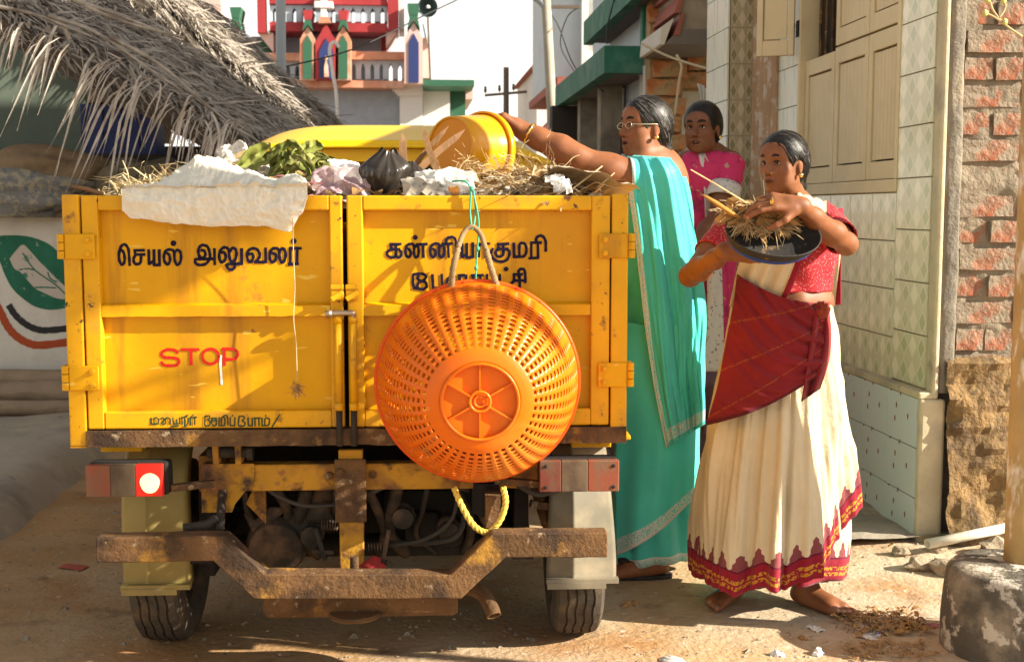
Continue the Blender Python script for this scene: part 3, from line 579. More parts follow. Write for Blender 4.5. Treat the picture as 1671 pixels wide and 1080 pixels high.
obj3(MB().prism([a, (b.x, Yr, b.z), (c.x, Yr, b.z+.3), (c.x, Yr, a.z)], (0, 4, 0)), 'roof', 'roof_tile_red', rh, RH); obj3(MB().box((a.x+.12, Yr+.1, 0), (c.x, Yr+4, a.z)), 'wall', 'wall_white', rh, RH)

# ================================================================== poles and wires
M('pole_concrete', (.36, .32, .25), .9, var=.12); M('pole_grey', (.36, .38, .40), .6); M('pole_dark', (.13, .10, .075), .9)
def pole(name, px, ybot, ytop, Y, w, mat, label, rot=0):
    a, b = at(px, ybot, Y), at(px+rot, ytop, Y); a.z = 0
    o = empty(name, (a.x, Y, 0), 0, label, 'pole'); MB().tube([(0, 0, 0), (0, 0, b.z*.5), (b.x-a.x, 0, b.z)], [w, w*.95, w*.85], 10).obj('shaft', mat, o, smooth=True); return o, b-Vector((a.x, Y, 0))
po1, _ = pole('street_pole', 458, 200, -120, 11.5, .05, 'pole_grey', 'plain grey pole rising from the thatched roof')
po2, _ = pole('lamp_pole', 903, 290, -80, 12.6, .055, 'pole_concrete', 'leaning concrete lamp pole beside the green balcony', -16)
q = Vector(po2.location); MB().beam(at(893, 12, 12.6)-q, at(946, 12, 12.6)-q, .03, .03).obj('cross_arm', 'pole_dark', po2); MB().tube(spline([at(893, 20, 12.6)-q, at(884, 4, 12.6)-q, at(868, -8, 12.6)-q], 4), .04, 8).obj('lamp_arm', 'pole_grey', po2, smooth=True); MB().box(at(840, -20, 12.6)-q-Vector((0, .08, 0)), at(880, -8, 12.6)-q+Vector((0, .08, 0))).obj('lamp_head', 'pole_grey', po2)
po3, _ = pole('power_pole', 826, 300, 110, 24., .062, 'pole_dark', 'distant dark power pole with a cross arm')
q = Vector(po3.location); MB().beam(at(791, 156, 24)-q, at(861, 150, 24)-q, .05, .05).obj('cross_arm', 'pole_dark', po3)
for x, y in ((792, 148), (815, 146), (838, 144)): MB().lathe([(.015, -.05), (.035, 0), (.022, .04), (.032, .06), (0, .09)], 8, Matrix.Translation(at(x, y, 24)-q)).obj('insulator', 'pole_dark', po3)
po4 = empty('hooked_lamp_post', at(553, 200, 16.), 0, 'thin white hooked lamp post before the church', 'lamp post'); q = Vector(po4.location)
MB().tube(spline([Vector((0, 0, -at(553, 200, 16).z)), at(551, 195, 16)-q, at(543, 120, 16)-q, at(538, 85, 16)-q, at(541, 72, 16)-q, at(548, 70, 16)-q, at(553, 78, 16)-q], 5), .022, 8).obj('shaft', 'wall_white', po4, smooth=True)
def wire(pts, Ys, r_, label): tag(MB().tube(spline([at(x, y, Y) for (x, y), Y in zip(pts, Ys)], 8), r_, 5).obj('overhead_wire', 'cable_black', smooth=True), label, 'wire')
wire([(360, 135), (450, 113), (578, 80), (700, 22), (800, -25)], [11, 11.5, 12.5, 14, 15], .008, 'sagging black wire crossing in front of the church')
wire([(893, 14), (912, 45), (938, 110), (985, 150)], [12.6, 12.5, 11, 9.5], .006, 'black cable looping from the lamp pole to the balcony')
wire([(1005, -10), (992, 40), (990, 72)], [9.3, 9.2, 9.1], .006, 'thin black cable down the balcony front')
wire([(944, 12), (925, 30), (915, 75), (940, 122)], [12.6, 12.8, 13.2, 13.6], .006, 'tangled cable on the pale blue wall')

M('palm_far', (.07, .12, .07), .8); pt_ = empty('palm_tree', at(882, 330, 60.), 0, 'far palm tree just right of the truck cab', 'tree'); q = Vector((pt_.location.x, 60., 0)); pt_.location = q
tp = at(882, 262, 60.)-q; MB().tube([(0, 0, 0), (.2, 0, tp.z*.5), tp], [.22, .16, .12], 8).obj('trunk', 'pole_dark', pt_); mbp = MB()
for k in range(16):
    a = k*2.4; d = Vector((math.cos(a), math.sin(a)*.6, .5)); pts = [tp+d*(.32*i)+Vector((0, 0, -.030*i*i)) for i in range(6)]
    for i in range(5):
        for sd in (-1, 1): mbp.add([pts[i], pts[i+1], pts[i+1]+Vector((sd*.12, sd*.1, -.38)), pts[i]+Vector((sd*.12, sd*.1, -.38))], [(0, 1, 2, 3)])
mbp.obj('crown', 'palm_far', pt_)
# ================================================================== church at the end of the street
M('ch_red', (.33, .035, .04), .6, var=.08); M('ch_blue', (.40, .47, .55), .7, var=.06); M('ch_grey', (.30, .34, .40), .7, var=.10, layers=[((.40, .42, .44), 1.2, .5, .7)]); M('ch_marble', (.52, .24, .15), .5, var=.15, layers=[((.66, .48, .38), 1.6, .5, .66)])
M('ch_white', (.66, .65, .62), .7); M('ch_green', (.035, .12, .07), .6); M('ch_navy', (.03, .045, .15), .4); M('ch_dark', (.03, .03, .035), .6); M('ch_pink', (.60, .42, .38), .7)
YC = 27.; chh = empty('church', at(560, 200, YC), 0, 'blue white and red church with pointed arches and a white cross', 'church'); CH = Vector(chh.location); CH.z = 0; chh.location = CH
def cq(px, py, dy=0.): return at(px, py, YC+dy)-CH
def cbox(name, mat, x0, y0, x1, y1, dy, dep, par=None): a, b = cq(x0, y0, dy), cq(x1, y1, dy); return MB().box((a.x, dy, a.z), (b.x, dy+dep, b.z)).obj(name, mat, par or chh)
def cpoly(name, mat, pts, dy, dep, par=None): return MB().prism([cq(x, y, dy) for x, y in pts][::1], (0, dep, 0)).obj(name, mat, par or chh)
def arcade(name, mat, x0, x1, y0, y1, n, dy, ow=.42, oh=.82):
    mb = MB(); w = (x1-x0)/n
    for k in range(n):
        a, b = x0+k*w, x0+(k+1)*w; c = (a+b)/2; h = w*ow/2; H = y1-y0; yb = y1-H*.10; ym = y1-H*(oh-.16); yt = y1-H*oh
        mb.prism([cq(x, y, dy) for x, y in ((a, y1), (a, y0), (c, y0), (c, yt), (c-h*.8, ym+.2), (c-h, ym+2), (c-h, yb), (c-h, y1))], (0, .35, 0))
        mb.prism([cq(x, y, dy) for x, y in ((c, y0), (b, y0), (b, y1), (c+h, y1), (c+h, yb), (c+h, ym+2), (c+h*.8, ym+.2), (c, yt))], (0, .35, 0))
    return mb.obj(name, mat, chh)
cbox('lower_wall', 'ch_grey', 440, 141, 655, 330, .5, 3.); cbox('lower_wall', 'ch_white', 652, 141, 691, 330, .2, 3.)
for k in range(4): cbox('corbel', 'ch_white', 636+k*4, 140+k*4, 690, 144.5+k*4, .1-.002*k, 2.)
cbox('annex_wall', 'ch_white', 690, 143, 735, 330, .9, 3.); cbox('annex_door', 'ch_green', 735, 143, 760, 330, 1., 3.); cbox('annex_roof', 'ch_green', 690, 130, 774, 141, -.3, 3.2); cbox('annex_wall', 'ch_pink', 760, 141, 772, 162, .8, 3.)
cbox('ledge', 'ch_marble', 398, 130, 660, 144, -.15, 1.); cbox('ledge', 'ch_marble', 398, 86, 492, 100, -.12, .8); cbox('ledge', 'ch_marble', 570, 84, 660, 98, -.12, .8)
arcade('arcade', 'ch_blue', 420, 492, 100, 130, 5, .05); arcade('arcade', 'ch_blue', 570, 660, 98, 130, 6, .05)
cbox('rear_wall', 'ch_dark', 410, 60, 625, 130, 2.2, 1.)
cbox('middle_wall', 'ch_blue', 446, 50, 492, 86, .8, 1.); cbox('middle_wall', 'ch_blue', 570, 50, 626, 84, .8, 1.); cbox('red_pier', 'ch_red', 622, 52, 630, 84, .6, 1.); cbox('red_pier', 'ch_red', 444, 52, 450, 86, .6, 1.)
cbox('red_band', 'ch_red', 440, 36, 632, 53, -.2, 1.); cbox('red_band', 'ch_red', 440, -4, 632, 9, -.2, 1.); cbox('red_band', 'ch_red', 440, -40, 632, -28, -.2, 1.)
arcade('arcade', 'ch_blue', 440, 632, 9, 36, 12, -.1, .40, .86); cbox('red_pier', 'ch_red', 418, -60, 434, 54, -.25, 1.2); cbox('white_pier', 'ch_white', 434, -60, 440, 54, -.22, 1.1); cbox('red_pier', 'ch_red', 632, -60, 650, 50, -.25, 1.2); cbox('white_pier', 'ch_white', 650, -60, 660, 48, -.1, 1.2)
cpoly('soffit', 'ch_pink', [(420, 54), (446, 86), (446, 54)], -.1, 1.); cpoly('soffit', 'ch_pink', [(630, 53), (630, 78), (650, 50)], -.1, 1.)
def spire(xc, w, ytop, ybase, frame, panel, cap, capcol):
    h = w/2; cpoly('gable_frame', frame, [(xc-h, ybase), (xc-h, ytop+w*.9), (xc, ytop), (xc+h, ytop+w*.9), (xc+h, ybase)], -.45, .8)
    i = h*.56; cpoly('niche_panel', panel, [(xc-i, ybase-2), (xc-i, ytop+w*1.15), (xc, ytop+w*.62), (xc+i, ytop+w*1.15), (xc+i, ybase-2)], -.47, .05)
    if cap: cpoly('finial', 'ch_green', [(xc-w*.34, ytop+w*.35), (xc-w*.2, ytop-w*.35), (xc+w*.2, ytop-w*.35), (xc+w*.34, ytop+w*.35), (xc, ytop-w*.05)], -.5, .8); cpoly('finial', capcol, [(xc-w*.22, ytop-w*.37), (xc-w*.34, ytop-w*1.0), (xc+w*.34, ytop-w*1.0), (xc+w*.22, ytop-w*.37)], -.49, .7)
spire(532, 40, 38, 130, 'ch_red', 'ch_navy', False, None); spire(502, 25, 42, 131, 'ch_marble', 'ch_green', True, 'ch_red'); spire(560, 25, 42, 131, 'ch_marble', 'ch_green', True, 'ch_red')
cpoly('statue', 'ch_marble', [(529, 126), (529, 108), (532, 96), (535, 108), (536, 126)], -.56, .08); MB().blob(cq(532, 96, -.52), (.04, .04, .055), 1, 0).obj('statue_head', 'ch_marble', chh)
cbox('cross', 'ch_white', 523, -12, 533, 28, -.5, .25); cbox('cross_arm', 'ch_white', 513, 2, 543, 13, -.52, .28); cpoly('cross_base', 'ch_marble', [(519, 38), (522, 28), (537, 28), (541, 38)], -.5, .4)
spire(675, 30, 36, 137, 'ch_pink', 'ch_navy', True, 'ch_green'); cbox('tower_side', 'ch_pink', 688, 62, 702, 128, -.1, 1.); cpoly('tower_cap', 'ch_green', [(690, 36), (697, 70), (699, 78), (693, 48)], -.2, .6)
spire(384, 28, 40, 88, 'ch_pink', 'ch_navy', True, 'ch_green'); cpoly('tower_cap', 'ch_green', [(421, 86), (425, 66), (436, 62), (447, 86)], .2, .5); cbox('tower_wall', 'ch_white', 386, 62, 420, 140, .4, 1.); cbox('far_tower', 'ch_pink', 322, -30, 362, 60, 2.6, 1.)
hn = empty('loudspeaker', at(698, 12, 25.), 0, 'grey horn loudspeaker beside the church tower', 'loudspeaker')
MB().lathe([(.03, .25), (.05, .22), (.10, .10), (.19, .0), (.20, -.01), (.18, .01), (.03, .2)], 24, Matrix.Rotation(R(-80), 4, 'X') @ Matrix.Rotation(R(8), 4, 'Y')).obj('horn', M('horn_green', (.04, .07, .07), .5), hn, smooth=True); MB().blob((0, -.02, 0), (.04, .03, .04), 1, 0).obj('driver', 'ch_white', hn, smooth=True); MB().tube([(0, .25, 0), (.05, .3, -1.4)], .02, 6).obj('bracket', 'pole_dark', hn)

# ================================================================== the rubbish truck
YEL = (.66, .33, .002)
M('truck_yellow', YEL, .42, var=.12, vscale=3., spec=.2, layers=[((.50, .235, .010), 2.2, .48, .74), ((.34, .14, .012), 9., .54, .72, 8., (1, 1, .10)), ((.72, .46, .06), 46., .69, .72, 2., (.25, 1, .9)), ((.30, .13, .03), 9., .66, .74, 10.), ((.22, .10, .035), 38., .70, .75, 4.)], bump=(6., .22, .014))
M('truck_yellow_worn', YEL, .5, var=.12, layers=[((.42, .20, .03), 5., .52, .70), ((.16, .065, .02), 14., .60, .68, 10.), ((.10, .05, .025), 40., .64, .70, 4.)], bump=(50., .12, .003))
M('rusty_yellow', (.46, .23, .02), .75, var=.2, layers=[((.17, .075, .03), 7., .44, .60, 12.), ((.06, .032, .02), 17., .52, .66, 12.), ((.30, .12, .04), 33., .58, .70, 8.)], bump=(70., .5, .006))
M('rust', (.12, .055, .026), .85, var=.3, layers=[((.04, .022, .015), 9., .48, .64, 12.), ((.34, .15, .04), 14., .60, .72, 10.), ((.30, .22, .14), 40., .64, .72, 6.)], bump=(80., .8, .008))
M('grimy_metal', (.040, .033, .026), .7, .3, layers=[((.14, .085, .05), 9., .5, .68), ((.025, .02, .018), 14., .55, .7)], bump=(60., .5, .006))
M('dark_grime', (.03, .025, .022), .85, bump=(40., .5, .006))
M('bare_steel', (.42, .34, .25), .38, .85, layers=[((.2, .1, .05), 30., .5, .7)])
M('lettering_navy', (.012, .009, .028), .6, spec=.1); M('lettering_red', (.55, .012, .008), .5); M('lettering_green', (.02, .05, .02), .6)
M('drip_white', (.8, .78, .7), .6)
M('tyre_rubber', (.065, .052, .038), .9, layers=[((.15, .10, .055), 12., .50, .74), ((.035, .03, .027), 30., .5, .7)], bump=(120., .5, .004))
M('mudguard_olive', (.25, .19, .06), .6, var=.12, layers=[((.15, .11, .055), 5., .5, .72)], bump=(8., .1, .01))
M('mudguard_pale', (.145, .13, .097), .4, var=.15, layers=[((.30, .25, .17), 5., .5, .75)], bump=(8., .1, .01))
M('lens_orange', (.22, .06, .03), .6, layers=[((.15, .085, .05), 22., .42, .62, 8., (1, 1, .5))], bump=(90., .3, .003))
M('lens_clear', (.13, .092, .056), .6, layers=[((.08, .052, .032), 22., .42, .62, 8., (1, 1, .5))], bump=(90., .3, .003))
M('lens_red', (.14, .035, .022), .6, layers=[((.12, .07, .045), 22., .42, .62, 8., (1, 1, .5))], bump=(90., .3, .003))
lit = M('lens_lit', (.6, .02, .012), .4); _n, _l, _b = nodes_of(lit); _b.inputs['Emission Color'].default_value = (1., .03, .015, 1); _b.inputs['Emission Strength'].default_value = .07
blb = M('bulb_lit', (1., .8, .4), .4); _n, _l, _b = nodes_of(blb); _b.inputs['Emission Color'].default_value = (1., .66, .20, 1); _b.inputs['Emission Strength'].default_value = .62
M('black_glass', (.012, .012, .012), .12); M('rubber_hose', (.045, .038, .03), .7)
M('cab_yellow', (.74, .44, .006), .4, coat=.0, var=.06, vscale=2., layers=[((.6, .36, .05), 6., .62, .75)])

truck = empty('garbage_truck', TO, TAU, 'yellow three quarter size rubbish truck with painted double rear doors and rusty bumper', 'truck')
truck['label'] = 'small yellow rubbish truck with painted double rear doors and rusty bumper'
T = truck
ZB, ZT = .656, 1.323
def TB(name, mat, a, b, parent=T, bev=.004): return MB().box(a, b).obj(name, mat, parent, bev=bev)

# --- load bed
MB().box((-.73, .006, .66), (-.687, .05, ZT-.002)).box((-.73, .05, .66), (-.70, 2.1, ZT-.03)).obj('side_board', 'truck_yellow', T, bev=.003)
MB().box((.709, .006, .66), (.752, .05, ZT)).box((.722, .05, .66), (.752, 2.1, ZT-.03)).obj('side_board', 'truck_yellow', T, bev=.003)
TB('corner_post', 'truck_yellow_worn', (-.731, -.004, .658), (-.687, .006, ZT-.001)); TB('corner_post', 'truck_yellow_worn', (.709, -.004, .658), (.753, .006, ZT+.001))
MB().box((-.735, 2.1, .66), (.755, 2.13, 1.36)).obj('headboard', 'truck_yellow', T)
MB().box((-.70, .05, .70), (.722, 2.1, .72)).obj('bed_floor', 'dark_grime', T)
s_ = MB(); N = 60                                             # rusty sill under the doors, edge eaten by rust
rows = [[], [], [], []]
for i in range(N+1):
    x = lerp(-.686, .752, i/N); e = .004*fbm(x*14, 1.)
    rows[0].append((x, .05, .699)); rows[1].append((x, -.008, .699+e)); rows[2].append((x, -.010+.003*fbm(x*20, 7), .656+e*1.6)); rows[3].append((x, .05, .656))
s_.grid(rows).obj('rear_sill', 'rust', T)
TB('sill_end', 'truck_yellow_worn', (-.731, -.0055, .654), (-.687, .05, .6575)); TB('sill_end', 'truck_yellow_worn', (.7535, -.006, .654), (.742, .05, .7))

# --- rear doors
def strokes(name, mat, parent, ox, oy, sc, lines, w, dots=(), y=.0285):
    mb = MB()
    def P(p): return tl(ox+p[0]/sc, oy+p[1]/sc, y)
    for ln in lines:
        pts = [Vector((p[0], p[1], 0)) for p in ln]
        if len(pts) > 2: pts = spline(pts, 5)
        n = len(pts); L, Rr = [], []
        for i, p in enumerate(pts):
            t = (pts[min(i+1, n-1)]-pts[max(0, i-1)]).normalized(); nn = Vector((-t.y, t.x, 0))
            ww = w*(.5+.06*math.sin(i*1.3+p.x*.01))
            q = p - t*w*.35 if i == 0 else (p+t*w*.35 if i == n-1 else p)
            L.append(P(q+nn*ww)); Rr.append(P(q-nn*ww))
        dy = -.00012*len(mb.f) % .001
        mb.grid([[v+Vector((0, -dy, 0)) for v in L], [v+Vector((0, -dy, 0)) for v in Rr]])
        for e, d in ((0, -1), (n-1, 1)):                      # round ends
            pass
    for (cx, cy, r_) in dots:
        vs = [P((cx+r_*math.cos(a), cy+r_*math.sin(a)))+Vector((0, -.0002, 0)) for a in np.linspace(0, 2*math.pi, 17)[:-1]]
        mb.add(vs, [tuple(range(16))])
    return mb.obj(name, mat, parent)

def door(x0, x1, px0, px1, hx, hinge_dx):
    d = MB()
    d.box((x0, 0, .703), (px0, .03, ZT-.003)).box((px1, 0, .703), (x1, .03, ZT-.003))
    d.box((px0, 0, 1.281), (px1, .03, ZT-.003)).box((px0, 0, .703), (px1, .03, .749))
    o = d.obj('door', 'truck_yellow_worn', T, bev=.004)
    MB().box((px0-.01, .030, .72), (px1+.01, .034, 1.30)).obj('panel', 'truck_yellow', o)
    r_ = MB(); rows = [[], [], [], []]                        # folded middle rail with a ragged lower edge
    for i in range(41):
        x = lerp(px0+.001, px1-.001, i/40); e = .0035*fbm(x*25, 3.)
        rows[0].append((x, .0295, 1.036)); rows[1].append((x, .004, 1.030)); rows[2].append((x, .003, 1.002+e)); rows[3].append((x, .0295, .999+e))
    r_.grid(rows).obj('rail', 'truck_yellow', o)
    for z0, z1 in ((1.154, 1.220), (.808, .874)):
        h = MB()
        h.box((hx, -.010, z0), (hx+hinge_dx*.078, -.0045, z1), .002)
        kx = hx+hinge_dx*.088
        for k in range(3):
            za, zb = lerp(z0, z1, k/3)+.001, lerp(z0, z1, (k+1)/3)-.001
            h.tube([(kx, -.006, za), (kx, -.006, zb)], .0095, 12)
        h.box((kx-.004, -.006, z0), (kx+hinge_dx*.006, .03, z1))
        h.obj('hinge', 'truck_yellow', o, bev=.001)
        for zz in (z0+.014, z1-.016):
            MB().lathe([(0, 0), (.0085, 0), (.0085, .004), (.0055, .0045), (.0055, .013), (0, .014)], 8, Matrix.Translation((hx+hinge_dx*.016, -.010, zz)) @ Matrix.Rotation(R(90), 4, 'X')).obj('bolt', 'truck_yellow_worn', o, smooth=False)
    return o
dl = door(-.683, -.006, -.640, -.040, -.648, -1)
dr = door(.006, .705, .048, .655, .674, 1)
# latch: bolts in tubes, brackets and the crank
for o, xs, bx in ((dl, -.019, -.030), (dr, .020, .008)):
    MB().tube([(xs, -.014, .765), (xs, -.014, .985)], .0098, 12).obj('bolt_tube', 'truck_yellow_worn', o, smooth=True)
    MB().tube([(xs, -.014, .985), (xs, -.014, 1.005)], .012, 12).tube([(xs, -.014, .752), (xs, -.014, .772)], .0125, 12).obj('collar', 'truck_yellow_worn', o, smooth=True)
    MB().tube([(xs, -.014, .655), (xs, -.014, .755)], .0085, 12).obj('bolt_rod', 'grimy_metal', o, smooth=True)
    b_ = MB().box((xs-.017, -.020, 1.046), (xs+.017, -.002, 1.082)).box((xs-.018, -.024, 1.074), (xs+.016, -.002, 1.086)).beam((xs-.016, -.026, 1.048), (xs+.015, -.022, 1.066), .008, .014)
    b_.obj('latch_bracket', 'truck_yellow_worn', o, bev=.002)
MB().tube(spline([(-.046, -.022, 1.009), (-.030, -.024, 1.011), (.010, -.024, 1.012), (.022, -.022, 1.010), (.022, -.016, .995)], 4), .0075, 10).tube([(-.050, -.022, 1.009), (-.034, -.022, 1.010)], .0105, 10).obj('latch_crank', 'bare_steel', dr, smooth=True)

# --- painted lettering
strokes('lettering', 'lettering_navy', dl, 180, 380, 9.83, [
 [(310,515),(300,380),(285,250),(225,185),(165,230),(138,340),(150,460),(195,512),(228,450),(222,340),(190,285),(165,280)],
 [(385,283),(540,280)], [(395,283),(398,345)], [(400,350),(548,348)], [(405,350),(372,420),(390,490),(440,502),(480,480),(492,420),(490,350)],
 [(615,280),(622,495)], [(622,500),(692,455)], [(700,280),(702,505)], [(702,515),(790,515)], [(785,280),(790,520)],
 [(895,318),(945,355),(958,450),(915,508),(868,450),(864,345),(905,278),(985,272),(1022,310),(1032,430),(1065,508),(1112,488),(1136,395),(1120,305),(1080,277),(1042,300)]], 46, [(1012,168,47)])
strokes('lettering', 'lettering_navy', dl, 310, 380, 8.795, [
 [(165,250),(205,260),(220,320),(175,362),(132,330),(120,250),(150,190),(200,177),(255,205),(280,280),(285,350),(240,435),(160,462),(92,447),(72,405),(92,377),(180,378),(300,372),(350,385)], [(350,235),(355,450)],
 [(450,282),(500,290),(510,370),(465,422),(427,390),(422,290),(470,217),(530,217),(560,262),(566,350),(598,418),(648,385),(668,290),(645,225),(605,222),(580,255)],
 [(740,235),(742,438)], [(742,442),(545,450),(532,482),(560,520),(600,530),(638,500),(640,450)],
 [(850,302),(898,305),(908,360),(870,420),(832,388),(822,290),(870,232),(940,228),(988,270),(1000,335),(970,390),(935,418)], [(935,418),(1085,420)], [(1085,225),(1087,420)],
 [(1180,290),(1228,310),(1230,380),(1190,422),(1152,390),(1147,290),(1190,228),(1250,226),(1283,270),(1287,370),(1322,428),(1358,390),(1373,290),(1338,224),(1295,245)],
 [(1440,220),(1590,222)], [(1440,225),(1440,440)], [(1540,225),(1533,440)], [(1420,450),(1548,444)]], 43, [(1490,120,41)])
strokes('lettering', 'lettering_navy', dr, 620, 370, 9.82, [
 [(165,282),(330,278)], [(175,285),(180,360)], [(180,362),(310,362)], [(185,365),(122,400),(120,458),(180,493),(238,480),(255,430)], [(255,290),(258,470)], [(305,362),(340,415),(330,478),(292,494),(265,472)],
 [(450,352),(488,390),(488,460),(450,489),(412,440),(412,350),(450,288),(515,277),(545,305),(547,440),(572,489),(608,470),(620,380),(602,305),(565,318)], [(590,285),(750,279)], [(688,287),(695,488)],
 [(850,352),(885,390),(885,460),(845,489),(812,440),(808,350),(850,283),(918,272),(945,300),(947,440),(976,489),(1015,470),(1030,380),(1010,305),(968,318)], [(1000,277),(1150,271)], [(1090,280),(1100,485)], [(1062,255),(1070,195),(1130,167),(1192,182),(1218,262),(1222,400)],
 [(1310,275),(1315,478)], [(1315,485),(1385,445)], [(1390,275),(1392,480)], [(1390,490),(1490,488)]], 45, [(565,172,40)])
strokes('lettering', 'lettering_navy', dr, 760, 370, 9.82, [
 [(112,265),(115,478)], [(195,279),(375,273)], [(215,280),(210,478)], [(310,280),(312,490)],
 [(515,280),(680,275)], [(525,285),(525,350)], [(505,357),(670,357)], [(528,357),(482,400),(492,458),(545,478),(598,448),(605,365)], [(600,290),(602,400)], [(660,357),(695,390),(700,440),(668,520),(600,558),(500,548),(432,500),(402,430),(432,355)],
 [(770,270),(775,478)], [(775,482),(920,482)], [(860,478),(860,300),(900,262),(950,282),(973,360),(960,440),(920,480)],
 [(1045,255),(1205,255)], [(1050,260),(1050,488)], [(1155,262),(1160,478)], [(1020,507),(1162,498)], [(1130,238),(1132,182),(1180,147),(1238,157),(1278,232),(1282,385)]], 45)
strokes('lettering', 'lettering_navy', dr, 620, 370, 9.82, [
 [(600,975),(537,955),(532,785),(580,757),(690,757),(738,802),(700,858),(640,868),(602,825),(615,790)], [(640,870),(607,920),(612,980),(680,1003),(748,960),(730,892),(662,872)], [(545,985),(690,1003)],
 [(840,775),(850,975)], [(850,982),(990,980)], [(990,770),(996,980)], [(1068,960),(1075,880),(1110,820),(1160,805),(1190,850),(1190,960)], [(1260,780),(1345,776)], [(1275,785),(1282,960)], [(1380,780),(1382,960)]], 45)
strokes('lettering', 'lettering_navy', dr, 760, 370, 9.82, [
 [(100,780),(275,776)], [(120,785),(122,900)], [(235,785),(235,900)], [(340,770),(345,930)], [(345,935),(545,930)], [(545,770),(550,930)],
 [(770,765),(900,762)], [(775,768),(775,855)], [(765,862),(955,862)], [(775,865),(735,905)], [(850,800),(850,705),(890,677),(938,692),(953,780),(955,890)], [(862,800),(866,965)]], 44, [(648,678,38)])
strokes('lettering', 'lettering_red', dl, 250, 555, 11.14, [
 [(440,232),(420,197),(340,173),(240,174),(162,220),(157,280),(230,316),(330,318),(438,337),(468,390),(430,448),(330,462),(220,458),(162,430),(155,400)],
 [(515,170),(825,170)], [(685,180),(690,438)],
 [(1042+150*math.cos(a), 295+135*math.sin(a)) for a in np.linspace(0, 2*math.pi, 21)],
 [(1290,160),(1290,448)], [(1265,160),(1350,158),(1440,162),(1528,212),(1528,290),(1460,343),(1310,345)]], 52)
strokes('lettering', 'lettering_green', dl, 235, 670, 7.427, [
 [(85,90),(85,158)], [(85,160),(170,160)], [(125,158),(120,97),(150,86),(176,110),(170,158)],
 [(205,95),(230,86),(240,120),(216,148),(230,163),(264,150),(258,97),(290,86),(315,110),(310,163)], [(350,85),(354,152)], [(354,155),(430,155)], [(428,85),(430,155)], [(390,110),(390,152)], [(320,195),(370,185),(425,180)],
 [(455,78),(465,155)], [(455,92),(480,78),(520,72)], [(490,85),(496,192),(530,150),(535,90)], [(505,66),(525,55)],
 [(560,80),(565,172)], [(560,80),(635,78)], [(615,82),(615,165)],
 [(742,66),(736,172),(788,178),(800,130),(772,110),(795,86),(788,62),(748,64)], [(818,90),(882,90)], [(825,92),(820,150),(845,183),(875,165),(870,95)], [(818,120),(882,120)],
 [(910,82),(910,178)], [(910,180),(975,180)], [(940,178),(940,87),(972,82),(982,130),(975,178)], [(960,75),(975,57),(1003,60),(1015,110),(1015,172)],
 [(1045,82),(1045,178)], [(1045,180),(1100,180)], [(1100,82),(1100,180)],
 [(1152,70),(1146,176),(1208,183),(1225,150),(1192,120),(1215,95),(1205,67),(1158,68)], [(1260,90),(1265,178)], [(1265,180),(1312,180)], [(1312,90),(1312,180)], [(1335,90),(1412,88)], [(1345,92),(1346,183)], [(1390,92),(1395,183)],
 [(1430,92),(1430,178)], [(1430,180),(1500,180)], [(1465,178),(1465,102),(1495,87),(1520,110),(1514,165),(1500,178)],
 [(1555,190),(1640,52)]], 17, [(592,55,10), (1072,60,10), (1475,60,10)], y=-.0012)
strokes('paint_drip', 'drip_white', dl, 90, 460, 3.276, [[(886,395),(884,450),(888,500),(891,545)]], 12)

# --- tail lights, mudguards, wheels
def tail(x0, x1, segs, lit_at=None):
    z0, z1 = .530, .618
    o = MB().box((x0, -.028, z0), (x1, .03, z1)).obj('tail_light', 'dark_grime', T, bev=.008)
    for a, b, m in segs:
        MB().box((a-.0004, -.052, z0+.002), (b+.0004, -.027, z1-.002)).obj('lens', m, o, bev=.0025)
    return o
tL = tail(-.680, -.470, [(-.679, -.616, 'lens_orange'), (-.615, -.551, 'lens_clear'), (-.550, -.482, 'lens_lit')])
bp = [(-.513+.0255*math.cos(t)*(1+.05*math.sin(3*t)), .568+.0265*math.sin(t)) for t in np.linspace(0, 2*math.pi, 25)[:-1]]
MB().prism([(x, -.0535, z) for x, z in bp], (0, .003, 0)).obj('bulb', 'bulb_lit', tL)
tR = tail(.513, .728, [(.514, .571, 'lens_red'), (.572, .643, 'lens_clear'), (.644, .727, 'lens_orange')])
for sx, sz in ((.53, .545), (.53, .602), (.712, .545), (.712, .602)):
    MB().lathe([(0, 0), (.005, 0), (.005, .003), (0, .004)], 8, Matrix.Translation((sx, -.0515, sz)) @ Matrix.Rotation(R(90), 4, 'X')).obj('screw', 'dark_grime', tR)
MB().beam((-.47, -.01, .545), (-.36, .03, .548), .025, .018).obj('lamp_arm', 'rust', T, bev=.002)
MB().beam((.40, .03, .548), (.52, -.01, .545), .025, .018).obj('lamp_arm', 'rust', T, bev=.002)

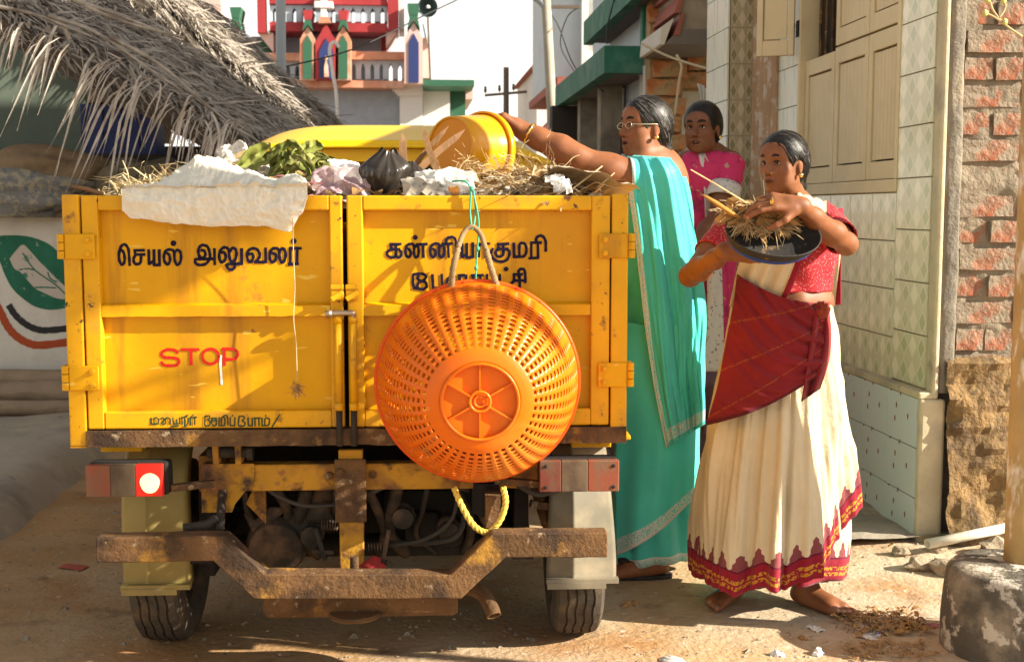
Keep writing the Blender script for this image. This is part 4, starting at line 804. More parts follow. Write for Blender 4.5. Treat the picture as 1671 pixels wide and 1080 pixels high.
def mudguard(x0, x1, mat, taper):
    o = MB(); rows = []
    prof = [(.105, .238), (.10, .30), (.098, .40), (.105, .50), (.13, .575), (.20, .625), (.34, .648), (.55, .650), (.72, .62)]
    ribs = [0, .06, .34, .36, .39, .41, .94, 1.]
    for y, z in spline([(0, a, b) for a, b in prof], 4) and [(p.y, p.z) for p in spline([(0, a, b) for a, b in prof], 4)]:
        k = sm((z-.25)/.4)*taper
        a, b = x0+k*.012, x1-k*.025; row = [(a+.004, y+.075, z)]
        for t in ribs:
            dz = .006 if .35 < t < .40 else 0
            rnd = .010 if t in (0, 1.) else 0
            row.append((lerp(a, b, t), y-dz+rnd, z))
        row.append((b-.004, y+.075, z)); rows.append(row)
    g = o.grid(rows).obj('mudguard', mat, T, smooth=True, solid=.004)
    MB().box((x0-.004, .086, .236), (x1+.006, .112, .250)).box((x0-.002, .084, .222), (x1-.03, .0855, .240)).obj('lower_lip', mat, g, bev=.003)
    MB().lathe([(0, 0), (.006, 0), (.005, .012), (0, .013)], 8, Matrix.Translation((lerp(x0, x1, .62), .094, .39)) @ Matrix.Rotation(R(90), 4, 'X')).obj('bolt', 'bare_steel', g)
    return g
mudguard(-.632, -.452, 'mudguard_olive', .2); mudguard(.548, .742, 'mudguard_pale', 1.)
def wheel(xc, yc, w=.150, rad=.272, vis=True):
    root = empty('wheel', (xc, yc, rad)); root.parent = T
    seg = 72; h = w/2
    prof = [(-h*.72, .155, 0), (-h*.98, .185, 0), (-h*1.02, .215, 0), (-h*.96, .245, 0), (-h*.90, rad-.016, 0), (-h*.80, rad-.006, 0)]
    for g in (-.50, -.17, .17, .50):
        prof += [(g*h-.0034, rad, 1), (g*h-.0022, rad-.007, 1), (g*h+.0022, rad-.007, 1), (g*h+.0034, rad, 1)]
    prof += [(-x, r_, z) for x, r_, z in prof[5::-1]]
    vs = []; fs = []
    for k in range(seg):
        a = 2*math.pi*k/seg; zz = .0018*(1 if k % 4 in (0, 1) else -1)
        for x, r_, g in prof:
            rr = r_+ (.0015*mnoise.noise(Vector((x*30, math.cos(a)*9, math.sin(a)*9))) if r_ > .2 else 0)
            vs.append((x+g*zz, rr*math.cos(a), rr*math.sin(a)))
    n = len(prof)
    for k in range(seg):
        for i in range(n-1):
            a = k*n+i; b = (k+1) % seg*n+i; fs.append((a, a+1, b+1, b))
    MB().add(vs, fs).obj('tyre', 'tyre_rubber', root)
    RM = Matrix.Rotation(R(90), 4, 'Y')
    MB().lathe([(.0, -.02), (.05, -.02), (.06, -.03), (.11, -.028), (.135, -.045), (.15, -.055), (.157, -.055), (.157, .055), (.15, .055), (.135, .03), (.06, .02), (0, .03)], 36, RM).obj('rim', 'grimy_metal', root, smooth=True)
    return root
wheel(-.565, .40); wheel(.648, .40)
wheel(-.60, 2.75); wheel(.62, 2.75)

# --- chassis, bumper, running gear
ch = MB().box((-.407, .085, .512), (.53, .135, .586)).obj('cross_beam', 'rusty_yellow', T, bev=.004)
MB().prism([(-.407, .08, .59), (-.407, .08, .455), (-.325, .08, .455), (-.316, .08, .478), (-.262, .08, .545), (-.262, .08, .59)], (0, .004, 0)).obj('gusset', 'rusty_yellow', T)
MB().box((-.030, .060, .285), (.036, .083, .63)).obj('centre_post', 'rusty_yellow', T, bev=.003)
MB().box((-.040, .050, .43), (.045, .0595, .605)).obj('plate', 'rust', T, bev=.002)
for x, z in ((-.058, .555), (.062, .555), (-.025, .57), (.03, .44)):
    MB().lathe([(0, 0), (.011, 0), (.011, .007), (0, .008)], 6, Matrix.Translation((x, .0835 if abs(x) > .05 else .05, z)) @ Matrix.Rotation(R(90), 4, 'X')).obj('bolt', 'rust', T)
for x in (-.36, -.30, .40, .46):                               # clevis lugs between bed and chassis
    MB().prism([(x-.008, .04, .657), (x-.008, .13, .657), (x-.008, .11, .595), (x-.008, .05, .595)], (.016, 0, 0)).obj('lug', 'rusty_yellow', T, bev=.002)
MB().tube([(-.385, .07, .625), (-.275, .07, .625)], .016, 12).tube([(-.278, .07, .625), (-.262, .07, .625)], .024, 6).obj('pivot_pin', 'grimy_metal', T)
for x in (-.40, .40): MB().box((x-.025, .14, .50), (x+.025, 3.0, .60)).obj('chassis_rail', 'rusty_yellow', T)
for x in (-.62, .66): MB().box((x-.12, .10, .643), (x+.12, .20, .655)).box((x-.05, .06, .630), (x+.06, .26, .645)).obj('bed_bracket', 'truck_yellow', T, bev=.003)
bum = MB(); yb = -.085
pl = [(-.640, .407), (-.325, .407), (-.222, .304), (.288, .296), (.402, .405), (.690, .402)]
ymid = [-.085]*6
hh = .033
def off(i):
    return pl[i]
top, bot = [], []
for i, (x, z) in enumerate(pl):
    if i in (0, 5): top.append((x, z+hh)); bot.append((x, z-hh)); continue
    k = {1: (.012, -.016), 2: (.014, -.012), 3: (-.014, .012), 4: (-.012, .016)}[i]
    top.append((x+(.018 if i == 1 else .014 if i == 2 else -.014 if i == 3 else -.018), z+hh)); bot.append((x-(.016 if i == 1 else .014 if i == 2 else -.014 if i == 3 else -.016), z-hh))
vs, fs = [], []
for (a, b) in zip(top, bot):
    vs += [(a[0], -.115, a[1]), (b[0], -.115, b[1]), (b[0], -.055, b[1]), (a[0], -.055, a[1])]
for i in range(5):
    o_ = i*4; fs += [(o_+k, o_+(k+1) % 4, o_+4+(k+1) % 4, o_+4+k) for k in range(4)]
fs += [(3, 2, 1, 0), (20, 21, 22, 23)]
# subdivide the long faces for a dented look
bm = bmesh.new(); bv = [bm.verts.new(v) for v in vs]; [bm.faces.new([bv[i] for i in f]) for f in fs]
bmesh.ops.bevel(bm, geom=bm.edges[:], offset=.003, segments=1, affect='EDGES')
bmesh.ops.triangulate(bm, faces=bm.faces[:]); bmesh.ops.subdivide_edges(bm, edges=[e for e in bm.edges if e.calc_length() > .05], cuts=5, use_grid_fill=True)
for v in bm.verts: v.co += Vector((0, 1, 1))*.0022*mnoise.noise(v.co*28)
MB().bm(bm).obj('bumper', 'rust', T)
MB().tube([(-.335, -.04, .44), (-.345, .02, .46), (-.345, .06, .52)], .012, 8).tube([(-.43, -.05, .446), (-.37, -.04, .452), (-.345, -.03, .47)], .012, 8).obj('bumper_bracket', 'grimy_metal', T, smooth=True)
MB().box((.37, -.04, .435), (.41, .08, .52)).obj('bumper_bracket', 'rust', T)
MB().lathe([(0, -.006), (.068, -.006), (.073, 0), (.068, .007), (.012, .009), (.012, .16), (0, .16)], 28, Matrix.Translation((.014, .01, .186))).obj('step_disc', 'rust', T, smooth=False)
MB().lathe([(0, -.27), (.046, -.27), (.055, -.26), (.055, .245), (.048, .26), (0, .26)], 24, Matrix.Translation((.035, .05, .222)) @ Matrix.Rotation(R(90), 4, 'Y')).obj('silencer', 'rust', T, smooth=True)
MB().tube(spline([(.28, .05, .245), (.33, .03, .247), (.365, .0, .236), (.385, -.03, .210), (.392, -.045, .192)], 5), .0185, 14, caps=False).obj('tail_pipe', 'rust', T, smooth=True, solid=.003)
# differential, axle, gear case, springs and hoses seen in the dark
MB().tube([(-.5, .40, .272), (.58, .40, .272)], .035, 14).obj('axle', 'dark_grime', T, smooth=True)
MB().lathe([(0, -.045), (.03, -.045), (.035, -.03), (.075, -.026), (.082, -.012), (.098, -.01), (.10, .02), (.085, .05), (0, .05)], 28, Matrix.Translation((-.225, .24, .325)) @ Matrix.Scale(.88, 4) @ Matrix.Rotation(R(100), 4, 'X')).obj('gear_case', 'grimy_metal', T, smooth=False)
MB().prism([(-.30, .20, .46), (-.285, .20, .40), (-.24, .20, .44), (-.15, .20, .435), (-.13, .20, .40), (-.125, .20, .34), (-.17, .20, .335), (-.20, .20, .42), (-.29, .20, .36), (-.315, .20, .42)], (0, .02, 0)).obj('case_bracket', 'grimy_metal', T, bev=.004)
MB().lathe([(0, 0), (.05, 0), (.055, .01), (.055, .05), (.045, .06), (.045, .10), (.05, .11), (.05, .14), (0, .14)], 20, Matrix.Translation((-.105, .24, .395))).obj('air_filter', 'grimy_metal', T, smooth=False)
MB().prism([(-.30, .16, .46), (-.26, .16, .54), (-.245, .16, .56), (-.245, .16, .40)], (0, .02, 0)).obj('stay_plate', 'rusty_yellow', T)
def coil(name, a, b, r_, turns, w):
    a, b = Vector(a), Vector(b); d = b-a; u = d.orthogonal().normalized(); v_ = d.normalized().cross(u)
    MB().tube([a+d*(i/(turns*8))+(u*math.cos(i*math.pi/4)+v_*math.sin(i*math.pi/4))*r_ for i in range(turns*8+1)], w, 5).obj(name, 'grimy_metal', T, smooth=True)
coil('spring', (-.085, .12, .405), (-.04, .12, .405), .014, 6, .0025); coil('spring', (.045, .10, .345), (.095, .10, .345), .013, 6, .0025)
MB().beam((-.10, .11, .40), (-.075, .11, .31), .018, .012).beam((-.11, .11, .335), (-.05, .11, .33), .018, .012).obj('lever', 'grimy_metal', T, bev=.002)
MB().beam((.105, .09, .40), (.085, .09, .30), .02, .012).beam((.05, .09, .30), (.10, .09, .305), .02, .012).obj('lever', 'grimy_metal', T, bev=.002)
MB().blob((.062, .06, .305), (.035, .02, .022), 2, .4, 3., 4).obj('red_rag', M('rag_red', (.32, .03, .03), .8), T, smooth=True)
for i, pts in enumerate([[(-.27, .12, .54), (-.20, .11, .49), (-.12, .10, .465), (.0, .1, .47)], [(.05, .09, .50), (.12, .1, .53), (.2, .1, .54), (.33, .12, .50)], [(.09, .13, .34), (.2, .12, .36), (.28, .12, .42), (.30, .14, .52)],
                       [(.46, .05, .53), (.52, .06, .50), (.6, .08, .52), (.62, .12, .55)], [(-.02, .16, .56), (-.1, .16, .52), (-.2, .18, .53)], [(.1, .2, .33), (.22, .16, .34), (.30, .15, .37), (.32, .2, .46)], [(-.33, .1, .36), (-.3, .1, .29), (-.22, .08, .25), (-.16, .06, .24)]]):
    MB().tube(spline(pts, 5), .006+.002*(i % 2), 7).obj('hose', 'rubber_hose', T, smooth=True)
MB().box((.08, .30, .26), (.34, .6, .46)).box((.14, .27, .30), (.24, .31, .40)).tube([(.28, .28, .33), (.28, .34, .33)], .04, 14).obj('engine_block', 'dark_grime', T, bev=.008)
MB().box((.36, .12, .42), (.42, .2, .56)).lathe([(0, 0), (.04, 0), (.04, .09), (0, .09)], 14, Matrix.Translation((.375, .10, .44))).obj('battery_box', 'dark_grime', T, bev=.004)
MB().box((-.44, .2, .24), (-.40, .5, .5)).obj('spring_hanger', 'dark_grime', T); MB().box((.46, .2, .30), (.50, .5, .52)).obj('spring_hanger', 'dark_grime', T)
for x in (-.42, .48):
    for k in range(4): MB().box((x-.03, -.0+.12+k*.06, .30+k*.012), (x+.03, .75-k*.05, .309+k*.012)).obj('leaf_spring', 'dark_grime', T)
MB().beam((.50, .2, .56), (.56, .26, .36), .03, .02).beam((.50, .12, .46), (.60, .14, .44), .02, .02).obj('stay', 'rust', T)
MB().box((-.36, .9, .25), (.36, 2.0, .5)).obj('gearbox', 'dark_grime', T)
MB().box((-.44, .66, .17), (.50, .70, .64)).obj('dark_backing', 'dark_grime', T)  # dark panel added to block the light from behind the running gear
for k in range(9): x = -.30+.085*k; MB().tube(spline([(x, .14+.02*(k % 3), .50), (x+.03*math.sin(k*2.), .2, .42), (x+.05*math.cos(k*1.7), .26, .34), (x+.02, .3, .27)], 4), .008+.006*(k % 3), 7).obj('pipe', 'grimy_metal', T, smooth=True)
for k in range(5): MB().lathe([(0, -.03), (.03+.008*(k % 2), -.03), (.035, -.01), (.022, .0), (.03, .02), (.03, .04), (0, .045)], 12, Matrix.Translation((-.12+.13*k, .2+.03*(k % 2), .36+.05*((k*2) % 3))) @ Matrix.Rotation(R(90), 4, 'X')).obj('pump', 'grimy_metal', T)

# --- cab
def cab():
    o = MB(); xs = np.linspace(-.715, .715, 31); ys = [2.15, 2.17, 2.22, 2.4, 2.6, 2.8, 3.0, 3.2, 3.35]
    rows = []
    for y in ys:
        k = sm((y-2.15)/.5); e = sm((3.35-y)/.25) if y > 3.1 else 1.
        row = []
        for x in xs:
            u = abs(x/.715); z = 1.495+(.085+.085*k)*(1-u**4.5)*e+.012*k
            if y == 2.15: z = 1.488+.075*(1-u**4.5)
            row.append((x, y, z))
        rows.append(row)
    roof = o.grid(rows).obj('cab_roof', 'cab_yellow', T, smooth=True, solid=.012)
    MB().tube(spline([(x, 2.146, 1.484+.075*(1-abs(x/.715)**4.5)) for x in xs[::2]], 2), .009, 8).obj('gutter', 'cab_yellow', roof, smooth=True)
    b = MB(); prof = [(x, 1.480+.070*(1-abs(x/.715)**4.5)) for x in np.linspace(-.69, .69, 25)]
    b.grid([[(x, 2.20, z) for x, z in prof], [(x, 2.20, z-.055) for x, z in prof]])
    b.box((-.69, 2.20, .5), (.69, 2.23, 1.18)); b.box((-.69, 2.2, 1.18), (-.60, 2.23, 1.45)); b.box((.60, 2.2, 1.18), (.69, 2.23, 1.45))
    b.box((-.70, 2.22, .5), (-.67, 3.5, 1.18)).box((.67, 2.22, .5), (.70, 3.5, 1.18)).box((-.70, 2.22, 1.18), (-.67, 2.30, 1.49)).box((.67, 2.22, 1.18), (.70, 2.30, 1.49)).box((-.7, 3.42, .4), (.7, 3.5, 1.0))
    b.obj('cab_shell', 'cab_yellow', T)
    g = MB().box((-.61, 2.208, 1.16), (.61, 2.22, 1.47)).obj('rear_window', 'black_glass', T)
    MB().box((-.62, 2.19, 1.44), (.62, 2.21, 1.452)).box((-.62, 2.19, 1.30), (.62, 2.21, 1.312)).box((-.62, 2.19, 1.36), (.62, 2.21, 1.372)).obj('window_guard', 'grimy_metal', T)
    MB().box((.655, 2.205, 1.1), (.70, 2.24, 1.46)).obj('door_seal', 'black_glass', T)
    MB().tube([(.70, 2.32, 1.38), (.80, 2.30, 1.40)], .008, 8).box((.78, 2.29, 1.30), (.87, 2.32, 1.41), .01).obj('wing_mirror', 'black_glass', T)
cab()

# ================================================================== hanging basket
def W(l): return t2w(l)
bsm = M('basket_orange', (.80, .155, .004), .34, var=.10, vscale=6., spec=.32, layers=[((.66, .26, .04), 3., .52, .74), ((.30, .15, .05), 9., .64, .74), ((.78, .40, .12), 22., .66, .76)], bump=(50., .15, .003), trans=.10)
M('basket_rim', (.72, .085, .006), .4)
BC = Vector((.35, -.038, .828))
bsk = empty('plastic_basket', W((BC.x, BC.y, BC.z-.27)), TAU, 'big orange perforated plastic basket hanging on the right truck door', 'basket')
TILT = Matrix.Rotation(R(3.), 4, 'X')
def bpt(r_, d, a): return TILT @ Vector((r_*math.sin(a), -d, r_*math.cos(a)))+Vector((0, 0, .27))
prof = [(p.x, p.y) for p in spline([(.266, .0, 0), (.262, .02, 0), (.250, .072, 0), (.229, .128, 0), (.198, .180, 0), (.163, .220, 0), (.136, .240, 0), (.118, .250, 0), (.097, .255, 0)], 10)]
seg_l = [0]
for i in range(1, len(prof)): seg_l.append(seg_l[-1]+math.dist(prof[i], prof[i-1]))
def pat(s):
    s = max(0, min(seg_l[-1], s)); i = max(1, next(k for k in range(len(seg_l)) if seg_l[k] >= s-1e-9)); t = (s-seg_l[i-1])/(seg_l[i]-seg_l[i-1]+1e-12)
    return lerp(prof[i-1][0], prof[i][0], t), lerp(prof[i-1][1], prof[i][1], t)
NS, NR = 44, 16
s0, s1 = .022, seg_l[-1]-.036
ss = [0, .012, s0]
kinds = [0, 0, 0]
for k in range(NR):
    a = lerp(s0, s1, k/NR); b = lerp(s0, s1, (k+1)/NR); ss += [lerp(a, b, .30), lerp(a, b, .80)]; kinds += [1, 0]
ss += [s1, s1+.010, s1+.02, s1+.03, seg_l[-1]]; kinds += [0]*5
mb = MB(); na = NS*4; vs, fs = [], []
for s in ss:
    r_, d = pat(s)
    for k in range(NS):
        a = 2*math.pi*k/NS; da = 2*math.pi/NS
        for f in (.24, .50, .76, 1.0): vs.append(bpt(r_, d, a+da*(f-.5)))
for i in range(len(ss)-1):
    hole = i >= 3 and i < 3+2*NR and (i-3) % 2 == 0
    for k in range(na):
        if hole and k % 4 in (0, 1) and not (k//4 % 11 == 5 and i < 9): continue
        b = (k+1) % na; fs.append((i*na+k, i*na+b, (i+1)*na+b, (i+1)*na+k))
mb.add(vs, fs); mb.obj('bowl', bsm, bsk, smooth=True, solid=.0035)
def ring(name, r_, d, t, mat, n=72): return MB().tube([bpt(r_, d, 2*math.pi*k/n) for k in range(n+1)], t, 8, caps=False).obj(name, mat, bsk, smooth=True)
ring('rim', .2685, -.002, .0065, 'basket_rim'); ring('rim_lip', .262, .010, .003, 'basket_rim'); ring('base_ring', .0945, .258, .0042, bsm); ring('hub_ring', .025, .253, .004, bsm); ring('hub_ring', .014, .250, .003, bsm)
MB().add([bpt(0, .243, 0)]+[bpt(.094, .243, 2*math.pi*k/48) for k in range(48)], [(0, k+1, (k+1) % 48+1) for k in range(48)]).obj('base', bsm, bsk, solid=.003)
for k in range(6): a = math.pi*k/3; MB().beam(bpt(.022, .2495, a), bpt(.092, .2495, a), .0042, .012, up=(0, 1, 0)).obj('spoke', bsm, bsk)
for k in range(24): a = 2*math.pi*(k+.5)/24; MB().beam(bpt(.262, .0, a), bpt(.272, .0, a), .003, .016, up=(0, 1, 0)).obj('rim_rib', 'basket_rim', bsk)
M('rope_coir', (.25, .165, .08), .9, var=.2, bump=(90., .6, .004)); M('rope_yellow', (.62, .44, .08), .8, var=.15)
def braid(name, pts, r_, mat, par, base, turns=14, n=10):
    P = spline([Vector(p)-base for p in pts], n); rootm = None
    for ph in (0, 2.1, 4.2):
        q = []
        for i, p in enumerate(P):
            t = (P[min(i+1, len(P)-1)]-P[max(i-1, 0)]).normalized(); u = t.cross(Vector((0, 1, 0))).normalized(); v_ = t.cross(u)
            a = ph+i/len(P)*turns*2*math.pi; q.append(p+(u*math.cos(a)+v_*math.sin(a))*r_*.55)
        o = MB().tube(q, r_*.62, 7).obj(name, mat, par if rootm is None else rootm, smooth=True)
        rootm = rootm or o
    return rootm
bb = Vector((BC.x, BC.y, BC.z-.27))
h0 = [tl(736, 478, -.055), tl(739, 440, -.06), tl(747, 405, -.05), tl(757, 380, -.03), tl(770, 370, -.025), tl(784, 382, -.03), tl(793, 408, -.05), tl(802, 440, -.06), tl(813, 474, -.055)]
braid('rope_handle', h0[:3], .0085, 'rope_coir', bsk, bb, 5); braid('rope_handle', h0[6:], .0085, 'rope_coir', bsk, bb, 5)
MB().tube(spline([p-bb for p in h0[2:7]], 6), .0072, 9).obj('rope_loop', 'rope_coir', bsk, smooth=True)
braid('rope_handle', [tl(741, 795, -.05), tl(752, 822, -.06), tl(772, 856, -.06), tl(795, 868, -.06), tl(815, 850, -.06), tl(825, 820, -.06), tl(821, 795, -.05)], .0078, 'rope_yellow', bsk, bb, 7)
gs = MB().tube(spline([W(tl(738, 296, .03)), W(tl(758, 296, .0)), W(tl(768, 310, -.012)), W(tl(767, 345, -.014)), W(tl(771, 374, -.03)), W(tl(776, 345, -.014)), W(tl(773, 312, -.012))], 6), .0028, 6).tube(spline([W(tl(772, 312, -.012)), W(tl(781, 360, -.02)), W(tl(779, 405, -.014)), W(tl(777, 440, -.012)), W(tl(776, 462, -.012))], 6), .0022, 6)
for q in ((780, 406), (777, 437), (770, 308)): gs.blob(W(tl(q[0], q[1], -.014)), (.006, .006, .008), 1, .2)
tag(gs.obj('green_string', M('string_green', (.06, .38, .24), .5), smooth=True), 'thin green string tying the orange basket to the truck', 'string')

# ================================================================== rubbish in the load
rr = random.Random(21)
M('rubbish_base', (.30, .22, .13), .95, var=.4, vscale=14., layers=[((.52, .46, .36), 20., .52, .62), ((.12, .085, .05), 13., .54, .66)], bump=(40., .8, .02))
def heap(x, y):
    crest = {-.7: 1.325, -.55: 1.345, -.4: 1.37, -.2: 1.345, 0: 1.335, .2: 1.325, .4: 1.36, .55: 1.36, .7: 1.32}
    ks = sorted(crest); k = max(0, min(len(ks)-2, next((i for i in range(len(ks)-1) if ks[i+1] >= x), len(ks)-2))); t = (x-ks[k])/(ks[k+1]-ks[k])
    c = lerp(crest[ks[k]], crest[ks[k+1]], sm(t))
    return lerp(1.285, c, sm((y-.02)/.35))+.018*fbm(x*7, y*7)+.02*sm((y-.3)/.6)*fbm(x*3, y*3, 5.)-.10*sm((y-.55)/.9)
mb = MB().grid([[W((lerp(-.695, .715, i/60), lerp(.034, 2.08, (j/40)**1.5), heap(lerp(-.695, .715, i/60), lerp(.034, 2.08, (j/40)**1.5)))) for i in range(61)] for j in range(41)])
tag(mb.obj('rubbish_heap', 'rubbish_base', smooth=False), 'loose mixed rubbish filling the truck bed', 'rubbish', kind='stuff')
cols = [('straw_pale', (.62, .48, .26)), ('leaf_dry', (.36, .21, .085)), ('husk_tan', (.50, .36, .20)), ('scrap_white', (.70, .66, .58)), ('leaf_olive', (.22, .21, .055)), ('scrap_pink', (.50, .20, .22))]
for n_, c_ in cols: M(n_, c_, .75, var=.3, vscale=20., trans=.2)
def scatter(name, mat, n, xr, yr, kind, label, L=(.03, .10), wd=(.003, .006), lift=.02, up=.25, cat='litter', base=heap, xf=W):
    mb = MB()
    for i in range(n):
        x, y = rr.uniform(*xr), rr.uniform(*yr); p = Vector((x, y, base(x, y)+rr.uniform(0, lift)))
        a = rr.uniform(0, 6.28); d = Vector((math.cos(a), math.sin(a), rr.uniform(-.2, up)*1.6)).normalized(); l = rr.uniform(*L); w = rr.uniform(*wd); s_ = d.cross(Vector((rr.uniform(-.4, .4), rr.uniform(-.4, .4), 1))).normalized()*w/2
        if kind == 'straw': b = Vector((0, 0, rr.uniform(-.1, .25)*l)); mb.grid([[xf(p+s_), xf(p-s_)], [xf(p+d*l*.5+s_+b), xf(p+d*l*.5-s_+b)], [xf(p+d*l+s_*.4), xf(p+d*l-s_*.4)]])
        elif kind == 'leaf':
            u = Vector((0, 0, 1)); rows = []
            cu = rr.uniform(-.6, .6)
            for k in range(5):
                t = k/4; ww = s_.normalized()*l*.26*math.sin(math.pi*min(.97, .06+t*.9)); c_ = p+d*l*t+u*(l*.25*math.sin(t*3)*rr.uniform(.3, 1.)); rows.append([xf(c_-ww+u*abs(cu)*l*.15), xf(c_), xf(c_+ww+u*cu*l*.2)])
            mb.grid(rows)
        elif kind == 'curl':
            pts = [p]; v = d
            for k in range(9): v = (v+Vector((rr.uniform(-.6, .6), rr.uniform(-.6, .6), rr.uniform(-.5, .6)))).normalized(); pts.append(pts[-1]+v*l/6)
            for k in range(9): mb.grid([[xf(pts[k]), xf(pts[k]+Vector((0, 0, w)))], [xf(pts[k+1]), xf(pts[k+1]+Vector((0, 0, w)))]])
    return tag(mb.obj(name, mat), label, cat, kind='stuff')
scatter('straw_litter', 'straw_pale', 420, (-.68, -.36), (.03, .5), 'straw', 'pale straw litter heaped at the left corner of the load', (.03, .11), lift=.04)
scatter('coconut_fibre', 'straw_pale', 110, (-.60, -.40), (.05, .3), 'curl', 'curly pale fibre on the straw at the left of the load', (.03, .07), (.001, .002), .03)
scatter('dry_leaves', 'leaf_dry', 420, (-.25, .70), (.03, .7), 'leaf', 'brown dry leaves littering the middle and right of the load', (.03, .075), lift=.03)
scatter('coir_husk', 'husk_tan', 420, (.25, .71), (.03, .8), 'straw', 'tan husk fibre covering the right side of the load', (.03, .13), (.003, .009), .05)
scatter('coir_hair', 'straw_pale', 170, (.28, .58), (.12, .6), 'curl', 'frizzy coir hair around the tipped yellow bucket', (.05, .11), (.0010, .002), .05, .5)
scatter('paper_scraps', 'scrap_white', 200, (-.3, .70), (.03, .6), 'leaf', 'white paper and plastic scraps among the husks', (.025, .06), lift=.03)
scatter('olive_leaves', 'leaf_olive', 60, (-.32, .1), (.05, .6), 'leaf', 'olive green leaf bits in the middle of the load', (.03, .07), lift=.03)
scatter('pink_scraps', 'scrap_pink', 36, (-.3, .05), (.03, .4), 'leaf', 'pinkish plastic scraps in the middle of the load', (.03, .07), lift=.03)
def crumple(name, mat, c, size, label, cat, seed, amp=.5, n=18, rot=(0, 0, 0), dome=.6, smooth=True):
    n = max(n, 12)*2; rg = lambda x, y, z: .5-abs(mnoise.noise(Vector((x, y, z))))
    mb = MB(); E_ = Euler(rot).to_matrix(); rows = []
    for j in range(n+1):
        row = []
        for i in range(n+1):
            u, v = i/n*2-1, j/n*2-1; e = 1+.25*fbm(u*1.5+seed, v*1.5, seed); rad = math.hypot(u, v)
            z = dome*(1-rad*rad*.75)+amp*(1.5*rg(u*1.2+seed*3, v*1.2, 1.)+.5*rg(u*2.6+v+seed, v*2.6, 4.)+.22*rg(u*5.5+seed, v*5.5-u*2, 9.)-1.)
            row.append(E_ @ Vector((u*size[0]*e, v*size[1]*e, z*size[2])))
        rows.append(row)
    o = mb.grid(rows).obj(name, mat, smooth=smooth); o.location = c; return tag(o, label, cat)
def glassy(name, col, alpha, rough=.25):
    m = M(name, col, rough, coat=.3); n, l, b = nodes_of(m); b.inputs['Alpha'].default_value = alpha; return m
glassy('plastic_clear', (.72, .68, .62), .62); glassy('plastic_white', (.74, .72, .68), .92); glassy('plastic_mauve', (.42, .28, .30), .85); M('plastic_black', (.03, .024, .02), .28, coat=.2)
crumple('plastic_bag', 'plastic_clear', W(tl(398, 262, .5)), (.075, .06, .085), 'crumpled clear plastic bag beside the wilted leaves', 'plastic bag', 1, .8, 24, rot=(R(60), 0, .3))
crumple('plastic_wrapper', 'plastic_mauve', W(tl(556, 296, .16)), (.085, .06, .04), 'mauve plastic wrapper in the middle of the load', 'wrapper', 2, .7, rot=(R(55), 0, -.2))
crumple('paper_bag', 'plastic_white', W(tl(580, 282, .30)), (.075, .05, .035), 'white torn paper bag behind the mauve wrapper', 'paper bag', 3, .6, rot=(R(40), .2, .5))
def tied_bag(c, w, h, label, seed):
    rows = []
    for j in range(22):
        t = j/21; rd = w*(math.sin(math.pi*min(1, .12+t*.72))**.7)*(1-.55*sm((t-.55)/.45)); row = []
        for i in range(48):
            a = 2*math.pi*i/48; cr = 1+(.10+.22*t)*(abs(mnoise.noise(Vector((math.cos(a)*2.2, math.sin(a)*2.2, seed+t*.8))))*2-.5)+.10*(abs(mnoise.noise(Vector((math.cos(a)*6, math.sin(a)*6, seed+t*3))))*2-.4)
            row.append(Vector((rd*cr*math.cos(a)+.25*w*t, rd*cr*.8*math.sin(a), h*t-h*.25+.05*h*math.sin(a*2+seed))))
        rows.append(row)
    m_ = MB().grid(rows, closed=True); tip = Vector((.25*w, 0, h*.72))
    for sx in (-1, 1): m_.grid([[tip+Vector((sx*.012*k*.5+sx*.003, dd, .012*math.sin(k*.75)*2-.004*k)) for dd in (-.008, .008)] for k in range(6)])
    o = m_.obj('black_bag', 'plastic_black', smooth=True); o.location = c; tag(o, label, 'plastic bag')
tied_bag(W(tl(625, 300, .16)), .062, .125, 'glossy black plastic bag left of the wooden stakes', 1.)
tied_bag(W(tl(664, 302, .30)), .055, .085, 'small black plastic bag at the foot of the stakes', 4.)
crumple('foil_packet', 'plastic_white', W(tl(728, 296, .10)), (.085, .045, .035), 'crumpled white foil packet above the green string', 'packet', 6, .8, 22, rot=(R(50), 0, 0))
crumple('newspaper', M('newsprint', (.42, .37, .30), .85, layers=[((.2, .17, .14), 30., .55, .65, 4.)]), W(tl(690, 302, .07)), (.055, .04, .03), 'grey crumpled newspaper on the rim of the right door', 'newspaper', 7, .5, rot=(R(35), 0, .1))
crumple('cloth_rag', M('rag_tan', (.46, .36, .25), .95, var=.2), W(tl(955, 297, .25)), (.13, .16, .03), 'tan rag lying along the right side of the load', 'rag', 8, .6, rot=(R(-8), R(12), .1), smooth=True)
crumple('paper_scrap', 'plastic_white', W(tl(915, 298, .10)), (.035, .03, .03), 'small white paper scrap at the right of the load', 'paper', 9, .7, rot=(R(50), 0, .6))
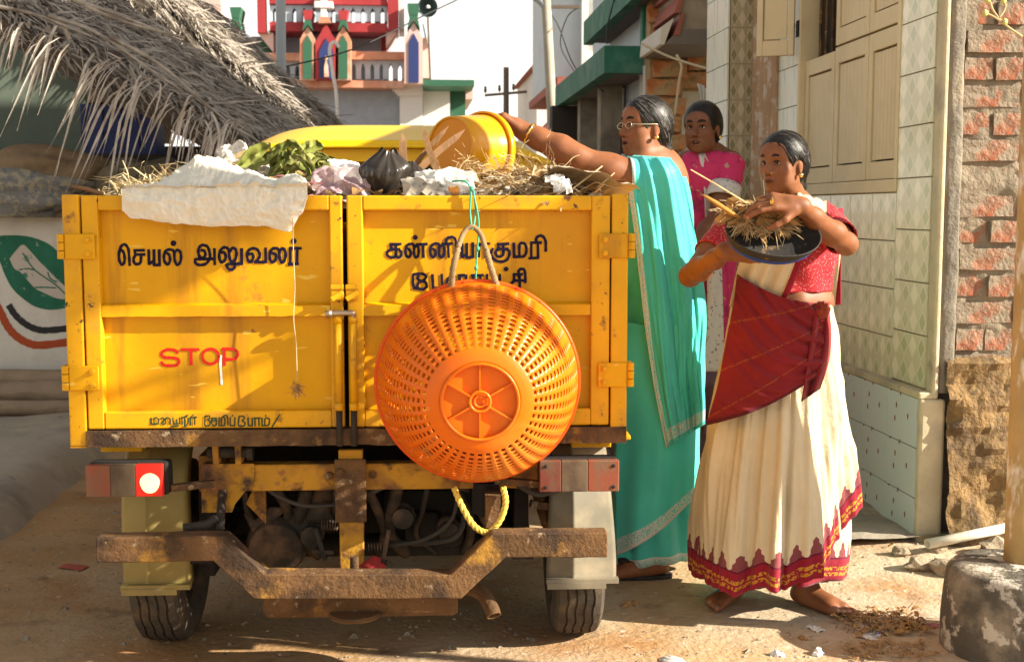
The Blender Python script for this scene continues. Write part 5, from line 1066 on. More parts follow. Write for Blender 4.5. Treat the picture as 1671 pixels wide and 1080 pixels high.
# wilted leaves
wlv = empty('wilted_leaves', W(tl(478, 272, .42)), TAU, 'bunch of wilted olive green leaves on the rubbish', 'leaves')
M('leaf_wilted', (.20, .22, .045), .6, var=.35, vscale=18., layers=[((.34, .32, .12), 12., .52, .66), ((.10, .085, .03), 16., .6, .72)], trans=.2, bump=(40., .4, .006))
for k in range(26):
    a = rr.uniform(-.5, 3.6); l = rr.uniform(.07, .15); p = Vector((rr.uniform(-.07, .09), rr.uniform(-.06, .06), rr.uniform(.0, .055))); d = Vector((math.cos(a)*.95, rr.uniform(-.5, .5), rr.uniform(-.15, .45))).normalized(); s_ = d.cross(Vector((rr.uniform(-.5, .5), -1, rr.uniform(-.2, .6)))).normalized(); rows = []
    for q in range(9):
        t = q/8; w = l*.21*math.sin(math.pi*min(.98, .04+t*.94))**.8; c_ = p+d*l*t+Vector((0, 0, -.62*l*t*t)); f = .004*math.sin(q*2.2+k)
        rows.append([c_-s_*w+Vector((0, -f-.01, f)), c_-s_*w*.5+Vector((0, f, .01)), c_+Vector((0, 0, -.006)), c_+s_*w*.5+Vector((0, -f, .01)), c_+s_*w+Vector((0, f, -f))])
    MB().grid(rows).obj('leaf', 'leaf_wilted', wlv, smooth=True)
# wooden stakes
M('stake_wood', (.20, .105, .045), .8, var=.25, bump=(60., .5, .006, (1, 1, .1)), layers=[((.34, .21, .10), 12., .54, .70, 6., (1, 1, .2))])
for (a, ya, b, yb, w, d, lab) in (((655, 218), .62, (662, 282), .45, .024, .012, 'upright pointed wooden stake, leftmost of the stakes'), ((689, 210), .30, (714, 282), .20, .017, .011, 'pale leaning stake crossing in front of the yellow bucket'), ((731, 205), .42, (672, 276), .40, .014, .012, 'thin dark stake slanting behind the pale one'), ((757, 211), .40, (676, 284), .34, .020, .014, 'longest brown stake slanting across the bucket base')):
    A, B = W(tl(*a, ya)), W(tl(*b, yb)); dd = (A-B).normalized(); s_ = dd.cross(Vector((0, 1, 0))).normalized(); n_ = dd.cross(s_); vs = []
    for t, k in ((0, 1), (.5, 1.02), (.82, .9), (1, .12)):
        c_ = lerp(B, A, t)+s_*.003*math.sin(t*5); vs += [c_+s_*w/2*k*sx+n_*d/2*k*sy for sx, sy in ((-1, -1), (1, -1), (1, 1), (-1, 1))]
    fs = [(0, 3, 2, 1), (12, 13, 14, 15)]+[(i*4+k, i*4+(k+1) % 4, i*4+4+(k+1) % 4, i*4+4+k) for i in range(3) for k in range(4)]
    tag(MB().add(vs, fs).obj('wooden_stake', 'stake_wood'), lab, 'stake', 'wooden stakes in the load')
for (a, b, yl, r_, lab) in (((118, 304), (168, 318), .05, .007, 'split brown stick on the left corner of the truck'), ((200, 262), (213, 305), .15, .0022, 'thin straw stalk sticking up from the left straw'), ((260, 283), (275, 305), .15, .004, 'short pale stick beside the white sack'), ((178, 295), (190, 312), .1, .0045, 'short broken stick in the left straw'), ((983, 271), (935, 308), .12, .0028, 'pale straw stalk rising at the right of the load'), ((1003, 282), (975, 306), .12, .002, 'shorter straw stalk at the right corner of the load')):
    tag(MB().tube([W(tl(*b, yl)), W(lerp(tl(*b, yl), tl(*a, yl), .55)+Vector((.003, 0, .002))), W(tl(*a, yl))], [r_, r_*.9, r_*.6], 6).obj('stick', 'straw_pale' if r_ < .0065 else 'stake_wood', smooth=True), lab, 'stick')
# white sack over the left door
M('sack_white', (.80, .75, .63), .8, var=.06, layers=[((.60, .48, .28), 6., .56, .74)], bump=(13., .8, .02), trans=.12)
def px_curve(pts, x):
    for (x0, y0), (x1, y1) in zip(pts, pts[1:]):
        if x <= x1: return lerp(y0, y1, sm((x-x0)/(x1-x0)))
    return pts[-1][1]
NU = 120; rows = []
crest = [(200, 322), (240, 306), (285, 280), (312, 265), (335, 262), (365, 281), (400, 288), (440, 300), (470, 292), (503, 316)]
bott = [(200, 346), (222, 358), (290, 368), (370, 371), (430, 371), (472, 380), (492, 352), (503, 326)]
for j_ in range(67):
    row = []; j = j_/2
    for i in range(NU+1):
        px = lerp(202, 502, i/NU); zc = tl(px, px_curve(crest, px), .14).z; zb = tl(px, px_curve(bott, px), -.02).z; x = tl(px, 330, 0).x
        e = min(1, i/10, (NU-i)/10)
        if j < 7: t = j/6; y = lerp(.40, .17, t); z = lerp(1.31, zc, sm(t))
        elif j < 15: t = (j-7)/7; y = lerp(.15, -.018, t); z = lerp(zc, 1.340, sm(t)**1.2)+.02*math.sin(math.pi*t)*(zc-1.33)/.05*.5
        else:
            t = (j-15)/18; z = lerp(1.339, zb, t); y = -.016-.013*math.sin(math.pi*min(1, t*.9))**.8*e-.004
        wr = .012*fbm(px*.02, z*6+j*.11, 2.)+.016*(.5-abs(mnoise.noise(Vector((px*.022+z*3, z*20, 7.)))))+.010*(.5-abs(mnoise.noise(Vector((px*.05-z*8, z*34+px*.02, 3.)))))+.005*(.5-abs(mnoise.noise(Vector((px*.12, z*60, 1.)))))
        row.append(W((x+wr*.3, y-wr*(.9 if j > 14 else .3), z+(wr*1.1 if j < 15 else wr*.4))))
    rows.append(row)
tag(MB().grid(rows).obj('white_sack', 'sack_white', smooth=False, solid=.002), 'empty white woven sack draped over the left truck door', 'sack')
hs = MB().tube(spline([W(tl(477, 356, -.05)), W(tl(479, 420, -.03)), W(tl(481, 470, -.02)), W(tl(479, 520, -.02)), W(tl(483, 560, -.02)), W(tl(485, 622, -.018))], 6), .0014, 5).obj('hanging_thread', 'straw_pale'); tag(hs, 'pale thread hanging down the left door from the sack', 'thread')
tf = MB(); c_ = W(tl(484, 632, -.018))
for k in range(50):
    p = c_+Vector((rr.gauss(0, .006), rr.gauss(0, .004), rr.gauss(0, .007))); d = Vector((rr.uniform(-1, 1), rr.uniform(-.5, .3), rr.uniform(-1.3, .6))).normalized(); l = rr.uniform(.008, .025); s_ = Vector((.0012, 0, .0006)); tf.grid([[p-s_, p+s_], [p+d*l-s_, p+d*l+s_]])
tag(tf.obj('straw_tuft', 'leaf_dry'), 'small brown straw tuft tied to the thread end', 'tuft', kind='stuff')

# ================================================================== yellow bucket being emptied
M('bucket_yellow', (.80, .37, .005), .28, coat=.35, var=.05, vscale=3., trans=.25)
B0 = at(734, 240, 3.98); ax = Vector(_rt)*.66+Vector((0, 1, 0))*.75+Vector((0, 0, -.06)); ax.normalize()
bkt = empty('bucket', B0, 0, 'round yellow plastic bucket held by the woman in turquoise', 'bucket')
Q = ax.to_track_quat('Z', 'Y').to_matrix().to_4x4()
MB().lathe([(.092, .004), (.095, 0), (.098, .002), (.106, .05), (.115, .11), (.122, .155), (.126, .16), (.126, .176), (.122, .178), (.119, .17), (.112, .11), (.102, .05), (.094, .01), (0, .010)], 56, Q).obj('shell', 'bucket_yellow', bkt, smooth=True)
MB().lathe([(.0915, -.001), (.0985, -.001), (.0995, .006), (.0905, .006)], 56, Q, True).obj('foot_ring', 'bucket_yellow', bkt, smooth=True)
MB().lathe([(.1265, .148), (.134, .152), (.134, .172), (.1265, .178)], 56, Q, True).obj('rim', 'bucket_yellow', bkt, smooth=True)
MB().lathe([(0, .005), (.06, .0055), (.0925, .004)], 48, Q).obj('base', M('bucket_base_shade', (.72, .27, .006), .35, trans=.2), bkt, smooth=True)  # shade and glow-through on the base put into its darker orange
BUCKET = (B0, ax)

# ================================================================== people: bodies grown as one smooth surface from a distance field
class Body:
    def __init__(s): s.p = []
    def cap(s, a, b, ra, rb, k=.02): s.p.append(('c', np.array(a, float), np.array(b, float), ra, rb, k)); return s
    def ell(s, c, r_, rot=None, k=.02, sub=False): s.p.append(('s' if sub else 'e', np.array(c, float), np.array(r_, float), np.eye(3) if rot is None else np.array(rot, float), None, k)); return s
    def chain(s, pts, rs, k=.02):
        for i in range(len(pts)-1): s.cap(pts[i], pts[i+1], rs[i], rs[i+1], k)
        return s
    def mesh(s, res):
        lo = np.full(3, 1e9); hi = -lo; bb = []
        for q in s.p:
            if q[0] == 'c': m = max(q[3], q[4]); a = np.minimum(q[1], q[2])-m; b = np.maximum(q[1], q[2])+m
            else: m = q[2].max(); a = q[1]-m; b = q[1]+m
            bb.append((a, b))
            if q[0] != 's': lo = np.minimum(lo, a); hi = np.maximum(hi, b)
        lo -= 3*res; hi += 3*res; n = np.ceil((hi-lo)/res).astype(int)+1
        f = np.full(n, .06, np.float32); ax = [lo[i]+res*np.arange(n[i]) for i in range(3)]
        for q, (a, b) in zip(s.p, bb):
            k = q[5]; mg = k+.012
            i0 = np.maximum(0, np.floor((a-mg-lo)/res).astype(int)); i1 = np.minimum(n, np.ceil((b+mg-lo)/res).astype(int)+1)
            if (i1 <= i0).any(): continue
            X = ax[0][i0[0]:i1[0]][:, None, None]; Y = ax[1][i0[1]:i1[1]][None, :, None]; Z = ax[2][i0[2]:i1[2]][None, None, :]
            if q[0] == 'c':
                A, d = q[1], q[2]-q[1]; L2 = max(d @ d, 1e-9)
                t = np.clip(((X-A[0])*d[0]+(Y-A[1])*d[1]+(Z-A[2])*d[2])/L2, 0, 1)
                g = np.sqrt((X-A[0]-t*d[0])**2+(Y-A[1]-t*d[1])**2+(Z-A[2]-t*d[2])**2)-(q[3]+(q[4]-q[3])*t)
            else:
                dx, dy, dz = X-q[1][0], Y-q[1][1], Z-q[1][2]; Rm = q[3]
                u = (dx*Rm[0, 0]+dy*Rm[1, 0]+dz*Rm[2, 0])/q[2][0]; v = (dx*Rm[0, 1]+dy*Rm[1, 1]+dz*Rm[2, 1])/q[2][1]; w = (dx*Rm[0, 2]+dy*Rm[1, 2]+dz*Rm[2, 2])/q[2][2]
                l1 = np.sqrt(u*u+v*v+w*w)+1e-9; l2 = np.sqrt((u/q[2][0])**2+(v/q[2][1])**2+(w/q[2][2])**2)+1e-9; g = l1*(l1-1)/l2
            sl = f[i0[0]:i1[0], i0[1]:i1[1], i0[2]:i1[2]]
            if q[0] == 's': g = -g; h = np.clip(.5+.5*(g-sl)/k, 0, 1); sl[...] = sl*(1-h)+g*h+k*h*(1-h)
            else: h = np.clip(.5+.5*(sl-g)/k, 0, 1); sl[...] = sl*(1-h)+g*h-k*h*(1-h)
        return nets(f, lo, res)
def nets(f, lo, res):
    s = f < 0; n = f.shape
    c = np.zeros(tuple(d-1 for d in n), np.int8)
    for i in (0, 1):
        for j in (0, 1):
            for k in (0, 1): c += s[i:n[0]-1+i, j:n[1]-1+j, k:n[2]-1+k]
    idx = np.argwhere((c > 0) & (c < 8)); vid = np.full(c.shape, -1, np.int64); vid[tuple(idx.T)] = np.arange(len(idx))
    acc = np.zeros((len(idx), 3)); cnt = np.zeros(len(idx)); corners = [np.array(q) for q in np.ndindex(2, 2, 2)]
    F = {tuple(q): f[tuple((idx+q).T)] for q in corners}
    for q in corners:
        for ax in range(3):
            if q[ax]: continue
            q2 = q.copy(); q2[ax] = 1; a, b = F[tuple(q)], F[tuple(q2)]; m = (a < 0) != (b < 0)
            t = np.where(m, a/np.where(np.abs(a-b) < 1e-12, 1, a-b), 0); p = np.repeat(q[None].astype(float), len(idx), 0); p[:, ax] = t
            acc[m] += p[m]; cnt[m] += 1
    V = lo+res*(idx+acc/cnt[:, None]); faces = []
    for ax in range(3):
        o1, o2 = (ax+1) % 3, (ax+2) % 3
        sl0 = [slice(None)]*3; sl1 = [slice(None)]*3; sl0[ax] = slice(0, -1); sl1[ax] = slice(1, None)
        e = s[tuple(sl0)] != s[tuple(sl1)]; ed = np.argwhere(e)
        ok = (ed[:, o1] > 0) & (ed[:, o2] > 0) & (ed[:, o1] < n[o1]-1) & (ed[:, o2] < n[o2]-1); ed = ed[ok]
        def g(d1, d2): q = ed.copy(); q[:, o1] -= d1; q[:, o2] -= d2; return vid[tuple(q.T)]
        Q = np.stack([g(1, 1), g(0, 1), g(0, 0), g(1, 0)], 1); fl = ~s[tuple(ed.T)]; Q[fl] = Q[fl][:, ::-1]; faces.append(Q)
    return V, np.concatenate(faces)
def grow(name, body, res, mat, parent, base, paint=None, skin=None, smooth_it=2):
    V, Fc = body.mesh(res)
    me = bpy.data.meshes.new(name); me.vertices.add(len(V)); me.vertices.foreach_set('co', (V-np.array(base)).astype(np.float32).ravel())
    me.loops.add(Fc.size); me.loops.foreach_set('vertex_index', Fc.ravel().astype(np.int32)); me.polygons.add(len(Fc)); me.polygons.foreach_set('loop_start', np.arange(0, Fc.size, 4, dtype=np.int32)); me.polygons.foreach_set('loop_total', np.full(len(Fc), 4, np.int32))
    me.update(calc_edges=True); me.validate(); me.shade_smooth(); me.materials.append(MATS[mat])
    if skin is not None:
        C_ = np.repeat(np.array(skin, float)[None], len(V), 0)
        for (c_, r_, rot, col, soft) in paint or ():
            d = (V-np.array(c_)) @ (np.eye(3) if rot is None else np.array(rot)); l = np.sqrt(((d/np.array(r_))**2).sum(1)); w = np.clip((1-l)/max(soft, 1e-3)+.5*0, 0, 1)[:, None]; C_ = C_*(1-w)+np.array(col)[None]*w
        at_ = me.color_attributes.new('tone', 'FLOAT_COLOR', 'POINT'); at_.data.foreach_set('color', np.concatenate([C_, np.ones((len(V), 1))], 1).astype(np.float32).ravel())
    o = bpy.data.objects.new(name, me); COL.objects.link(o); o.parent = parent
    if smooth_it: md = o.modifiers.new('smooth', 'SMOOTH'); md.factor = .5; md.iterations = smooth_it
    return o
def skin_mat(name, rough=.52):
    m = M(name, (.3, .12, .05), rough, bump=(260., .18, .002)); n, l, b = nodes_of(m); a = n.new('ShaderNodeVertexColor'); a.layer_name = 'tone'
    t = n.new('ShaderNodeTexNoise'); t.inputs['Scale'].default_value = 24.; t.inputs['Detail'].default_value = 6.; tc = n.new('ShaderNodeTexCoord'); l.new(tc.outputs['Object'], t.inputs['Vector'])
    h = n.new('ShaderNodeHueSaturation'); mr = n.new('ShaderNodeMapRange'); mr.inputs['From Min'].default_value = .3; mr.inputs['From Max'].default_value = .7; mr.inputs['To Min'].default_value = .80; mr.inputs['To Max'].default_value = 1.15
    l.new(t.outputs['Fac'], mr.inputs[0]); l.new(mr.outputs[0], h.inputs['Value']); l.new(a.outputs['Color'], h.inputs['Color']); l.new(h.outputs[0], b.inputs['Base Color'])
    b.inputs['Subsurface Weight'].default_value = .12; b.inputs['Subsurface Radius'].default_value = (.010, .004, .002); b.inputs['Subsurface Scale'].default_value = .5; return m
skin_mat('skin')
def hair_mat(name, base, grey, amt):
    m = M(name, base, .42, spec=.35); nt = m.node_tree; n, l, b = nodes_of(m)
    at_ = n.new('ShaderNodeVertexColor'); at_.layer_name = 'flow'                       # strand coordinate across the hair
    mp = n.new('ShaderNodeMapping'); mp.inputs['Scale'].default_value = (60, 3, 3); l.new(at_.outputs['Color'], mp.inputs[0])
    t = n.new('ShaderNodeTexNoise'); t.inputs['Scale'].default_value = 1.; t.inputs['Detail'].default_value = 4.; l.new(mp.outputs[0], t.inputs['Vector'])
    bp_ = n.new('ShaderNodeBump'); bp_.inputs['Strength'].default_value = .5; bp_.inputs['Distance'].default_value = .002; l.new(t.outputs['Fac'], bp_.inputs['Height']); l.new(bp_.outputs[0], b.inputs['Normal'])
    mr = n.new('ShaderNodeMapRange'); mr.inputs['From Min'].default_value = .66-amt; mr.inputs['From Max'].default_value = .80-amt; l.new(t.outputs['Fac'], mr.inputs[0]); mx = n.new('ShaderNodeMix'); mx.data_type = 'RGBA'; l.new(mr.outputs[0], mx.inputs['Factor']); mx.inputs['A'].default_value = (*base, 1); mx.inputs['B'].default_value = (*grey, 1); l.new(mx.outputs['Result'], b.inputs['Base Color']); return m
hair_mat('hair_black', (.008, .006, .005), (.020, .016, .013), .0); hair_mat('hair_greying', (.010, .008, .007), (.09, .08, .07), .06)
M('eye_white', (.60, .55, .48), .25); M('eye_iris', (.025, .012, .008), .1); M('gold', (.85, .58, .16), .25, 1.); M('brow', (.018, .012, .010), .8); M('teeth', (.72, .66, .55), .35)

def frame_of(f, up=(0, 0, 1)):
    f = Vector(f).normalized(); l = Vector(up).cross(f).normalized(); return np.array([list(f), list(l), list(f.cross(l))]).T       # columns: forward, left, up
def head(B, c, Fm, s, mouth_open=0., full=1.0, nose=1.0):
    c = np.array(c); P = lambda x, y, z: c+Fm @ (np.array((x, y, z))*s); E = lambda x, y, z, r_, k=.015, **q: B.ell(P(x, y, z), np.array(r_)*s, Fm, k, **q)
    E(-.010, 0, .030, (.094, .075, .084), .03); E(.028, 0, -.028, (.058, .058*full, .082), .03); E(.036, 0, -.068, (.046, .047*full, .040), .03)
    E(.040, 0, .045, (.052, .060, .050), .03)
    E(.069, 0, -.100, (.017, .020, .015), .02)
    for sy in (1, -1):
        E(.050, sy*.038*full, -.026, (.030, .024, .024), .02); B.cap(P(.081, sy*.010, .026), P(.066, sy*.046, .026), .009*s, .008*s, .012)
        B.cap(P(.092, sy*.012, -.037), P(.088, sy*.014, -.034), .0085*s*nose, .0095*s*nose, .007); E(-.008, sy*.077, -.006, (.017, .007, .031), .006); E(-.004, sy*.077, -.034, (.008, .006, .009), .006)
        E(.030, sy*.042*full, -.070, (.03, .022, .028), .02)
        E(.092, sy*.030, .003, (.015, .0175, .0085), .008, sub=True)
    B.cap(P(.083, 0, .014), P(.109, 0, -.029), .0080*s*nose, .0112*s*nose, .010)
    mo = mouth_open*.010
    B.cap(P(.090, .012, -.0595), P(.090, -.012, -.0595), .0070*s, .0070*s, .007); B.cap(P(.080, .023, -.064), P(.080, -.023, -.064), .006*s, .006*s, .007); B.cap(P(.087, .011, -.0725-mo), P(.087, -.011, -.0725-mo), .0075*s, .0075*s, .007)
    if mouth_open: E(.096, 0, -.066-mo*.5, (.018, .018, .0045+mo*.4), .004, sub=True)
    return P
def face_bits(P, s, Fm, par, base, paint, skin, look=(0, 0), mouth_open=0., bindi=True):
    Mx = Matrix([list(r_) for r_ in Fm]).to_4x4(); bs = Vector(base)
    dark = tuple(x*.55 for x in skin); lip = (skin[0]*.55, skin[1]*.36, skin[2]*.48)
    paint += [(P(.090, 0, -.066), np.array((.016, .025, .0125))*s, Fm, lip, .35), (P(.092, 0, -.0655-mouth_open*.005), np.array((.018, .025, .0034+.004*mouth_open))*s, Fm, (.02, .008, .006), .5)]
    for sy in (1, -1):
        paint += [(P(.074, sy*.030, .003), np.array((.03, .024, .015))*s, Fm, tuple(x*.72 for x in skin), .8), (P(.096, sy*.0095, -.0425), np.array((.010, .005, .004))*s, Fm, (.03, .01, .006), .4)]
        e = MB(); bm = bmesh.new(); bmesh.ops.create_uvsphere(bm, u_segments=16, v_segments=10, radius=.0108*s); bmesh.ops.translate(bm, verts=bm.verts[:], vec=Vector(P(.0720, sy*.030, .0035))-bs); e.bm(bm); eo = e.obj('eye', 'eye_white', par, smooth=True)
        d = Vector(Fm @ np.array((1, look[0], look[1]))).normalized(); MB().lathe([(0, .0113*s), (.0056*s, .0098*s), (.0062*s, .0090*s)], 14, Matrix.Translation(Vector(P(.0720, sy*.030, .0035))-bs) @ d.to_track_quat('Z', 'Y').to_matrix().to_4x4()).obj('iris', 'eye_iris', eo, smooth=True)
        MB().tube(spline([Vector(P(*q))-bs for q in ((.0800, sy*.0165, .004), (.0852, sy*.024, .0112), (.0840, sy*.033, .0112), (.0735, sy*.0440, .006))], 5), [.0014*s]+[.0030*s]*14+[.0014*s], 6).obj('eyelid', 'brow', par, smooth=True)
        MB().tube(spline([Vector(P(*q))-bs for q in ((.0945, sy*.011, .0265), (.0925, sy*.026, .0335), (.0815, sy*.042, .031), (.066, sy*.053, .0235))], 5), [.0034*s+.0014*s*math.sin(i*.2) for i in range(13)]+[.0032*s, .0022*s, .0010*s], 6, squash=1.4).obj('eyebrow', 'brow', par, smooth=True)
        if mouth_open and sy == 1: MB().tube([Vector(P(.083, y, -.0625))-bs for y in (-.013, 0, .013)], .0035*s, 6).obj('teeth', 'teeth', par)
    if bindi: MB().lathe([(0, .0012), (.003*s, 0)], 10, Matrix.Translation(Vector(P(.0955, 0, .034))-bs) @ Vector(Fm[:, 0]).to_track_quat('Z', 'Y').to_matrix().to_4x4()).obj('bindi', M('bindi_red', (.25, .01, .012), .6), par)
M('strand_black', (.010, .008, .007), .38); M('strand_brown', (.05, .038, .03), .4); M('strand_grey', (.14, .125, .11), .5)
def hair(P, s, Fm, par, base, mat, res=.0035, bun=True, braid_=None, back=.0, strand_mix=.75, strand_mats=('strand_black', 'strand_brown')):
    B = Body(); c0 = lambda x, y, z: np.array(P(x, y, z))
    B.ell(c0(-.012, 0, .034), np.array((.108, .089, .0985))*s, Fm, .02); B.ell(c0(-.046, 0, -.012), np.array((.070, .077, .080))*s, Fm, .03)
    B.ell(c0(.084, 0, -.040), np.array((.066, .078, .112))*s, Fm, .008, sub=True)
    for sy in (1, -1): B.ell(c0(.006, sy*.080, -.020), np.array((.026, .022, .036))*s, Fm, .006, sub=True); B.ell(c0(.03, sy*.075, -.075), np.array((.07, .05, .05))*s, Fm, .01, sub=True)
    B.ell(c0(-.02, 0, -.125), np.array((.11, .1, .05))*s, Fm, .012, sub=True)
    if bun: B.ell(c0(-.088, 0, -.072), np.array((.038, .048, .036))*s, Fm, .015); B.ell(c0(-.098, .012, -.092), np.array((.026, .034, .024))*s, Fm, .01); B.ell(c0(-.092, -.02, -.098), np.array((.024, .03, .022))*s, Fm, .01)
    if braid_: 
        for i in range(len(braid_)-1): B.cap(braid_[i], braid_[i+1], .022*s, .021*s, .004); B.ell(braid_[i], np.array((.027, .027, .024))*s, None, .006)
    o = grow('hair', B, res, mat, par, base, smooth_it=3)
    me = o.data; n = len(me.vertices); co = np.zeros(n*3, np.float32); me.vertices.foreach_get('co', co); co = (co.reshape(-1, 3)+np.array(base)-np.array(P(0, 0, .03))) @ Fm/s
    ang = np.arctan2(co[:, 1], np.abs(co[:, 2])+.02)+co[:, 0]*.8; fl = np.stack([ang, co[:, 0]*4, co[:, 2]*4, np.ones(n)], 1).astype(np.float32)
    a = me.color_attributes.new('flow', 'FLOAT_COLOR', 'POINT'); a.data.foreach_set('color', fl.ravel())
    from mathutils.kdtree import KDTree                        # fine combed strands lying on the hair, running back to the nape
    kd = KDTree(n); nr = []
    for i_, v_ in enumerate(me.vertices): kd.insert(v_.co, i_); nr.append(v_.normal.copy())
    kd.balance(); nape = Vector(P(-.095, 0, -.075))-Vector(base); rd = random.Random(n); sets = (MB(), MB())
    Fv = [Vector(Fm[:, k]) for k in range(3)]
    for _ in range(1500):
        i_ = rd.randrange(n); p = me.vertices[i_].co.copy(); pts = []; L = rd.uniform(.25, 1.)
        for k in range(7):
            _, j_, _ = kd.find(p); nn = nr[j_]; q = me.vertices[j_].co; p = p-nn*((p-q).dot(nn)); d = (nape-p); d = d-nn*d.dot(nn)
            if d.length < .012: break
            pts.append((p+nn*rd.uniform(.0012, .0022), nn)); p = p+d.normalized()*.011*L
        if len(pts) < 3: continue
        w_ = rd.uniform(.0005, .0011); rows = []
        for k, (q, nn) in enumerate(pts):
            t_ = (pts[min(k+1, len(pts)-1)][0]-pts[max(k-1, 0)][0]).normalized(); sd = t_.cross(nn)*w_*(1 if 0 < k < len(pts)-1 else .3); rows.append([q-sd, q+sd])
        sets[0 if rd.random() < strand_mix else 1].grid(rows)
    for s_, m_ in zip(sets, strand_mats):
        if s_.v: tag(s_.obj('strands', m_, o), kind='stuff')
    return o
def hand(B, w, d, th, nrm, s=1., curl=(.5, .5, .55, .6), thumb=(.5, .3), spread=.10, wr=.024, mir=1):
    """wrist w, pointing d, thumb side th, nrm = back of the hand; curl in radians per joint"""
    w = np.array(w); d = np.array(Vector(d).normalized()); th = np.array(Vector(th)); th = th-d*(th @ d); th /= np.linalg.norm(th); nr = np.cross(d, th); nr = nr if nr @ np.array(nrm) > 0 else -nr
    B.cap(w-d*.01, w+d*.03*s, wr*s, .026*s, .02); tips = []
    for x in (-.026, -.009, .009, .026): B.cap(w+d*.022*s+th*x*.7*s, w+d*.078*s+th*x*s, .0155*s, .0125*s, .012)
    L = [(.040, .025, .020), (.044, .028, .021), (.041, .026, .021), (.032, .020, .018)]
    for i in range(4):
        x = (.027, .009, -.009, -.026)[i]; base = w+d*(.083-.004*abs(i-1))*s+th*x*s; a = curl[i]*.75; dd = d+th*(1.5-i)*spread; dd /= np.linalg.norm(dd); p = base
        for j, l in enumerate(L[i]):
            v = dd*math.cos(a)-nr*math.sin(a); q = p+v*l*s; r0, r1 = ((.0096, .0088), (.0088, .0080), (.0080, .0066))[j]; B.cap(p, q, r0*s, r1*s, .0035); p = q; a += curl[i]*(1.1 if j == 0 else .8)
        tips.append(p)
    p = w+d*.020*s+th*.024*s-nr*.004*s; a1, a2 = thumb; v = d*math.cos(a1+.35)+th*math.sin(a1+.35)-nr*.35*a2*2; v /= np.linalg.norm(v); B.cap(p, p+v*.040*s, .0150*s, .0115*s, .012); p = p+v*.040*s; v2 = v-th*.35*a2*2-nr*.5*a2+d*.2; v2 /= np.linalg.norm(v2); B.cap(p, p+v2*.030*s, .0108*s, .0095*s, .005); p = p+v2*.03*s; v3 = v2-th*.25*a2*2; v3 /= np.linalg.norm(v3); B.cap(p, p+v3*.024*s, .0095*s, .0075*s, .004); tips.append(p+v3*.024*s)
    return tips
def foot(B, heel, d, s=1., ankle_h=.10):
    h = np.array(heel); d = np.array(Vector((d[0], d[1], 0)).normalized()); sd = np.array((-d[1], d[0], 0)); up = np.array((0, 0, 1.)); tips = []
    B.cap(h+up*.03*s, h+d*.03*s+up*.028*s, .029*s, .029*s, .02); B.cap(h+d*.02*s+up*.05*s, h+d*.13*s+up*.028*s, .032*s, .026*s, .02); B.cap(h+d*.05*s+up*.028*s-sd*.012*s, h+d*.155*s+up*.02*s-sd*.024*s, .025*s, .020*s, .02); B.cap(h+d*.06*s+up*.028*s+sd*.012*s, h+d*.165*s+up*.02*s+sd*.020*s, .025*s, .020*s, .02)
    B.cap(h+d*.035*s+up*.055*s, h+d*.028*s+up*(ankle_h+.05)*s, .036*s, .036*s, .025)
    for i, x in enumerate((.030, .013, -.002, -.016, -.029)):
        b = h+d*(.168-.006*i)*s+sd*x*s+up*.017*s; l = (.040, .034, .030, .026, .022)[i]; r_ = (.0125, .0095, .009, .0085, .0085)[i]; B.cap(b, b+d*l*s-up*.004*s, r_*s, r_*.85*s, .006); tips.append(b+d*l*s+up*.002)
    return tips

# --- cloth helpers: an elliptical figure profile that garments are draped on
class Profile:
    def __init__(s, rows, Y, ratio):                          # rows (py, pxL, pxR[, dY, ratio])
        s.r = []
        for q in rows:
            py, a, b = q[:3]; dY = q[3] if len(q) > 3 else 0.; ra = q[4] if len(q) > 4 else ratio
            A, Bp = at(a, py, Y), at(b, py, Y); s.r.append(((A.z+Bp.z)/2, (A.x+Bp.x)/2, (Bp.x-A.x)/2, Y+dY, (Bp.x-A.x)/2*ra))
        s.r.sort(); s.z = np.array([q[0] for q in s.r]); s.d = np.array([q[1:] for q in s.r])
    def get(s, z):
        return [float(np.interp(z, s.z, s.d[:, i])) for i in range(4)]
    def pt(s, z, th, off=0.):                                 # th = 0 towards the camera, + to the right
        xc, rx, yc, ry = s.get(z); return Vector((xc+(rx+off)*math.sin(th), yc-(ry+off)*math.cos(th), z))
    def front(s, px, py, off=0.):                             # the point of the profile's near side under a pixel
        Y = float(s.d[:, 2].mean())-.1
        for _ in range(6):
            p = at(px, py, Y); xc, rx, yc, ry = s.get(p.z); u = max(-.985, min(.985, (p.x-xc)/(rx+off))); Y = yc-(ry+off)*math.sqrt(1-u*u)
        return at(px, py, Y)
def loft(name, prof, mat, par, base, zt, zb, nz=60, nt=120, fold=lambda th, t, z: 0., hem=None, smooth=True, solid=.004, th0=-math.pi, th1=math.pi, cap=False):
    rows, uv = [], []
    for j in range(nz+1):
        t = j/nz; row = []
        for i in range(nt+1):
            th = lerp(th0, th1, i/nt); b = zb if hem is None else hem(th); z = lerp(zt, b, t); p = prof.pt(z, th, fold(th, t, z)); row.append(p-Vector(base)); uv.append((th, z-b))
        rows.append(row)
    return MB().grid(rows).obj(name, mat, par, smooth=smooth, solid=solid, uvs=uv)
def poly_at(pts, t):
    L = [0]
    for a, b in zip(pts, pts[1:]): L.append(L[-1]+math.dist(a, b))
    d = t*L[-1]
    for i in range(1, len(L)):
        if d <= L[i]+1e-9: k = (d-L[i-1])/max(L[i]-L[i-1], 1e-9); return tuple(lerp(a, b, k) for a, b in zip(pts[i-1], pts[i]))
    return pts[-1]
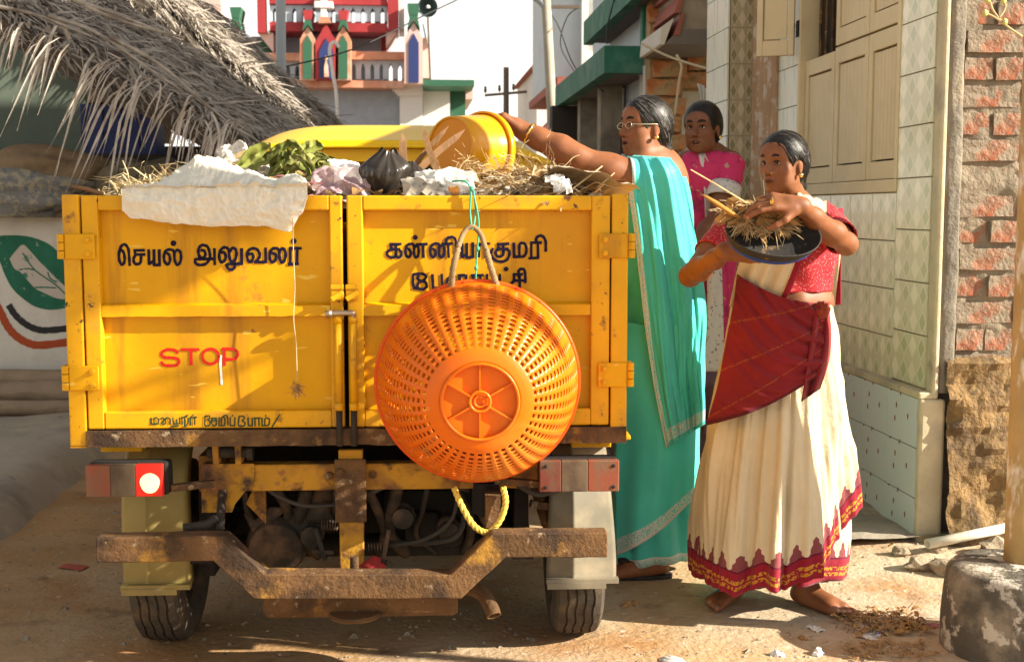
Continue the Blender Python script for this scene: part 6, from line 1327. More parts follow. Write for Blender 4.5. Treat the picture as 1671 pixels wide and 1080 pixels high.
def drape(name, prof, mat, par, base, left, right, n=60, m=50, off=.012, fold=lambda u, v: 0., smooth=True, solid=.003, bow=0.):
    """sheet between two pixel edge curves (left and right, each from top to bottom) laid on the profile's near side"""
    rows, uv = [], []
    lp = spline([Vector((x, y, 0)) for x, y in left], 8); rp = spline([Vector((x, y, 0)) for x, y in right], 8); lp = [(p.x, p.y) for p in lp]; rp = [(p.x, p.y) for p in rp]
    for j in range(m+1):
        v = j/m; a, b = poly_at(lp, v), poly_at(rp, v); row = []
        for i in range(n+1):
            u = i/n; px, py = lerp(a[0], b[0], u), lerp(a[1], b[1], u)+bow*math.sin(math.pi*u)
            row.append(prof.front(px, py, off+fold(u, v))-Vector(base)); uv.append((u, v))
        rows.append(row)
    return MB().grid(rows).obj(name, mat, par, smooth=smooth, solid=solid, uvs=uv)
def pleat(u, n, sharp=.6, ph=0.): x = (u*n+ph) % 1.; return (abs(2*x-1)**sharp)

def uvmat(name, base, rough=.75, trans=.15, bump=(220., .25, .003), sheen=.2):
    m = M(name, base, rough, var=.06, vscale=5., bump=bump, sheen=sheen); return m
def band_mat(name, base, bands, rough=.75, trans=.12, bump=(260., .3, .002), var=.08):
    """bands: list of (socket expr fn(nt,u,v)->mask, colour, noise scale or None) painted over base by UV"""
    m = M(name, base, rough, bump=bump, sheen=.15); nt = m.node_tree; n, l, b = nodes_of(m)
    uv = n.new('ShaderNodeUVMap'); sp = n.new('ShaderNodeSeparateXYZ'); l.new(uv.outputs[0], sp.inputs[0]); u, v = sp.outputs[0], sp.outputs[1]
    tc = n.new('ShaderNodeTexCoord'); nz = n.new('ShaderNodeTexNoise'); nz.inputs['Scale'].default_value = 7.; nz.inputs['Detail'].default_value = 5.; l.new(tc.outputs['Object'], nz.inputs['Vector'])
    h = n.new('ShaderNodeHueSaturation'); h.inputs['Color'].default_value = (*base, 1); mr = n.new('ShaderNodeMapRange'); mr.inputs['From Min'].default_value = .3; mr.inputs['From Max'].default_value = .7; mr.inputs['To Min'].default_value = 1-var; mr.inputs['To Max'].default_value = 1+var; l.new(nz.outputs['Fac'], mr.inputs[0]); l.new(mr.outputs[0], h.inputs['Value']); cur = h.outputs[0]
    for fn, col, ns in bands:
        f = fn(nt, u, v)
        if ns:
            t = n.new('ShaderNodeTexNoise'); t.inputs['Scale'].default_value = ns; t.inputs['Detail'].default_value = 2.; l.new(tc.outputs['Object'], t.inputs['Vector']); f = mnode(nt, 'MULTIPLY', f, mnode(nt, 'GREATER_THAN', t.outputs['Fac'], .47))
        x = n.new('ShaderNodeMix'); x.data_type = 'RGBA'; l.new(f, x.inputs['Factor']); l.new(cur, x.inputs['A']); x.inputs['B'].default_value = (*col, 1); cur = x.outputs['Result']
    l.new(cur, b.inputs['Base Color'])
    if trans:
        tr = n.new('ShaderNodeBsdfTranslucent'); l.new(cur, tr.inputs['Color']); ms = n.new('ShaderNodeMixShader'); ms.inputs[0].default_value = trans; l.new(b.outputs[0], ms.inputs[1]); l.new(tr.outputs[0], ms.inputs[2]); l.new(ms.outputs[0], n['Material Output'].inputs['Surface'])
    return m
def between(a, b, which='v'):
    def f(nt, u, v): x = v if which == 'v' else u; return mnode(nt, 'MULTIPLY', mnode(nt, 'GREATER_THAN', x, a), mnode(nt, 'LESS_THAN', x, b))
    return f
def teeth(a, hgt, freq, which='v', sharp=1.):
    def f(nt, u, v):
        x, y = (u, v) if which == 'v' else (v, u); tri = mnode(nt, 'ABSOLUTE', mnode(nt, 'SUBTRACT', mnode(nt, 'MULTIPLY', mnode(nt, 'FRACT', mnode(nt, 'MULTIPLY', x, freq)), 2.), 1.))
        st = mnode(nt, 'DIVIDE', mnode(nt, 'FLOOR', mnode(nt, 'MULTIPLY', tri, 3.)), 3.)      # stepped temple motif
        return mnode(nt, 'MULTIPLY', mnode(nt, 'GREATER_THAN', y, a-.001), mnode(nt, 'LESS_THAN', y, mnode(nt, 'ADD', mnode(nt, 'MULTIPLY', mnode(nt, 'ADD', mnode(nt, 'MULTIPLY', st, .5), mnode(nt, 'MULTIPLY', tri, .5)), hgt), a)))
    return f
SEQ = (.72, .70, .64)
TURQ = (.085, .63, .54)
band_mat('sari_turquoise', TURQ, [(between(0, .028), SEQ, 240.), (between(.024, .030), (.75, .72, .65), None)], .55, bump=(10., .4, .014))
band_mat('sari_wrap', TURQ, [(between(.930, .985), SEQ, 240.), (between(.985, 1.01), SEQ, None)], .55, bump=(10., .4, .014))
band_mat('sari_pallu', (.085, .66, .60), [(between(-.01, .085, 'u'), SEQ, 240.), (between(-.01, .012, 'u'), SEQ, None), (between(.055, .085, 'u'), (.78, .75, .68), 300.), (between(.945, .985), SEQ, 240.)], .5, trans=.22, bump=(9., .4, .014))
GOLD = (.58, .27, .025); CRIM = (.30, .010, .028)
cream_bands = [(teeth(.074, .066, 4.9), (.25, .060, .065), None), (between(-.01, .076), CRIM, None), (between(.018, .030), GOLD, 110.), (between(.036, .048), GOLD, 110.), (between(.072, .078), (.14, .005, .03), None)]
band_mat('sari_cream', (.70, .59, .40), cream_bands, .85, trans=.18, bump=(17., .55, .016))
band_mat('pallu_cream', (.68, .57, .38), [(between(.90, 1.01, 'u'), CRIM, None), (between(.865, .895, 'u'), (.55, .42, .2), 200.)], .85, trans=.15)
def glines(nt, u, v):
    w = mnode(nt, 'FRACT', mnode(nt, 'ADD', mnode(nt, 'MULTIPLY', v, 3.2), mnode(nt, 'MULTIPLY', u, 1.1))); return mnode(nt, 'LESS_THAN', w, .055)
band_mat('wrap_maroon', (.22, .011, .017), [(glines, (.30, .06, .02), 200.), (between(.965, 1.01), (.10, .006, .012), None)], .85, trans=.12, bump=(14., .5, .012), var=.18)
M('blouse_red', (.40, .018, .028), .8, layers=[((.62, .20, .18), 170., .60, .66, 1.)], bump=(260., .5, .002)); M('blouse_black', (.02, .02, .022), .8); M('petticoat', (.10, .095, .09), .9, bump=(90., .5, .006))
M('sandal', (.025, .020, .018), .6)
M('nightie_pink', (.50, .03, .12), .85, layers=[((.30, .02, .08), 13., .56, .62, 3.), ((.42, .24, .16), 24., .64, .68, 2.)], bump=(120., .3, .003)); M('nightie_white', (.52, .48, .46), .85, layers=[((.16, .12, .13), 60., .60, .65, 2.)])

# ------------------------------------------------------------------ woman in turquoise, emptying the bucket
def woman_turquoise():
    base = atz(1065, 948, .0); base.y = 4.19
    root = empty('person', base, 0, 'woman in a turquoise sari and glasses emptying a yellow bucket into the truck', 'person'); bs = np.array(base)
    skin = (.235, .087, .036); s = .84; Fm = frame_of((-.93, -.38, .04)); hc = np.array(at(1052, 209, 4.17)); B = Body(); paint = []
    P = head(B, hc, Fm, s, .55, 1.06, 1.1)
    nb = np.array(at(1070, 272, 4.21)); B.cap(P(-.022, 0, -.07), nb, .050, .058, .03); B.cap(P(.03, 0, -.085), np.array(at(1052, 266, 4.15)), .035, .05, .03)
    shL, shR = np.array(at(1040, 292, 4.07)), np.array(at(1082, 288, 4.39)); el = np.array(at(938, 256, 4.06)); wr = np.array(at(852, 213, 4.10))
    for a in (shL, shR): B.cap(nb, a, .055, .058, .04)
    B.cap(at(1070, 300, 4.23), at(1078, 460, 4.23), .115, .105, .05); B.cap(at(1078, 460, 4.23), at(1080, 570, 4.23), .115, .125, .05)
    B.chain([shL, lerp(shL, el, .45)-np.array((0, 0, .006)), el], [.056, .053, .039], .03); B.chain([el, lerp(el, wr, .28)+np.array((0, 0, .002)), lerp(el, wr, .7), wr], [.039, .0425, .033, .0265], .03); B.cap(el+np.array((.012, -.01, -.022)), el+np.array((.03, -.005, -.02)), .022, .022, .015)
    tips = hand(B, wr, (-.72, .02, .55), (.1, 1, .1), (.5, -.1, .8), .98, (1.25, 1.2, 1.15, 1.1), (.9, .5), .05, .027)
    shR2 = np.array(at(1095, 420, 4.47)); B.chain([shR, shR2, np.array(at(1060, 440, 4.51))], [.055, .042, .03], .03)
    h1 = np.array(atz(1086, 946, .012)); h2 = np.array(atz(1112, 930, .012)); h2[1] = 4.38; h1[1] = 4.14
    for h in (h1, h2): B.cap(h+np.array((-.02, 0, .09)), h+np.array((-.01, .02, .45)), .036, .055, .03)
    t1 = foot(B, h1, (-1, -.12), .96); foot(B, h2, (-1, -.1), .96)
    face_bits(P, s, Fm, root, base, paint, skin, (0, .0), .55, bindi=False)
    for t in tips[:4]: paint.append((t, (.012, .012, .012), None, (.42, .19, .10), .6))
    grow('body', B, .004, 'skin', root, base, paint, skin)
    hair(P, s, Fm, root, base, 'hair_greying', strand_mix=.74, strand_mats=('strand_black', 'strand_grey'))
    bs_ = Vector(base)
    # glasses, earring, bangle, ring
    gl = M('spectacle_frame', (.55, .47, .33), .3, .9)
    pw = [Vector(P(.101, y, .004+z))-bs_ for y, z in ()]
    sp_ = MB()
    for sy in (1, -1): sp_.tube([Vector(P(.098-.004*abs(math.sin(a)), sy*(.031+.021*math.cos(a)), .002+.013*math.sin(a)))-bs_ for a in np.linspace(0, 2*math.pi, 21)], .0016, 6, caps=False); sp_.tube([Vector(P(*q))-bs_ for q in ((.094, sy*.052, .006), (.06, sy*.073, .006), (.0, sy*.083, .010), (-.015, sy*.083, .006))], .0024, 6)
    sp_.tube([Vector(P(*q))-bs_ for q in ((.100, .010, .006), (.104, 0, .009), (.100, -.010, .006))], .0016, 6); so_ = sp_.obj('spectacles', gl, root, smooth=True)
    MB().lathe([(0, .004), (.006, .003), (.009, -.002), (.007, -.007), (0, -.009)], 14, Matrix.Translation(Vector(P(.0, .089, -.040))-bs_)).obj('earring', 'gold', root, smooth=True)
    ad = Vector(wr-el).normalized(); bc = Vector(lerp(el, wr, .86))-bs_; u = ad.orthogonal().normalized(); v = ad.cross(u)
    MB().tube([bc+ad*.0012*math.sin(a*12)+(u*math.cos(a)+v*math.sin(a))*.0355 for a in np.linspace(0, 2*math.pi, 49)], .0042, 6, caps=False).obj('bangle', 'gold', root, smooth=True)
    # sandal
    for h in (h1, h2):
        hb = Vector(h)-bs_; outl = [(.02, .03), (.05, .036), (.12, .030), (.18, .036), (.20, .022), (.203, 0), (.19, -.03), (.12, -.030), (.05, -.036), (.0, -.034), (-.035, -.016), (-.04, 0), (-.035, .018)]
        so = MB().prism([hb+Vector((-a, b-.12*a*0, -.012)) for a, b in outl], (0, 0, .016)).obj('sandal', 'sandal', root, bev=.003)
        MB().tube(spline([hb+Vector((-.10, -.036, .0)), hb+Vector((-.125, -.02, .052)), hb+Vector((-.15, .0, .05)), hb+Vector((-.13, .03, .03)), hb+Vector((-.11, .036, 0))], 5), .006, 6, squash=1.8).obj('strap', 'sandal', so)
    # sari
    pr = Profile([(250, 1050, 1096, 0, 2.4), (258, 1040, 1100, 0, 2.4), (268, 1030, 1108, 0, 2.1), (285, 1018, 1114, 0, 1.8), (310, 1012, 1120, 0, 1.55), (350, 1008, 1127, 0, 1.3), (420, 1008, 1134), (480, 1010, 1140), (540, 1010, 1144), (600, 1008, 1144), (660, 1006, 1142), (730, 1006, 1137), (800, 1004, 1135), (870, 1002, 1132), (920, 1008, 1130), (945, 1014, 1130)], 4.21, 1.10)
    def fold(th, t, z): return .010*t*math.sin(th*9+2*math.sin(z*3))+.007*math.sin(th*4+z*11)*(.3+t)+.004*math.sin(z*30+th*5)*(1-t)
    loft('sari', pr, 'sari_turquoise', root, base, at(1070, 290, 4.21).z, .045, 70, 120, fold, hem=lambda th: .055+.02*math.sin(th*2+1))
    drape('sari_wrap', pr, 'sari_wrap', root, base, [(1007, 520), (1005, 700), (1004, 800), (1006, 906)], [(1138, 520), (1136, 640), (1134, 740), (1130, 815)], 60, 60, .026, lambda u, v: .007*math.sin(u*9+v*5)+.006*math.sin(v*11-u*7)*(1-v)+.004*math.sin(u*21+v*3)*v, bow=12)
    def pf(u, v): return .008+.010*abs(((u*3.1-v*.5) % 1.)-.3)*v+.006*abs(((u*6.7+v*.4) % 1.)-.4)+.07*(1-u)*(.3+.7*v)-.02*v+.020*v*math.sin(u*10.5-v*2.2+.5)+.011*math.sin(u*19+v*4)*(.35+.65*v)+.006*math.sin(u*33-v*7)*v+.0028*math.sin(u*61+v*9)*(.3+v)+.002*math.sin(u*97-v*13)*v
    drape('pallu', pr, 'sari_pallu', root, base, [(1014, 252), (1022, 290), (1034, 370), (1043, 450), (1052, 530), (1064, 610), (1077, 680), (1087, 730)], [(1094, 258), (1114, 290), (1132, 370), (1146, 450), (1153, 520), (1147, 600), (1150, 650), (1150, 692)], 80, 70, .028, pf)
    # part of the pallu wrapped over the shoulder and upper arm
    rows = []
    for j in range(14):
        a = lerp(-1.2, 2.2, j/13); rows.append([Vector(lerp(Vector(shL), Vector(el), lerp(-.45, .14, i/12)))-bs_+Vector((0, -math.sin(a), math.cos(a)))*(.070+.002*math.sin(i*2.1))-Vector((0, 0, .008)) for i in range(13)])
    MB().grid(rows).obj('shoulder_drape', 'sari_pallu', root, smooth=True, solid=.003, uvs=[(1-i/12, .5) for j in range(14) for i in range(13)])
    return root
woman_turquoise()

# ------------------------------------------------------------------ woman in cream and maroon, carrying the pan
PANC = at(1262, 379, 3.37)
def woman_cream():
    base = atz(1262, 985, .0); root = empty('person', base, 0, 'barefoot woman in a cream sari and maroon wrap carrying a pan of sweepings', 'person'); bs = np.array(base); bs_ = Vector(base)
    skin = (.215, .080, .033); s = .785; Fm = frame_of((-.78, -.63, -.02)); hc = np.array(at(1277, 268, 3.73)); B = Body(); paint = []
    P = head(B, hc, Fm, s, 0, 1.04, 1.1)
    nb = np.array(at(1296, 338, 3.81)); B.cap(P(-.02, 0, -.07), nb, .044, .052, .03)
    shL, shR = np.array(at(1346, 362, 3.75)), np.array(at(1194, 374, 3.89)); elL, elR = np.array(at(1381, 398, 3.53)), np.array(at(1126, 450, 3.73)); wL, wR = np.array(at(1304, 336, 3.32)), np.array(at(1186, 410, 3.47))
    for a in (shL, shR): B.cap(nb, a, .036, .046, .04)
    pr = Profile([(335, 1262, 1345), (350, 1232, 1360), (370, 1212, 1368), (400, 1210, 1366), (440, 1206, 1358), (480, 1200, 1350), (500, 1196, 1356), (540, 1186, 1365), (600, 1174, 1372), (660, 1160, 1380), (700, 1152, 1385), (760, 1143, 1390), (820, 1136, 1396), (860, 1132, 1399), (900, 1129, 1399), (950, 1128, 1392), (975, 1130, 1386)], 3.81, .74)
    for py in (360, 400, 440, 470, 490, 510, 550, 600):
        z = at(1280, py, 3.94).z; xc, rx, yc, ry = pr.get(z); B.ell((xc, yc, z), (rx*.94, ry*.93, .055), None, .04)
    xc, rx, yc, ry = pr.get(at(1280, 492, 3.81).z); B.cap(pr.pt(at(1280, 488, 3.81).z, .2, -.03), pr.pt(at(1280, 490, 3.81).z, 1.25, -.03), .036, .036, .03)   # soft roll at the waist
    B.chain([shL, lerp(shL, elL, .5), elL], [.048, .041, .030], .025); B.chain([elL, lerp(elL, wL, .28), lerp(elL, wL, .7), wL], [.030, .0335, .026, .0215], .025)
    B.chain([shR, lerp(shR, elR, .5), elR], [.048, .041, .030], .025); B.chain([elR, lerp(elR, wR, .28), lerp(elR, wR, .7), wR], [.030, .0335, .026, .0215], .025)
    tL = hand(B, wL, (-.95, -.05, .14), (-.2, -.75, -.6), (.1, -.55, .8), .95, (.35, .5, .65, .8), (.5, .5), .12, .025)
    tR = hand(B, wR, (.86, -.20, -.10), (.3, -.7, .6), (.1, -.55, -.8), .92, (.18, .2, .25, .3), (.5, .3), .10, .025)
    hR, hL = np.array(atz(1203, 972, .004)), np.array(atz(1303, 980, .004)); dR = np.array(atz(1143, 1003, 0))-np.array(atz(1203, 972, 0)); dL = np.array(atz(1398, 1010, 0))-np.array(atz(1303, 980, 0))
    for h in (hR, hL): h[2] = gz(h[0], h[1])+.001; B.cap(h+np.array((0, 0, .10)), h+np.array((.0, .05, .45)), .036, .058, .03)
    toes = foot(B, hR, dR, .92)+foot(B, hL, dL, .98)
    for t in toes: paint.append((t, (.010, .010, .010), None, (.45, .24, .15), .6))
    for t in tL[:4]+tR[:4]: paint.append((t, (.010, .010, .010), None, (.42, .20, .11), .6))
    face_bits(P, s, Fm, root, base, paint, skin, (.12, 0), 0)
    grow('body', B, .004, 'skin', root, base, paint, skin)
    hair(P, s, Fm, root, base, 'hair_black', strand_mix=.9, strand_mats=('strand_black', 'strand_grey'))
    MB().lathe([(0, .004), (.006, .003), (.0075, -.002), (.005, -.008), (0, -.009)], 14, Matrix.Translation(Vector(P(.002, .086, -.042))-bs_)).obj('earring', 'gold', root, smooth=True)
    MB().blob(Vector(P(.098, .016, -.036))-bs_, (.0028, .0028, .0028), 1, 0).obj('nose_stud', 'gold', root, smooth=True)
    # skirt
    hz = [(-math.pi, .11), (-1.6, .085), (-1.0, .09), (-.62, .075), (-.35, .11), (-.1, .10), (.1, .125), (.3, .15), (.5, .19), (.7, .24), (.9, .30), (1.2, .36), (1.6, .40), (2.2, .24), (math.pi, .11)]
    def hem(th): return float(np.interp(th, [a for a, _ in hz], [b for _, b in hz]))
    def saw(x): x = x % 1.; return (x/.80)**1.35 if x < .80 else (1-(x-.80)/.20)**1.1       # a laid pleat: slow rise, sharp return
    def fold(th, t, z):
        w = math.exp(-((th+.30)/.62)**2); k = t**.65; a = th+.05*math.sin(z*4+1)+.10*t*th
        f = w*(.062*saw(a*2.0+.15)+.022*saw(-a*5.1+.4+.3*math.sin(z*3)))
        g = (1-w)*(.018*math.sin(th*6+z*4)+.010*math.sin(th*11-z*9)+.010*saw(th*2.1+z*1.4))
        cr = .012*max(0, math.sin(th-.2))*(saw(z*4.6-th*1.3+.3*math.sin(th*5))-.4)                # creases pulled across the left hip
        return k*(f+g)+cr*k-.012*k+.0022*math.sin(th*53+z*9)*k+.005*math.sin(z*16+th*5)*(1-t)
    zt = at(1280, 496, 3.81).z
    loft('sari', pr, 'sari_cream', root, base, zt, .1, 100, 420, fold, lambda th: hem(th)+.018+.003*math.sin(th*14), solid=.003)
    loft('sari_underlayer', pr, 'sari_cream', root, base, .55, .1, 40, 110, lambda th, t, z: -.016+.008*math.sin(th*9)*t-.02*t, lambda th: .105+.012*math.sin(th*3), th0=.1, th1=2.6, solid=.003)
    loft('petticoat', pr, 'petticoat', root, base, .5, .1, 30, 120, lambda th, t, z: -.045-.05*t+.010*math.sin(th*24)*t, lambda th: .098+.01*math.sin(th*4), th0=-.6, th1=2.6)
    # maroon wrap round the hips
    def wf(u, v):
        q = v*1.5-u*.8; sw = lambda x: abs((x % 1.)-.35)
        return .020*sw(q*2.3)+.014*sw(q*4.1+.3*u)+.008*sw(q*7.7-u)+.003*math.sin((v-u*.8)*40)+.010*v
    drape('hip_wrap', pr, 'wrap_maroon', root, base, [(1203, 448), (1196, 500), (1184, 560), (1171, 630), (1152, 694)], [(1346, 496), (1346, 530), (1344, 560), (1342, 590), (1334, 614)], 80, 60, .050, wf, bow=12)
    drape('wrap_end', pr, 'wrap_maroon', root, base, [(1330, 498), (1326, 540), (1318, 590), (1308, 655)], [(1352, 500), (1356, 545), (1352, 590), (1338, 634)], 24, 30, .062, lambda u, v: .014*math.sin(u*9+v*2))
    MB().blob(pr.front(1342, 506, .07)-bs_, (.024, .02, .028), 3, .3, 3., 6).obj('wrap_knot', 'wrap_maroon', root, smooth=True)
    # blouse and pallu
    loft('blouse', pr, 'blouse_red', root, base, at(1280, 344, 3.81).z, at(1280, 474, 3.81).z, 40, 90, lambda th, t, z: .004+.003*math.sin(th*9+z*40)+.03*math.exp(-((z-1.13)/.06)**2)*max(0, math.cos(th+.2))**2, solid=.003)
    for a, b, f, nm in ((shL, elL, .74, 'sleeve'), (shR, elR, .55, 'sleeve')):
        a, b = Vector(a), Vector(b); d = (b-a).normalized(); pts = [a-d*.03+d*((b-a).length*f+.03)*i/10 for i in range(11)]
        MB().tube([p-bs_ for p in pts], [.050]+[.0545-.001*i*.6+.0012*math.sin(i*2.2) for i in range(10)], 28, caps=False).obj(nm, 'blouse_red', root, smooth=True, solid=.004)
    drape('pallu', pr, 'pallu_cream', root, base, [(1292, 340), (1255, 352), (1226, 385), (1206, 430), (1190, 500)], [(1350, 342), (1338, 362), (1316, 400), (1300, 450), (1268, 522)], 60, 60, .040, lambda u, v: .007*math.sin(u*26+v*2)*(.4+.6*v)+.006*math.sin(u*11-v*3)+.012*(1-v)-.045*sm((v-.70)/.3))
    rows = []                                                 # the pallu end hanging down the back from the left shoulder
    for j in range(40):
        t = j/39; rows.append([at(lerp(1322-4*t, 1374+6*t-10*t*t, i/20)+2*math.sin(i+t*6), lerp(338+8*math.sin(i*.15), 505-8*i/20, t), lerp(3.73, 3.95, sm(min(1, t*3)))+.014*math.sin(i*1.3+t*3)+.10*(1-i/20))-bs_ for i in range(21)])
    MB().grid(rows).obj('pallu_end', 'pallu_cream', root, smooth=True, solid=.003, uvs=[((i/20)*1.0, j/39) for j in range(40) for i in range(21)])
    rows = []
    for j in range(16):                                        # cloth crossing the shoulder
        t = j/15; rows.append([at(lerp(1300, 1354, i/10), lerp(314, 331, i/10)+40*(1-math.sin(math.pi*t)), lerp(3.60, 3.92, .5-.5*math.cos(math.pi*t)))-bs_+Vector((0, 0, .004*math.sin(i*2.2))) for i in range(11)])
    MB().grid(rows).obj('shoulder_drape', 'pallu_cream', root, smooth=True, solid=.003, uvs=[(i/10, .5) for j in range(16) for i in range(11)])
    fd = Vector(tL[2])-bs_
    MB().tube([Vector(wL)-bs_+Vector((-.085, -.028, .012))+Vector((0, math.cos(a), math.sin(a)))*.0095 for a in np.linspace(0, 2*math.pi, 15)], .0018, 6).obj('ring', 'gold', root)
    return root
woman_cream()

# the pan she carries
M('pan_black', (.028, .025, .023), .6, layers=[((.16, .10, .05), 26., .6, .68, 4.)], bump=(50., .5, .005)); M('pan_blue', (.012, .05, .28), .45)
pan = empty('pan', PANC, 0, 'black and blue pan full of straw in the hands of the barefoot woman', 'pan')
Qp = Matrix.Rotation(R(4), 4, 'Y') @ Matrix.Rotation(R(44), 4, 'X')
def pan_w(r_, z, a): return Qp @ Vector((r_*.90*math.cos(a), r_*.62*math.sin(a), z))
mb = MB(); prof_in = [(0, -.045), (.09, -.043), (.125, -.028), (.148, .000), (.1525, .003), (.1535, .000), (.152, -.006), (.146, -.020), (.136, -.034)]
mb.grid([[pan_w(r_, z, 2*math.pi*k/48) for k in range(48)] for r_, z in prof_in], closed=True); mb.obj('inner_bowl', 'pan_black', pan, smooth=True)
mb = MB(); mb.grid([[pan_w(r_, z, 2*math.pi*k/48) for k in range(48)] for r_, z in [(.1375, -.031), (.139, -.034), (.130, -.046), (.095, -.058), (0, -.060)]], closed=True); mb.obj('outer_shell', 'pan_blue', pan, smooth=True)
def pan_pile(name, mat, n, L, wd, label, seed, rng=.115):
    rd = random.Random(seed); mb = MB()
    for i in range(n):
        a, q = rd.uniform(0, 6.28), rd.uniform(0, 1)**.6*rng; p = Vector((q*math.cos(a)*.8-.035, q*math.sin(a)*.42+.058, -.012+rd.uniform(0, .055)*(1-q/.16)*(1.2-q*math.cos(a)*5))); d = Vector((rd.uniform(-1, .9), rd.uniform(-.6, .12), rd.uniform(-.4, .22))).normalized(); l = rd.uniform(*L); w = rd.uniform(*wd); s_ = d.cross(Vector((rd.uniform(-.5, .5), -.6, 1))).normalized()*w/2
        mb.grid([[Qp @ (p+s_), Qp @ (p-s_)], [Qp @ (p+d*l*.5+s_+Vector((0, 0, .1*l))), Qp @ (p+d*l*.5-s_+Vector((0, 0, .1*l)))], [Qp @ (p+d*l+s_*.3), Qp @ (p+d*l-s_*.3)]])
    o = mb.obj(name, mat); o.location = PANC; tag(o, label, 'sweepings', kind='stuff')
pan_pile('straw_sweepings', 'straw_pale', 170, (.02, .085), (.001, .003), 'pale straw sweepings piled on the pan', 2); pan_pile('leaf_sweepings', 'leaf_dry', 420, (.02, .07), (.002, .007), 'brown leaf bits piled on the pan', 3); pan_pile('husk_sweepings', 'husk_tan', 240, (.015, .06), (.002, .005), 'tan husk bits along the pan rim', 4, .14)
tag(MB().blob((0, 0, 0), (.085, .035, .030), 3, .3, 4., 5, Qp.to_3x3()).obj('sweepings_core', 'rubbish_base'), 'matted core of the sweepings on the pan', 'sweepings', kind='stuff').location = PANC+Qp @ Vector((-.03, .055, .0))
lv = MB(); rl = random.Random(8)
for k in range(46):
    p = Vector((rl.uniform(-.12, .06), rl.uniform(.02, .09), rl.uniform(.0, .05))); d = Vector((rl.uniform(-1, .8), rl.uniform(-.5, .3), rl.uniform(-.4, .5))).normalized(); l = rl.uniform(.03, .07); sd = d.cross(Vector((rl.uniform(-.6, .6), -.7, .7))).normalized()
    lv.grid([[Qp @ (p+d*l*t-sd*l*.2*math.sin(math.pi*(.06+.9*t))), Qp @ (p+d*l*t+Vector((0, 0, .01*math.sin(t*3)))), Qp @ (p+d*l*t+sd*l*.2*math.sin(math.pi*(.06+.9*t))+Vector((0, 0, .008)))] for t in (0, .25, .5, .75, 1)])
o = lv.obj('leaf_sweepings', M('leaf_mixed', (.34, .19, .07), .75, var=.5, vscale=16., trans=.2)); o.location = PANC; tag(o, 'broad dry leaves on top of the pan', 'sweepings', kind='stuff')
tag(MB().tube([at(1127, 277, 3.33), at(1170, 302, 3.34), at(1222, 334, 3.36)], [.0018, .0022, .0028], 6).obj('straw_stalk', 'straw_pale'), 'long thin straw stalk sticking out of the pan', 'stalk')
rows = [[at(x, y-w, 3.33+.01), at(x, y, 3.33), at(x+1, y+w, 3.33+.006)] for x, y, w in ((1142, 316, .3), (1156, 324, 3.5), (1172, 334, 5), (1190, 346, 5), (1208, 356, 2))]
tag(MB().grid(rows).obj('dry_leaf', M('leaf_ochre', (.52, .25, .05), .7, trans=.3), smooth=True, solid=.001), 'ochre dry leaf hanging off the left of the pan', 'leaf')

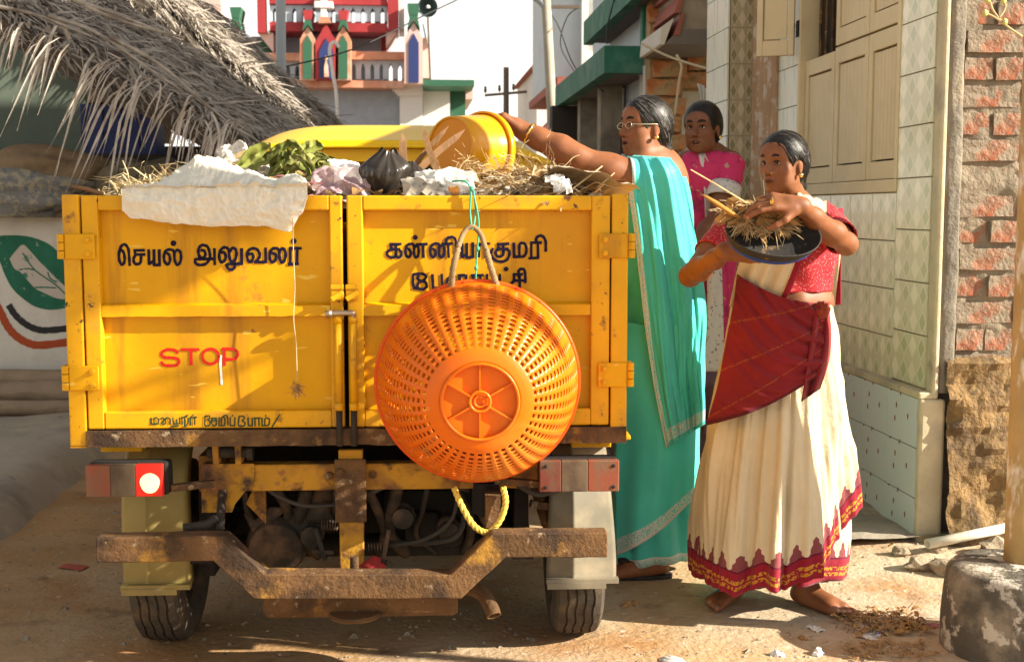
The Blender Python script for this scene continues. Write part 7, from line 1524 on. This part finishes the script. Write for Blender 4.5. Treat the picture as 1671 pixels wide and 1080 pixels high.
# ------------------------------------------------------------------ woman in pink, watching from the steps
def woman_pink():
    base = atz(1160, 700, .27); base.y = 5.28; base.x = at(1160, 600, 5.28).x; root = empty('person', base, 0, 'woman in a pink nightdress watching from the house steps', 'person'); bs_ = Vector(base); bs = np.array(base)
    skin = (.16, .062, .030); s = .90; Fm = frame_of((-.55, -.83, -.03)); hc = np.array(at(1146, 210, 5.22)); B = Body(); paint = []
    P = head(B, hc, Fm, s, .5, 1.05, 1.1); nb = np.array(at(1160, 256, 5.28)); B.cap(P(-.02, 0, -.07), nb, .046, .054, .03)
    shL, shR = np.array(at(1190, 268, 5.22)), np.array(at(1122, 268, 5.34)); elL, wL = np.array(at(1172, 362, 5.10)), np.array(at(1126, 402, 4.98))
    for a in (shL, shR): B.cap(nb, a, .05, .05, .04)
    pr = Profile([(243, 1138, 1184), (252, 1120, 1198), (270, 1112, 1205), (310, 1112, 1204), (400, 1116, 1202), (500, 1114, 1204), (610, 1112, 1208)], 5.28, .75)
    for py in (275, 310, 360, 420, 480):
        z = at(1160, py, 5.28).z; xc, rx, yc, ry = pr.get(z); B.ell((xc, yc, z), (rx*.88, ry*.88, .09), None, .04)
    B.chain([shL, lerp(shL, elL, .5), elL], [.055, .052, .042], .03); B.chain([elL, lerp(elL, wL, .3), wL], [.042, .043, .027], .03); hand(B, wL, (-.8, -.3, -.3), (-.2, -.5, .8), (0, -.9, .3), .95, (.3, .3, .35, .4), (.5, .3), .1)
    B.chain([shR, np.array(at(1116, 360, 5.30)), np.array(at(1120, 400, 5.1))], [.054, .042, .028], .03)
    for dx in (-.07, .09):
        f = bs+np.array((dx, .02, .002)); B.cap(f+np.array((0, .03, .1)), f+np.array((0, .03, .6)), .038, .07, .03); foot(B, f+np.array((.03, .06, 0)), (-.4, -.9), .95)
    face_bits(P, s, Fm, root, base, paint, skin, (.05, 0), .45); grow('body', B, .0045, 'skin', root, base, paint, skin)
    hair(P, s, Fm, root, base, 'hair_black', bun=False, braid_=[np.array(P(-.08, -.0, -.05)), np.array(P(-.10, .02, -.10)), np.array(at(1182, 262, 5.34)), np.array(at(1198, 285, 5.38)), np.array(at(1204, 330, 5.40))])
    loft('nightdress', pr, 'nightie_pink', root, base, at(1160, 246, 5.28).z, at(1160, 607, 5.18).z, 60, 110, lambda th, t, z: .008+t*(.014*math.sin(th*8)+.006*math.sin(th*15+z*3))+.03*math.exp(-((z-1.42)/.09)**2)*max(0, math.cos(th+.3))**2)
    a, b = Vector(shL), Vector(elL); d = (b-a).normalized(); L = (b-a).length
    MB().tube([a-d*.03+d*(L*.42+.03)*i/8-bs_ for i in range(9)], [.05]+[.066+.003*math.sin(i*2) for i in range(8)], 26, caps=False).obj('sleeve', 'nightie_pink', root, smooth=True, solid=.004)
    MB().tube([a+d*L*lerp(.40, .64, i/4)-bs_ for i in range(5)], [.070, .071, .072, .073, .074], 26, caps=False).obj('sleeve_band', 'nightie_white', root, smooth=True, solid=.004)
    drape('placket', pr, 'nightie_white', root, base, [(1140, 252), (1148, 300), (1152, 400), (1154, 500), (1150, 606)], [(1150, 250), (1168, 300), (1176, 400), (1180, 500), (1182, 606)], 16, 50, .026, lambda u, v: .006*math.sin(u*6+v*9))
    MB().tube(spline([Vector(P(-.02, .052, -.115))-bs_, Vector(P(.045, .03, -.15))-bs_, Vector(P(.055, -.0, -.16))-bs_, Vector(P(.03, -.05, -.13))-bs_], 6), .0022, 6).obj('necklace', 'gold', root, smooth=True)
    MB().blob(Vector(P(.0, .088, -.044))-bs_, (.006, .006, .009), 2, 0).obj('earring', 'gold', root, smooth=True)
woman_pink()

# ================================================================== litter and small things on the ground
M('pvc', (.62, .58, .47), .4, layers=[((.40, .33, .22), 6., .5, .7)])
a, b = at(1512, 914, 4.22), at(1650, 884, 4.30); a.z = .075; b.z = .11
tag(MB().tube([a, b], .0165, 16, caps=False).obj('plastic_pipe', 'pvc', smooth=True, solid=.003), 'white plastic pipe lying at the foot of the brick wall', 'pipe')
M('rubble', (.33, .26, .18), .95, var=.3, layers=[((.22, .16, .1), 7., .5, .7)], bump=(40., .8, .02))
for k, (px, py, r_, lab) in enumerate(((1500, 925, .05, 'grey broken rubble piece nearest the pipe end'), (1545, 930, .06, 'flat broken rubble piece below the pipe'), (1530, 900, .04, 'small rubble piece behind the pipe end'), (1625, 905, .075, 'largest rubble stone beside the pedestal'), (1470, 905, .035, 'small rubble stone left of the pipe'), (1590, 935, .045, 'rubble stone against the pedestal'))):
    p = atz(px, py, .03); tag(MB().blob((0, 0, 0), (r_, r_*.8, r_*.55), 2, .3, 1.4, k+3).obj('rubble', 'rubble'), lab, 'rubble', 'rubble by the wall').location = (p.x, p.y, gz(p.x, p.y)+r_*.3)
def gbase(x, y): return gz(x, y)+.003
I = lambda p: Vector(p)
rr = random.Random(77)
def patch(px, py, w, h): p = atz(px, py, 0); q = atz(px+w, py, 0); t = atz(px, py-h, 0); return (p.x, q.x), (p.y, t.y)
xr, yr = patch(1395, 1040, 140, 40); scatter('swept_leaves', 'leaf_dry', 260, xr, yr, 'leaf', 'brown swept leaf bits beside the bare foot at right', (.012, .035), lift=.012, base=gbase, xf=I); scatter('swept_straw', 'husk_tan', 220, xr, yr, 'straw', 'tan straw bits among the swept leaves at right', (.015, .05), (.002, .005), .012, base=gbase, xf=I)
xr, yr = patch(1390, 1080, 150, 28); scatter('swept_crumbs', 'leaf_dry', 160, xr, yr, 'leaf', 'dark crumbs swept along the lower right ground', (.008, .022), lift=.006, base=gbase, xf=I)
scatter('stray_leaves', 'leaf_dry', 60, (-1.4, 1.9), (3.0, 6.), 'leaf', 'stray leaf bits scattered over the street', (.012, .04), lift=.004, base=gbase, xf=I); scatter('stray_straw', 'straw_pale', 140, (-1.4, 1.9), (2.9, 6.), 'straw', 'stray straw bits scattered over the street', (.012, .05), (.0015, .003), .003, base=gbase, xf=I)
mb = MB()
for k in range(1500):
    x, y = rr.uniform(-1.6, 1.9), 2.7+3.4*rr.random()**1.6; r_ = rr.uniform(.003, .009)*(1.8 if rr.random() < .06 else 1); z = gz(x, y)
    mb.add([(x-r_, y-r_*.6, z), (x+r_*.8, y-r_, z), (x+r_, y+r_*.7, z), (x-r_*.7, y+r_, z), (x-r_*.2, y-.1*r_, z+r_*.8), (x+r_*.4, y+r_*.2, z+r_*.6)], [(0, 1, 5, 4), (1, 2, 5), (2, 3, 4, 5), (3, 0, 4)])
tag(mb.obj('pebbles', 'rubble'), 'small pebbles and grit over the street', 'pebbles', kind='stuff')
def flat_litter(name, mat, px, py, size, label, cat, seed, amp=.7, h=.012): p = atz(px, py, 0); return crumple(name, mat, (p.x, p.y, gz(p.x, p.y)+.004), (size, size*.6, h), label, cat, seed, amp, 12, (0, 0, seed))
M('wrapper_print', (.62, .60, .58), .35, layers=[((.10, .16, .42), 26., .57, .60, 2.), ((.50, .10, .06), 34., .60, .63, 2.), ((.62, .50, .08), 30., .62, .65, 2.)])
flat_litter('snack_wrapper', 'wrapper_print', 1418, 1032, .062, 'white printed snack wrapper by the swept leaves', 'wrapper', 1)
flat_litter('paper_bit', 'plastic_white', 1330, 1026, .03, 'torn white paper bit in front of the bare feet', 'paper', 2); flat_litter('paper_bit', 'plastic_white', 1268, 1070, .022, 'small white paper ball at the bottom of the picture', 'paper', 3, h=.03)
flat_litter('paper_cup', 'plastic_white', 1335, 1066, .025, 'crushed white paper cup right of the paper ball', 'cup', 4, h=.03); flat_litter('paper_plate', 'plastic_white', 1100, 1082, .05, 'white paper plate at the bottom edge of the picture', 'plate', 5, .2, .02); flat_litter('pink_paper', 'scrap_pink', 1525, 1022, .03, 'pink paper scrap near the pedestal', 'paper', 6)
flat_litter('dry_leaf', M('leaf_brown', (.34, .19, .08), .8), 1028, 985, .035, 'curled brown leaf on the ground right of the truck wheel', 'leaf', 7, .9, .02); flat_litter('dry_leaf', 'leaf_brown', 1310, 1042, .018, 'small brown leaf left of the snack wrapper', 'leaf', 8, .9, .012)
flat_litter('red_scrap', M('scrap_red', (.34, .07, .04), .8), 120, 925, .05, 'faded red scrap trodden into the street at left', 'scrap', 9, .3, .004)
# budding twig at the upper right
tw = empty('budding_twig', at(1640, 45, 4.1), 0, 'thin twig with pale buds against the bricks at upper right', 'twig'); q = Vector(tw.location)
for pts in ([(1668, 60), (1642, 42), (1622, 20), (1612, -6)], [(1640, 40), (1622, 28), (1608, 22)], [(1630, 30), (1640, 14), (1638, 0)]): MB().tube(spline([at(x, y, 4.1)-q for x, y in pts], 5), .004, 6).obj('stem', 'straw_pale', tw, smooth=True)
for x, y in ((1608, 22), (1612, 0), (1638, 2), (1640, 36)): MB().blob(at(x, y, 4.1)-q, (.012, .008, .014), 1, .3).obj('bud', M('bud_green', (.55, .50, .16), .6), tw, smooth=True)

# ================================================================== unseen awning, added right of the frame and shaped to shadow the truck doors
aw = empty('added_awning', (3.0, 2.5, 0), 0, 'unseen pole and sheet awning added to shade the truck doors', 'awning'); AO = Vector(aw.location)
def A_(x, z, X=3.0): k = X-x; t = t2w((x, 0, z)); dx = X-t.x; return Vector((X, t.y+SUN.y/SUN.x*dx, t.z+SUN.z/SUN.x*dx))-AO
M('bamboo', (.42, .30, .12), .7); M('tarp_blue', (.06, .14, .30), .7)
for (a, b, r_) in (((-.66, .80), (-.28, .92), .016), ((-.52, .78), (-.05, .97), .012), ((-.35, .70), (.02, .84), .024), ((-.45, 1.40), (-.33, .60), .007), ((.2, .95), (.45, 1.06), .01)):
    A, B = A_(*a), A_(*b); MB().tube([A, B], r_, 8).obj('shade_pole', 'bamboo', aw)
MB().add([A_(*p) for p in ((-.80, .98), (-.46, 1.06), (-.22, 1.17), (-.24, 1.23), (-.08, 1.20), (-.06, 1.45), (-.80, 1.45))], [tuple(range(7))]).obj('shade_sheet', 'tarp_blue', aw, solid=.004)
MB().add([A_(*p) for p in ((-.10, .62), (-.32, .72), (-.12, .80), (-.02, 1.20), (.05, 1.0), (.05, .62))], [tuple(range(6))]).obj('shade_sheet', 'tarp_blue', aw, solid=.004)
MB().add([A_(*p) for p in ((.48, .62), (.50, .95), (.44, 1.06), (.58, 1.32), (.80, 1.40), (.80, .62))], [tuple(range(6))]).obj('shade_sheet', 'tarp_blue', aw, solid=.004)
for x in (-.8, .8): A = A_(x, 1.45); MB().tube([A, Vector((A.x, A.y, 0))], .03, 8).obj('shade_post', 'bamboo', aw)
A, B = A_(-.85, 1.45), A_(.85, 1.45); MB().tube([A, B], .025, 8).obj('shade_pole', 'bamboo', aw)
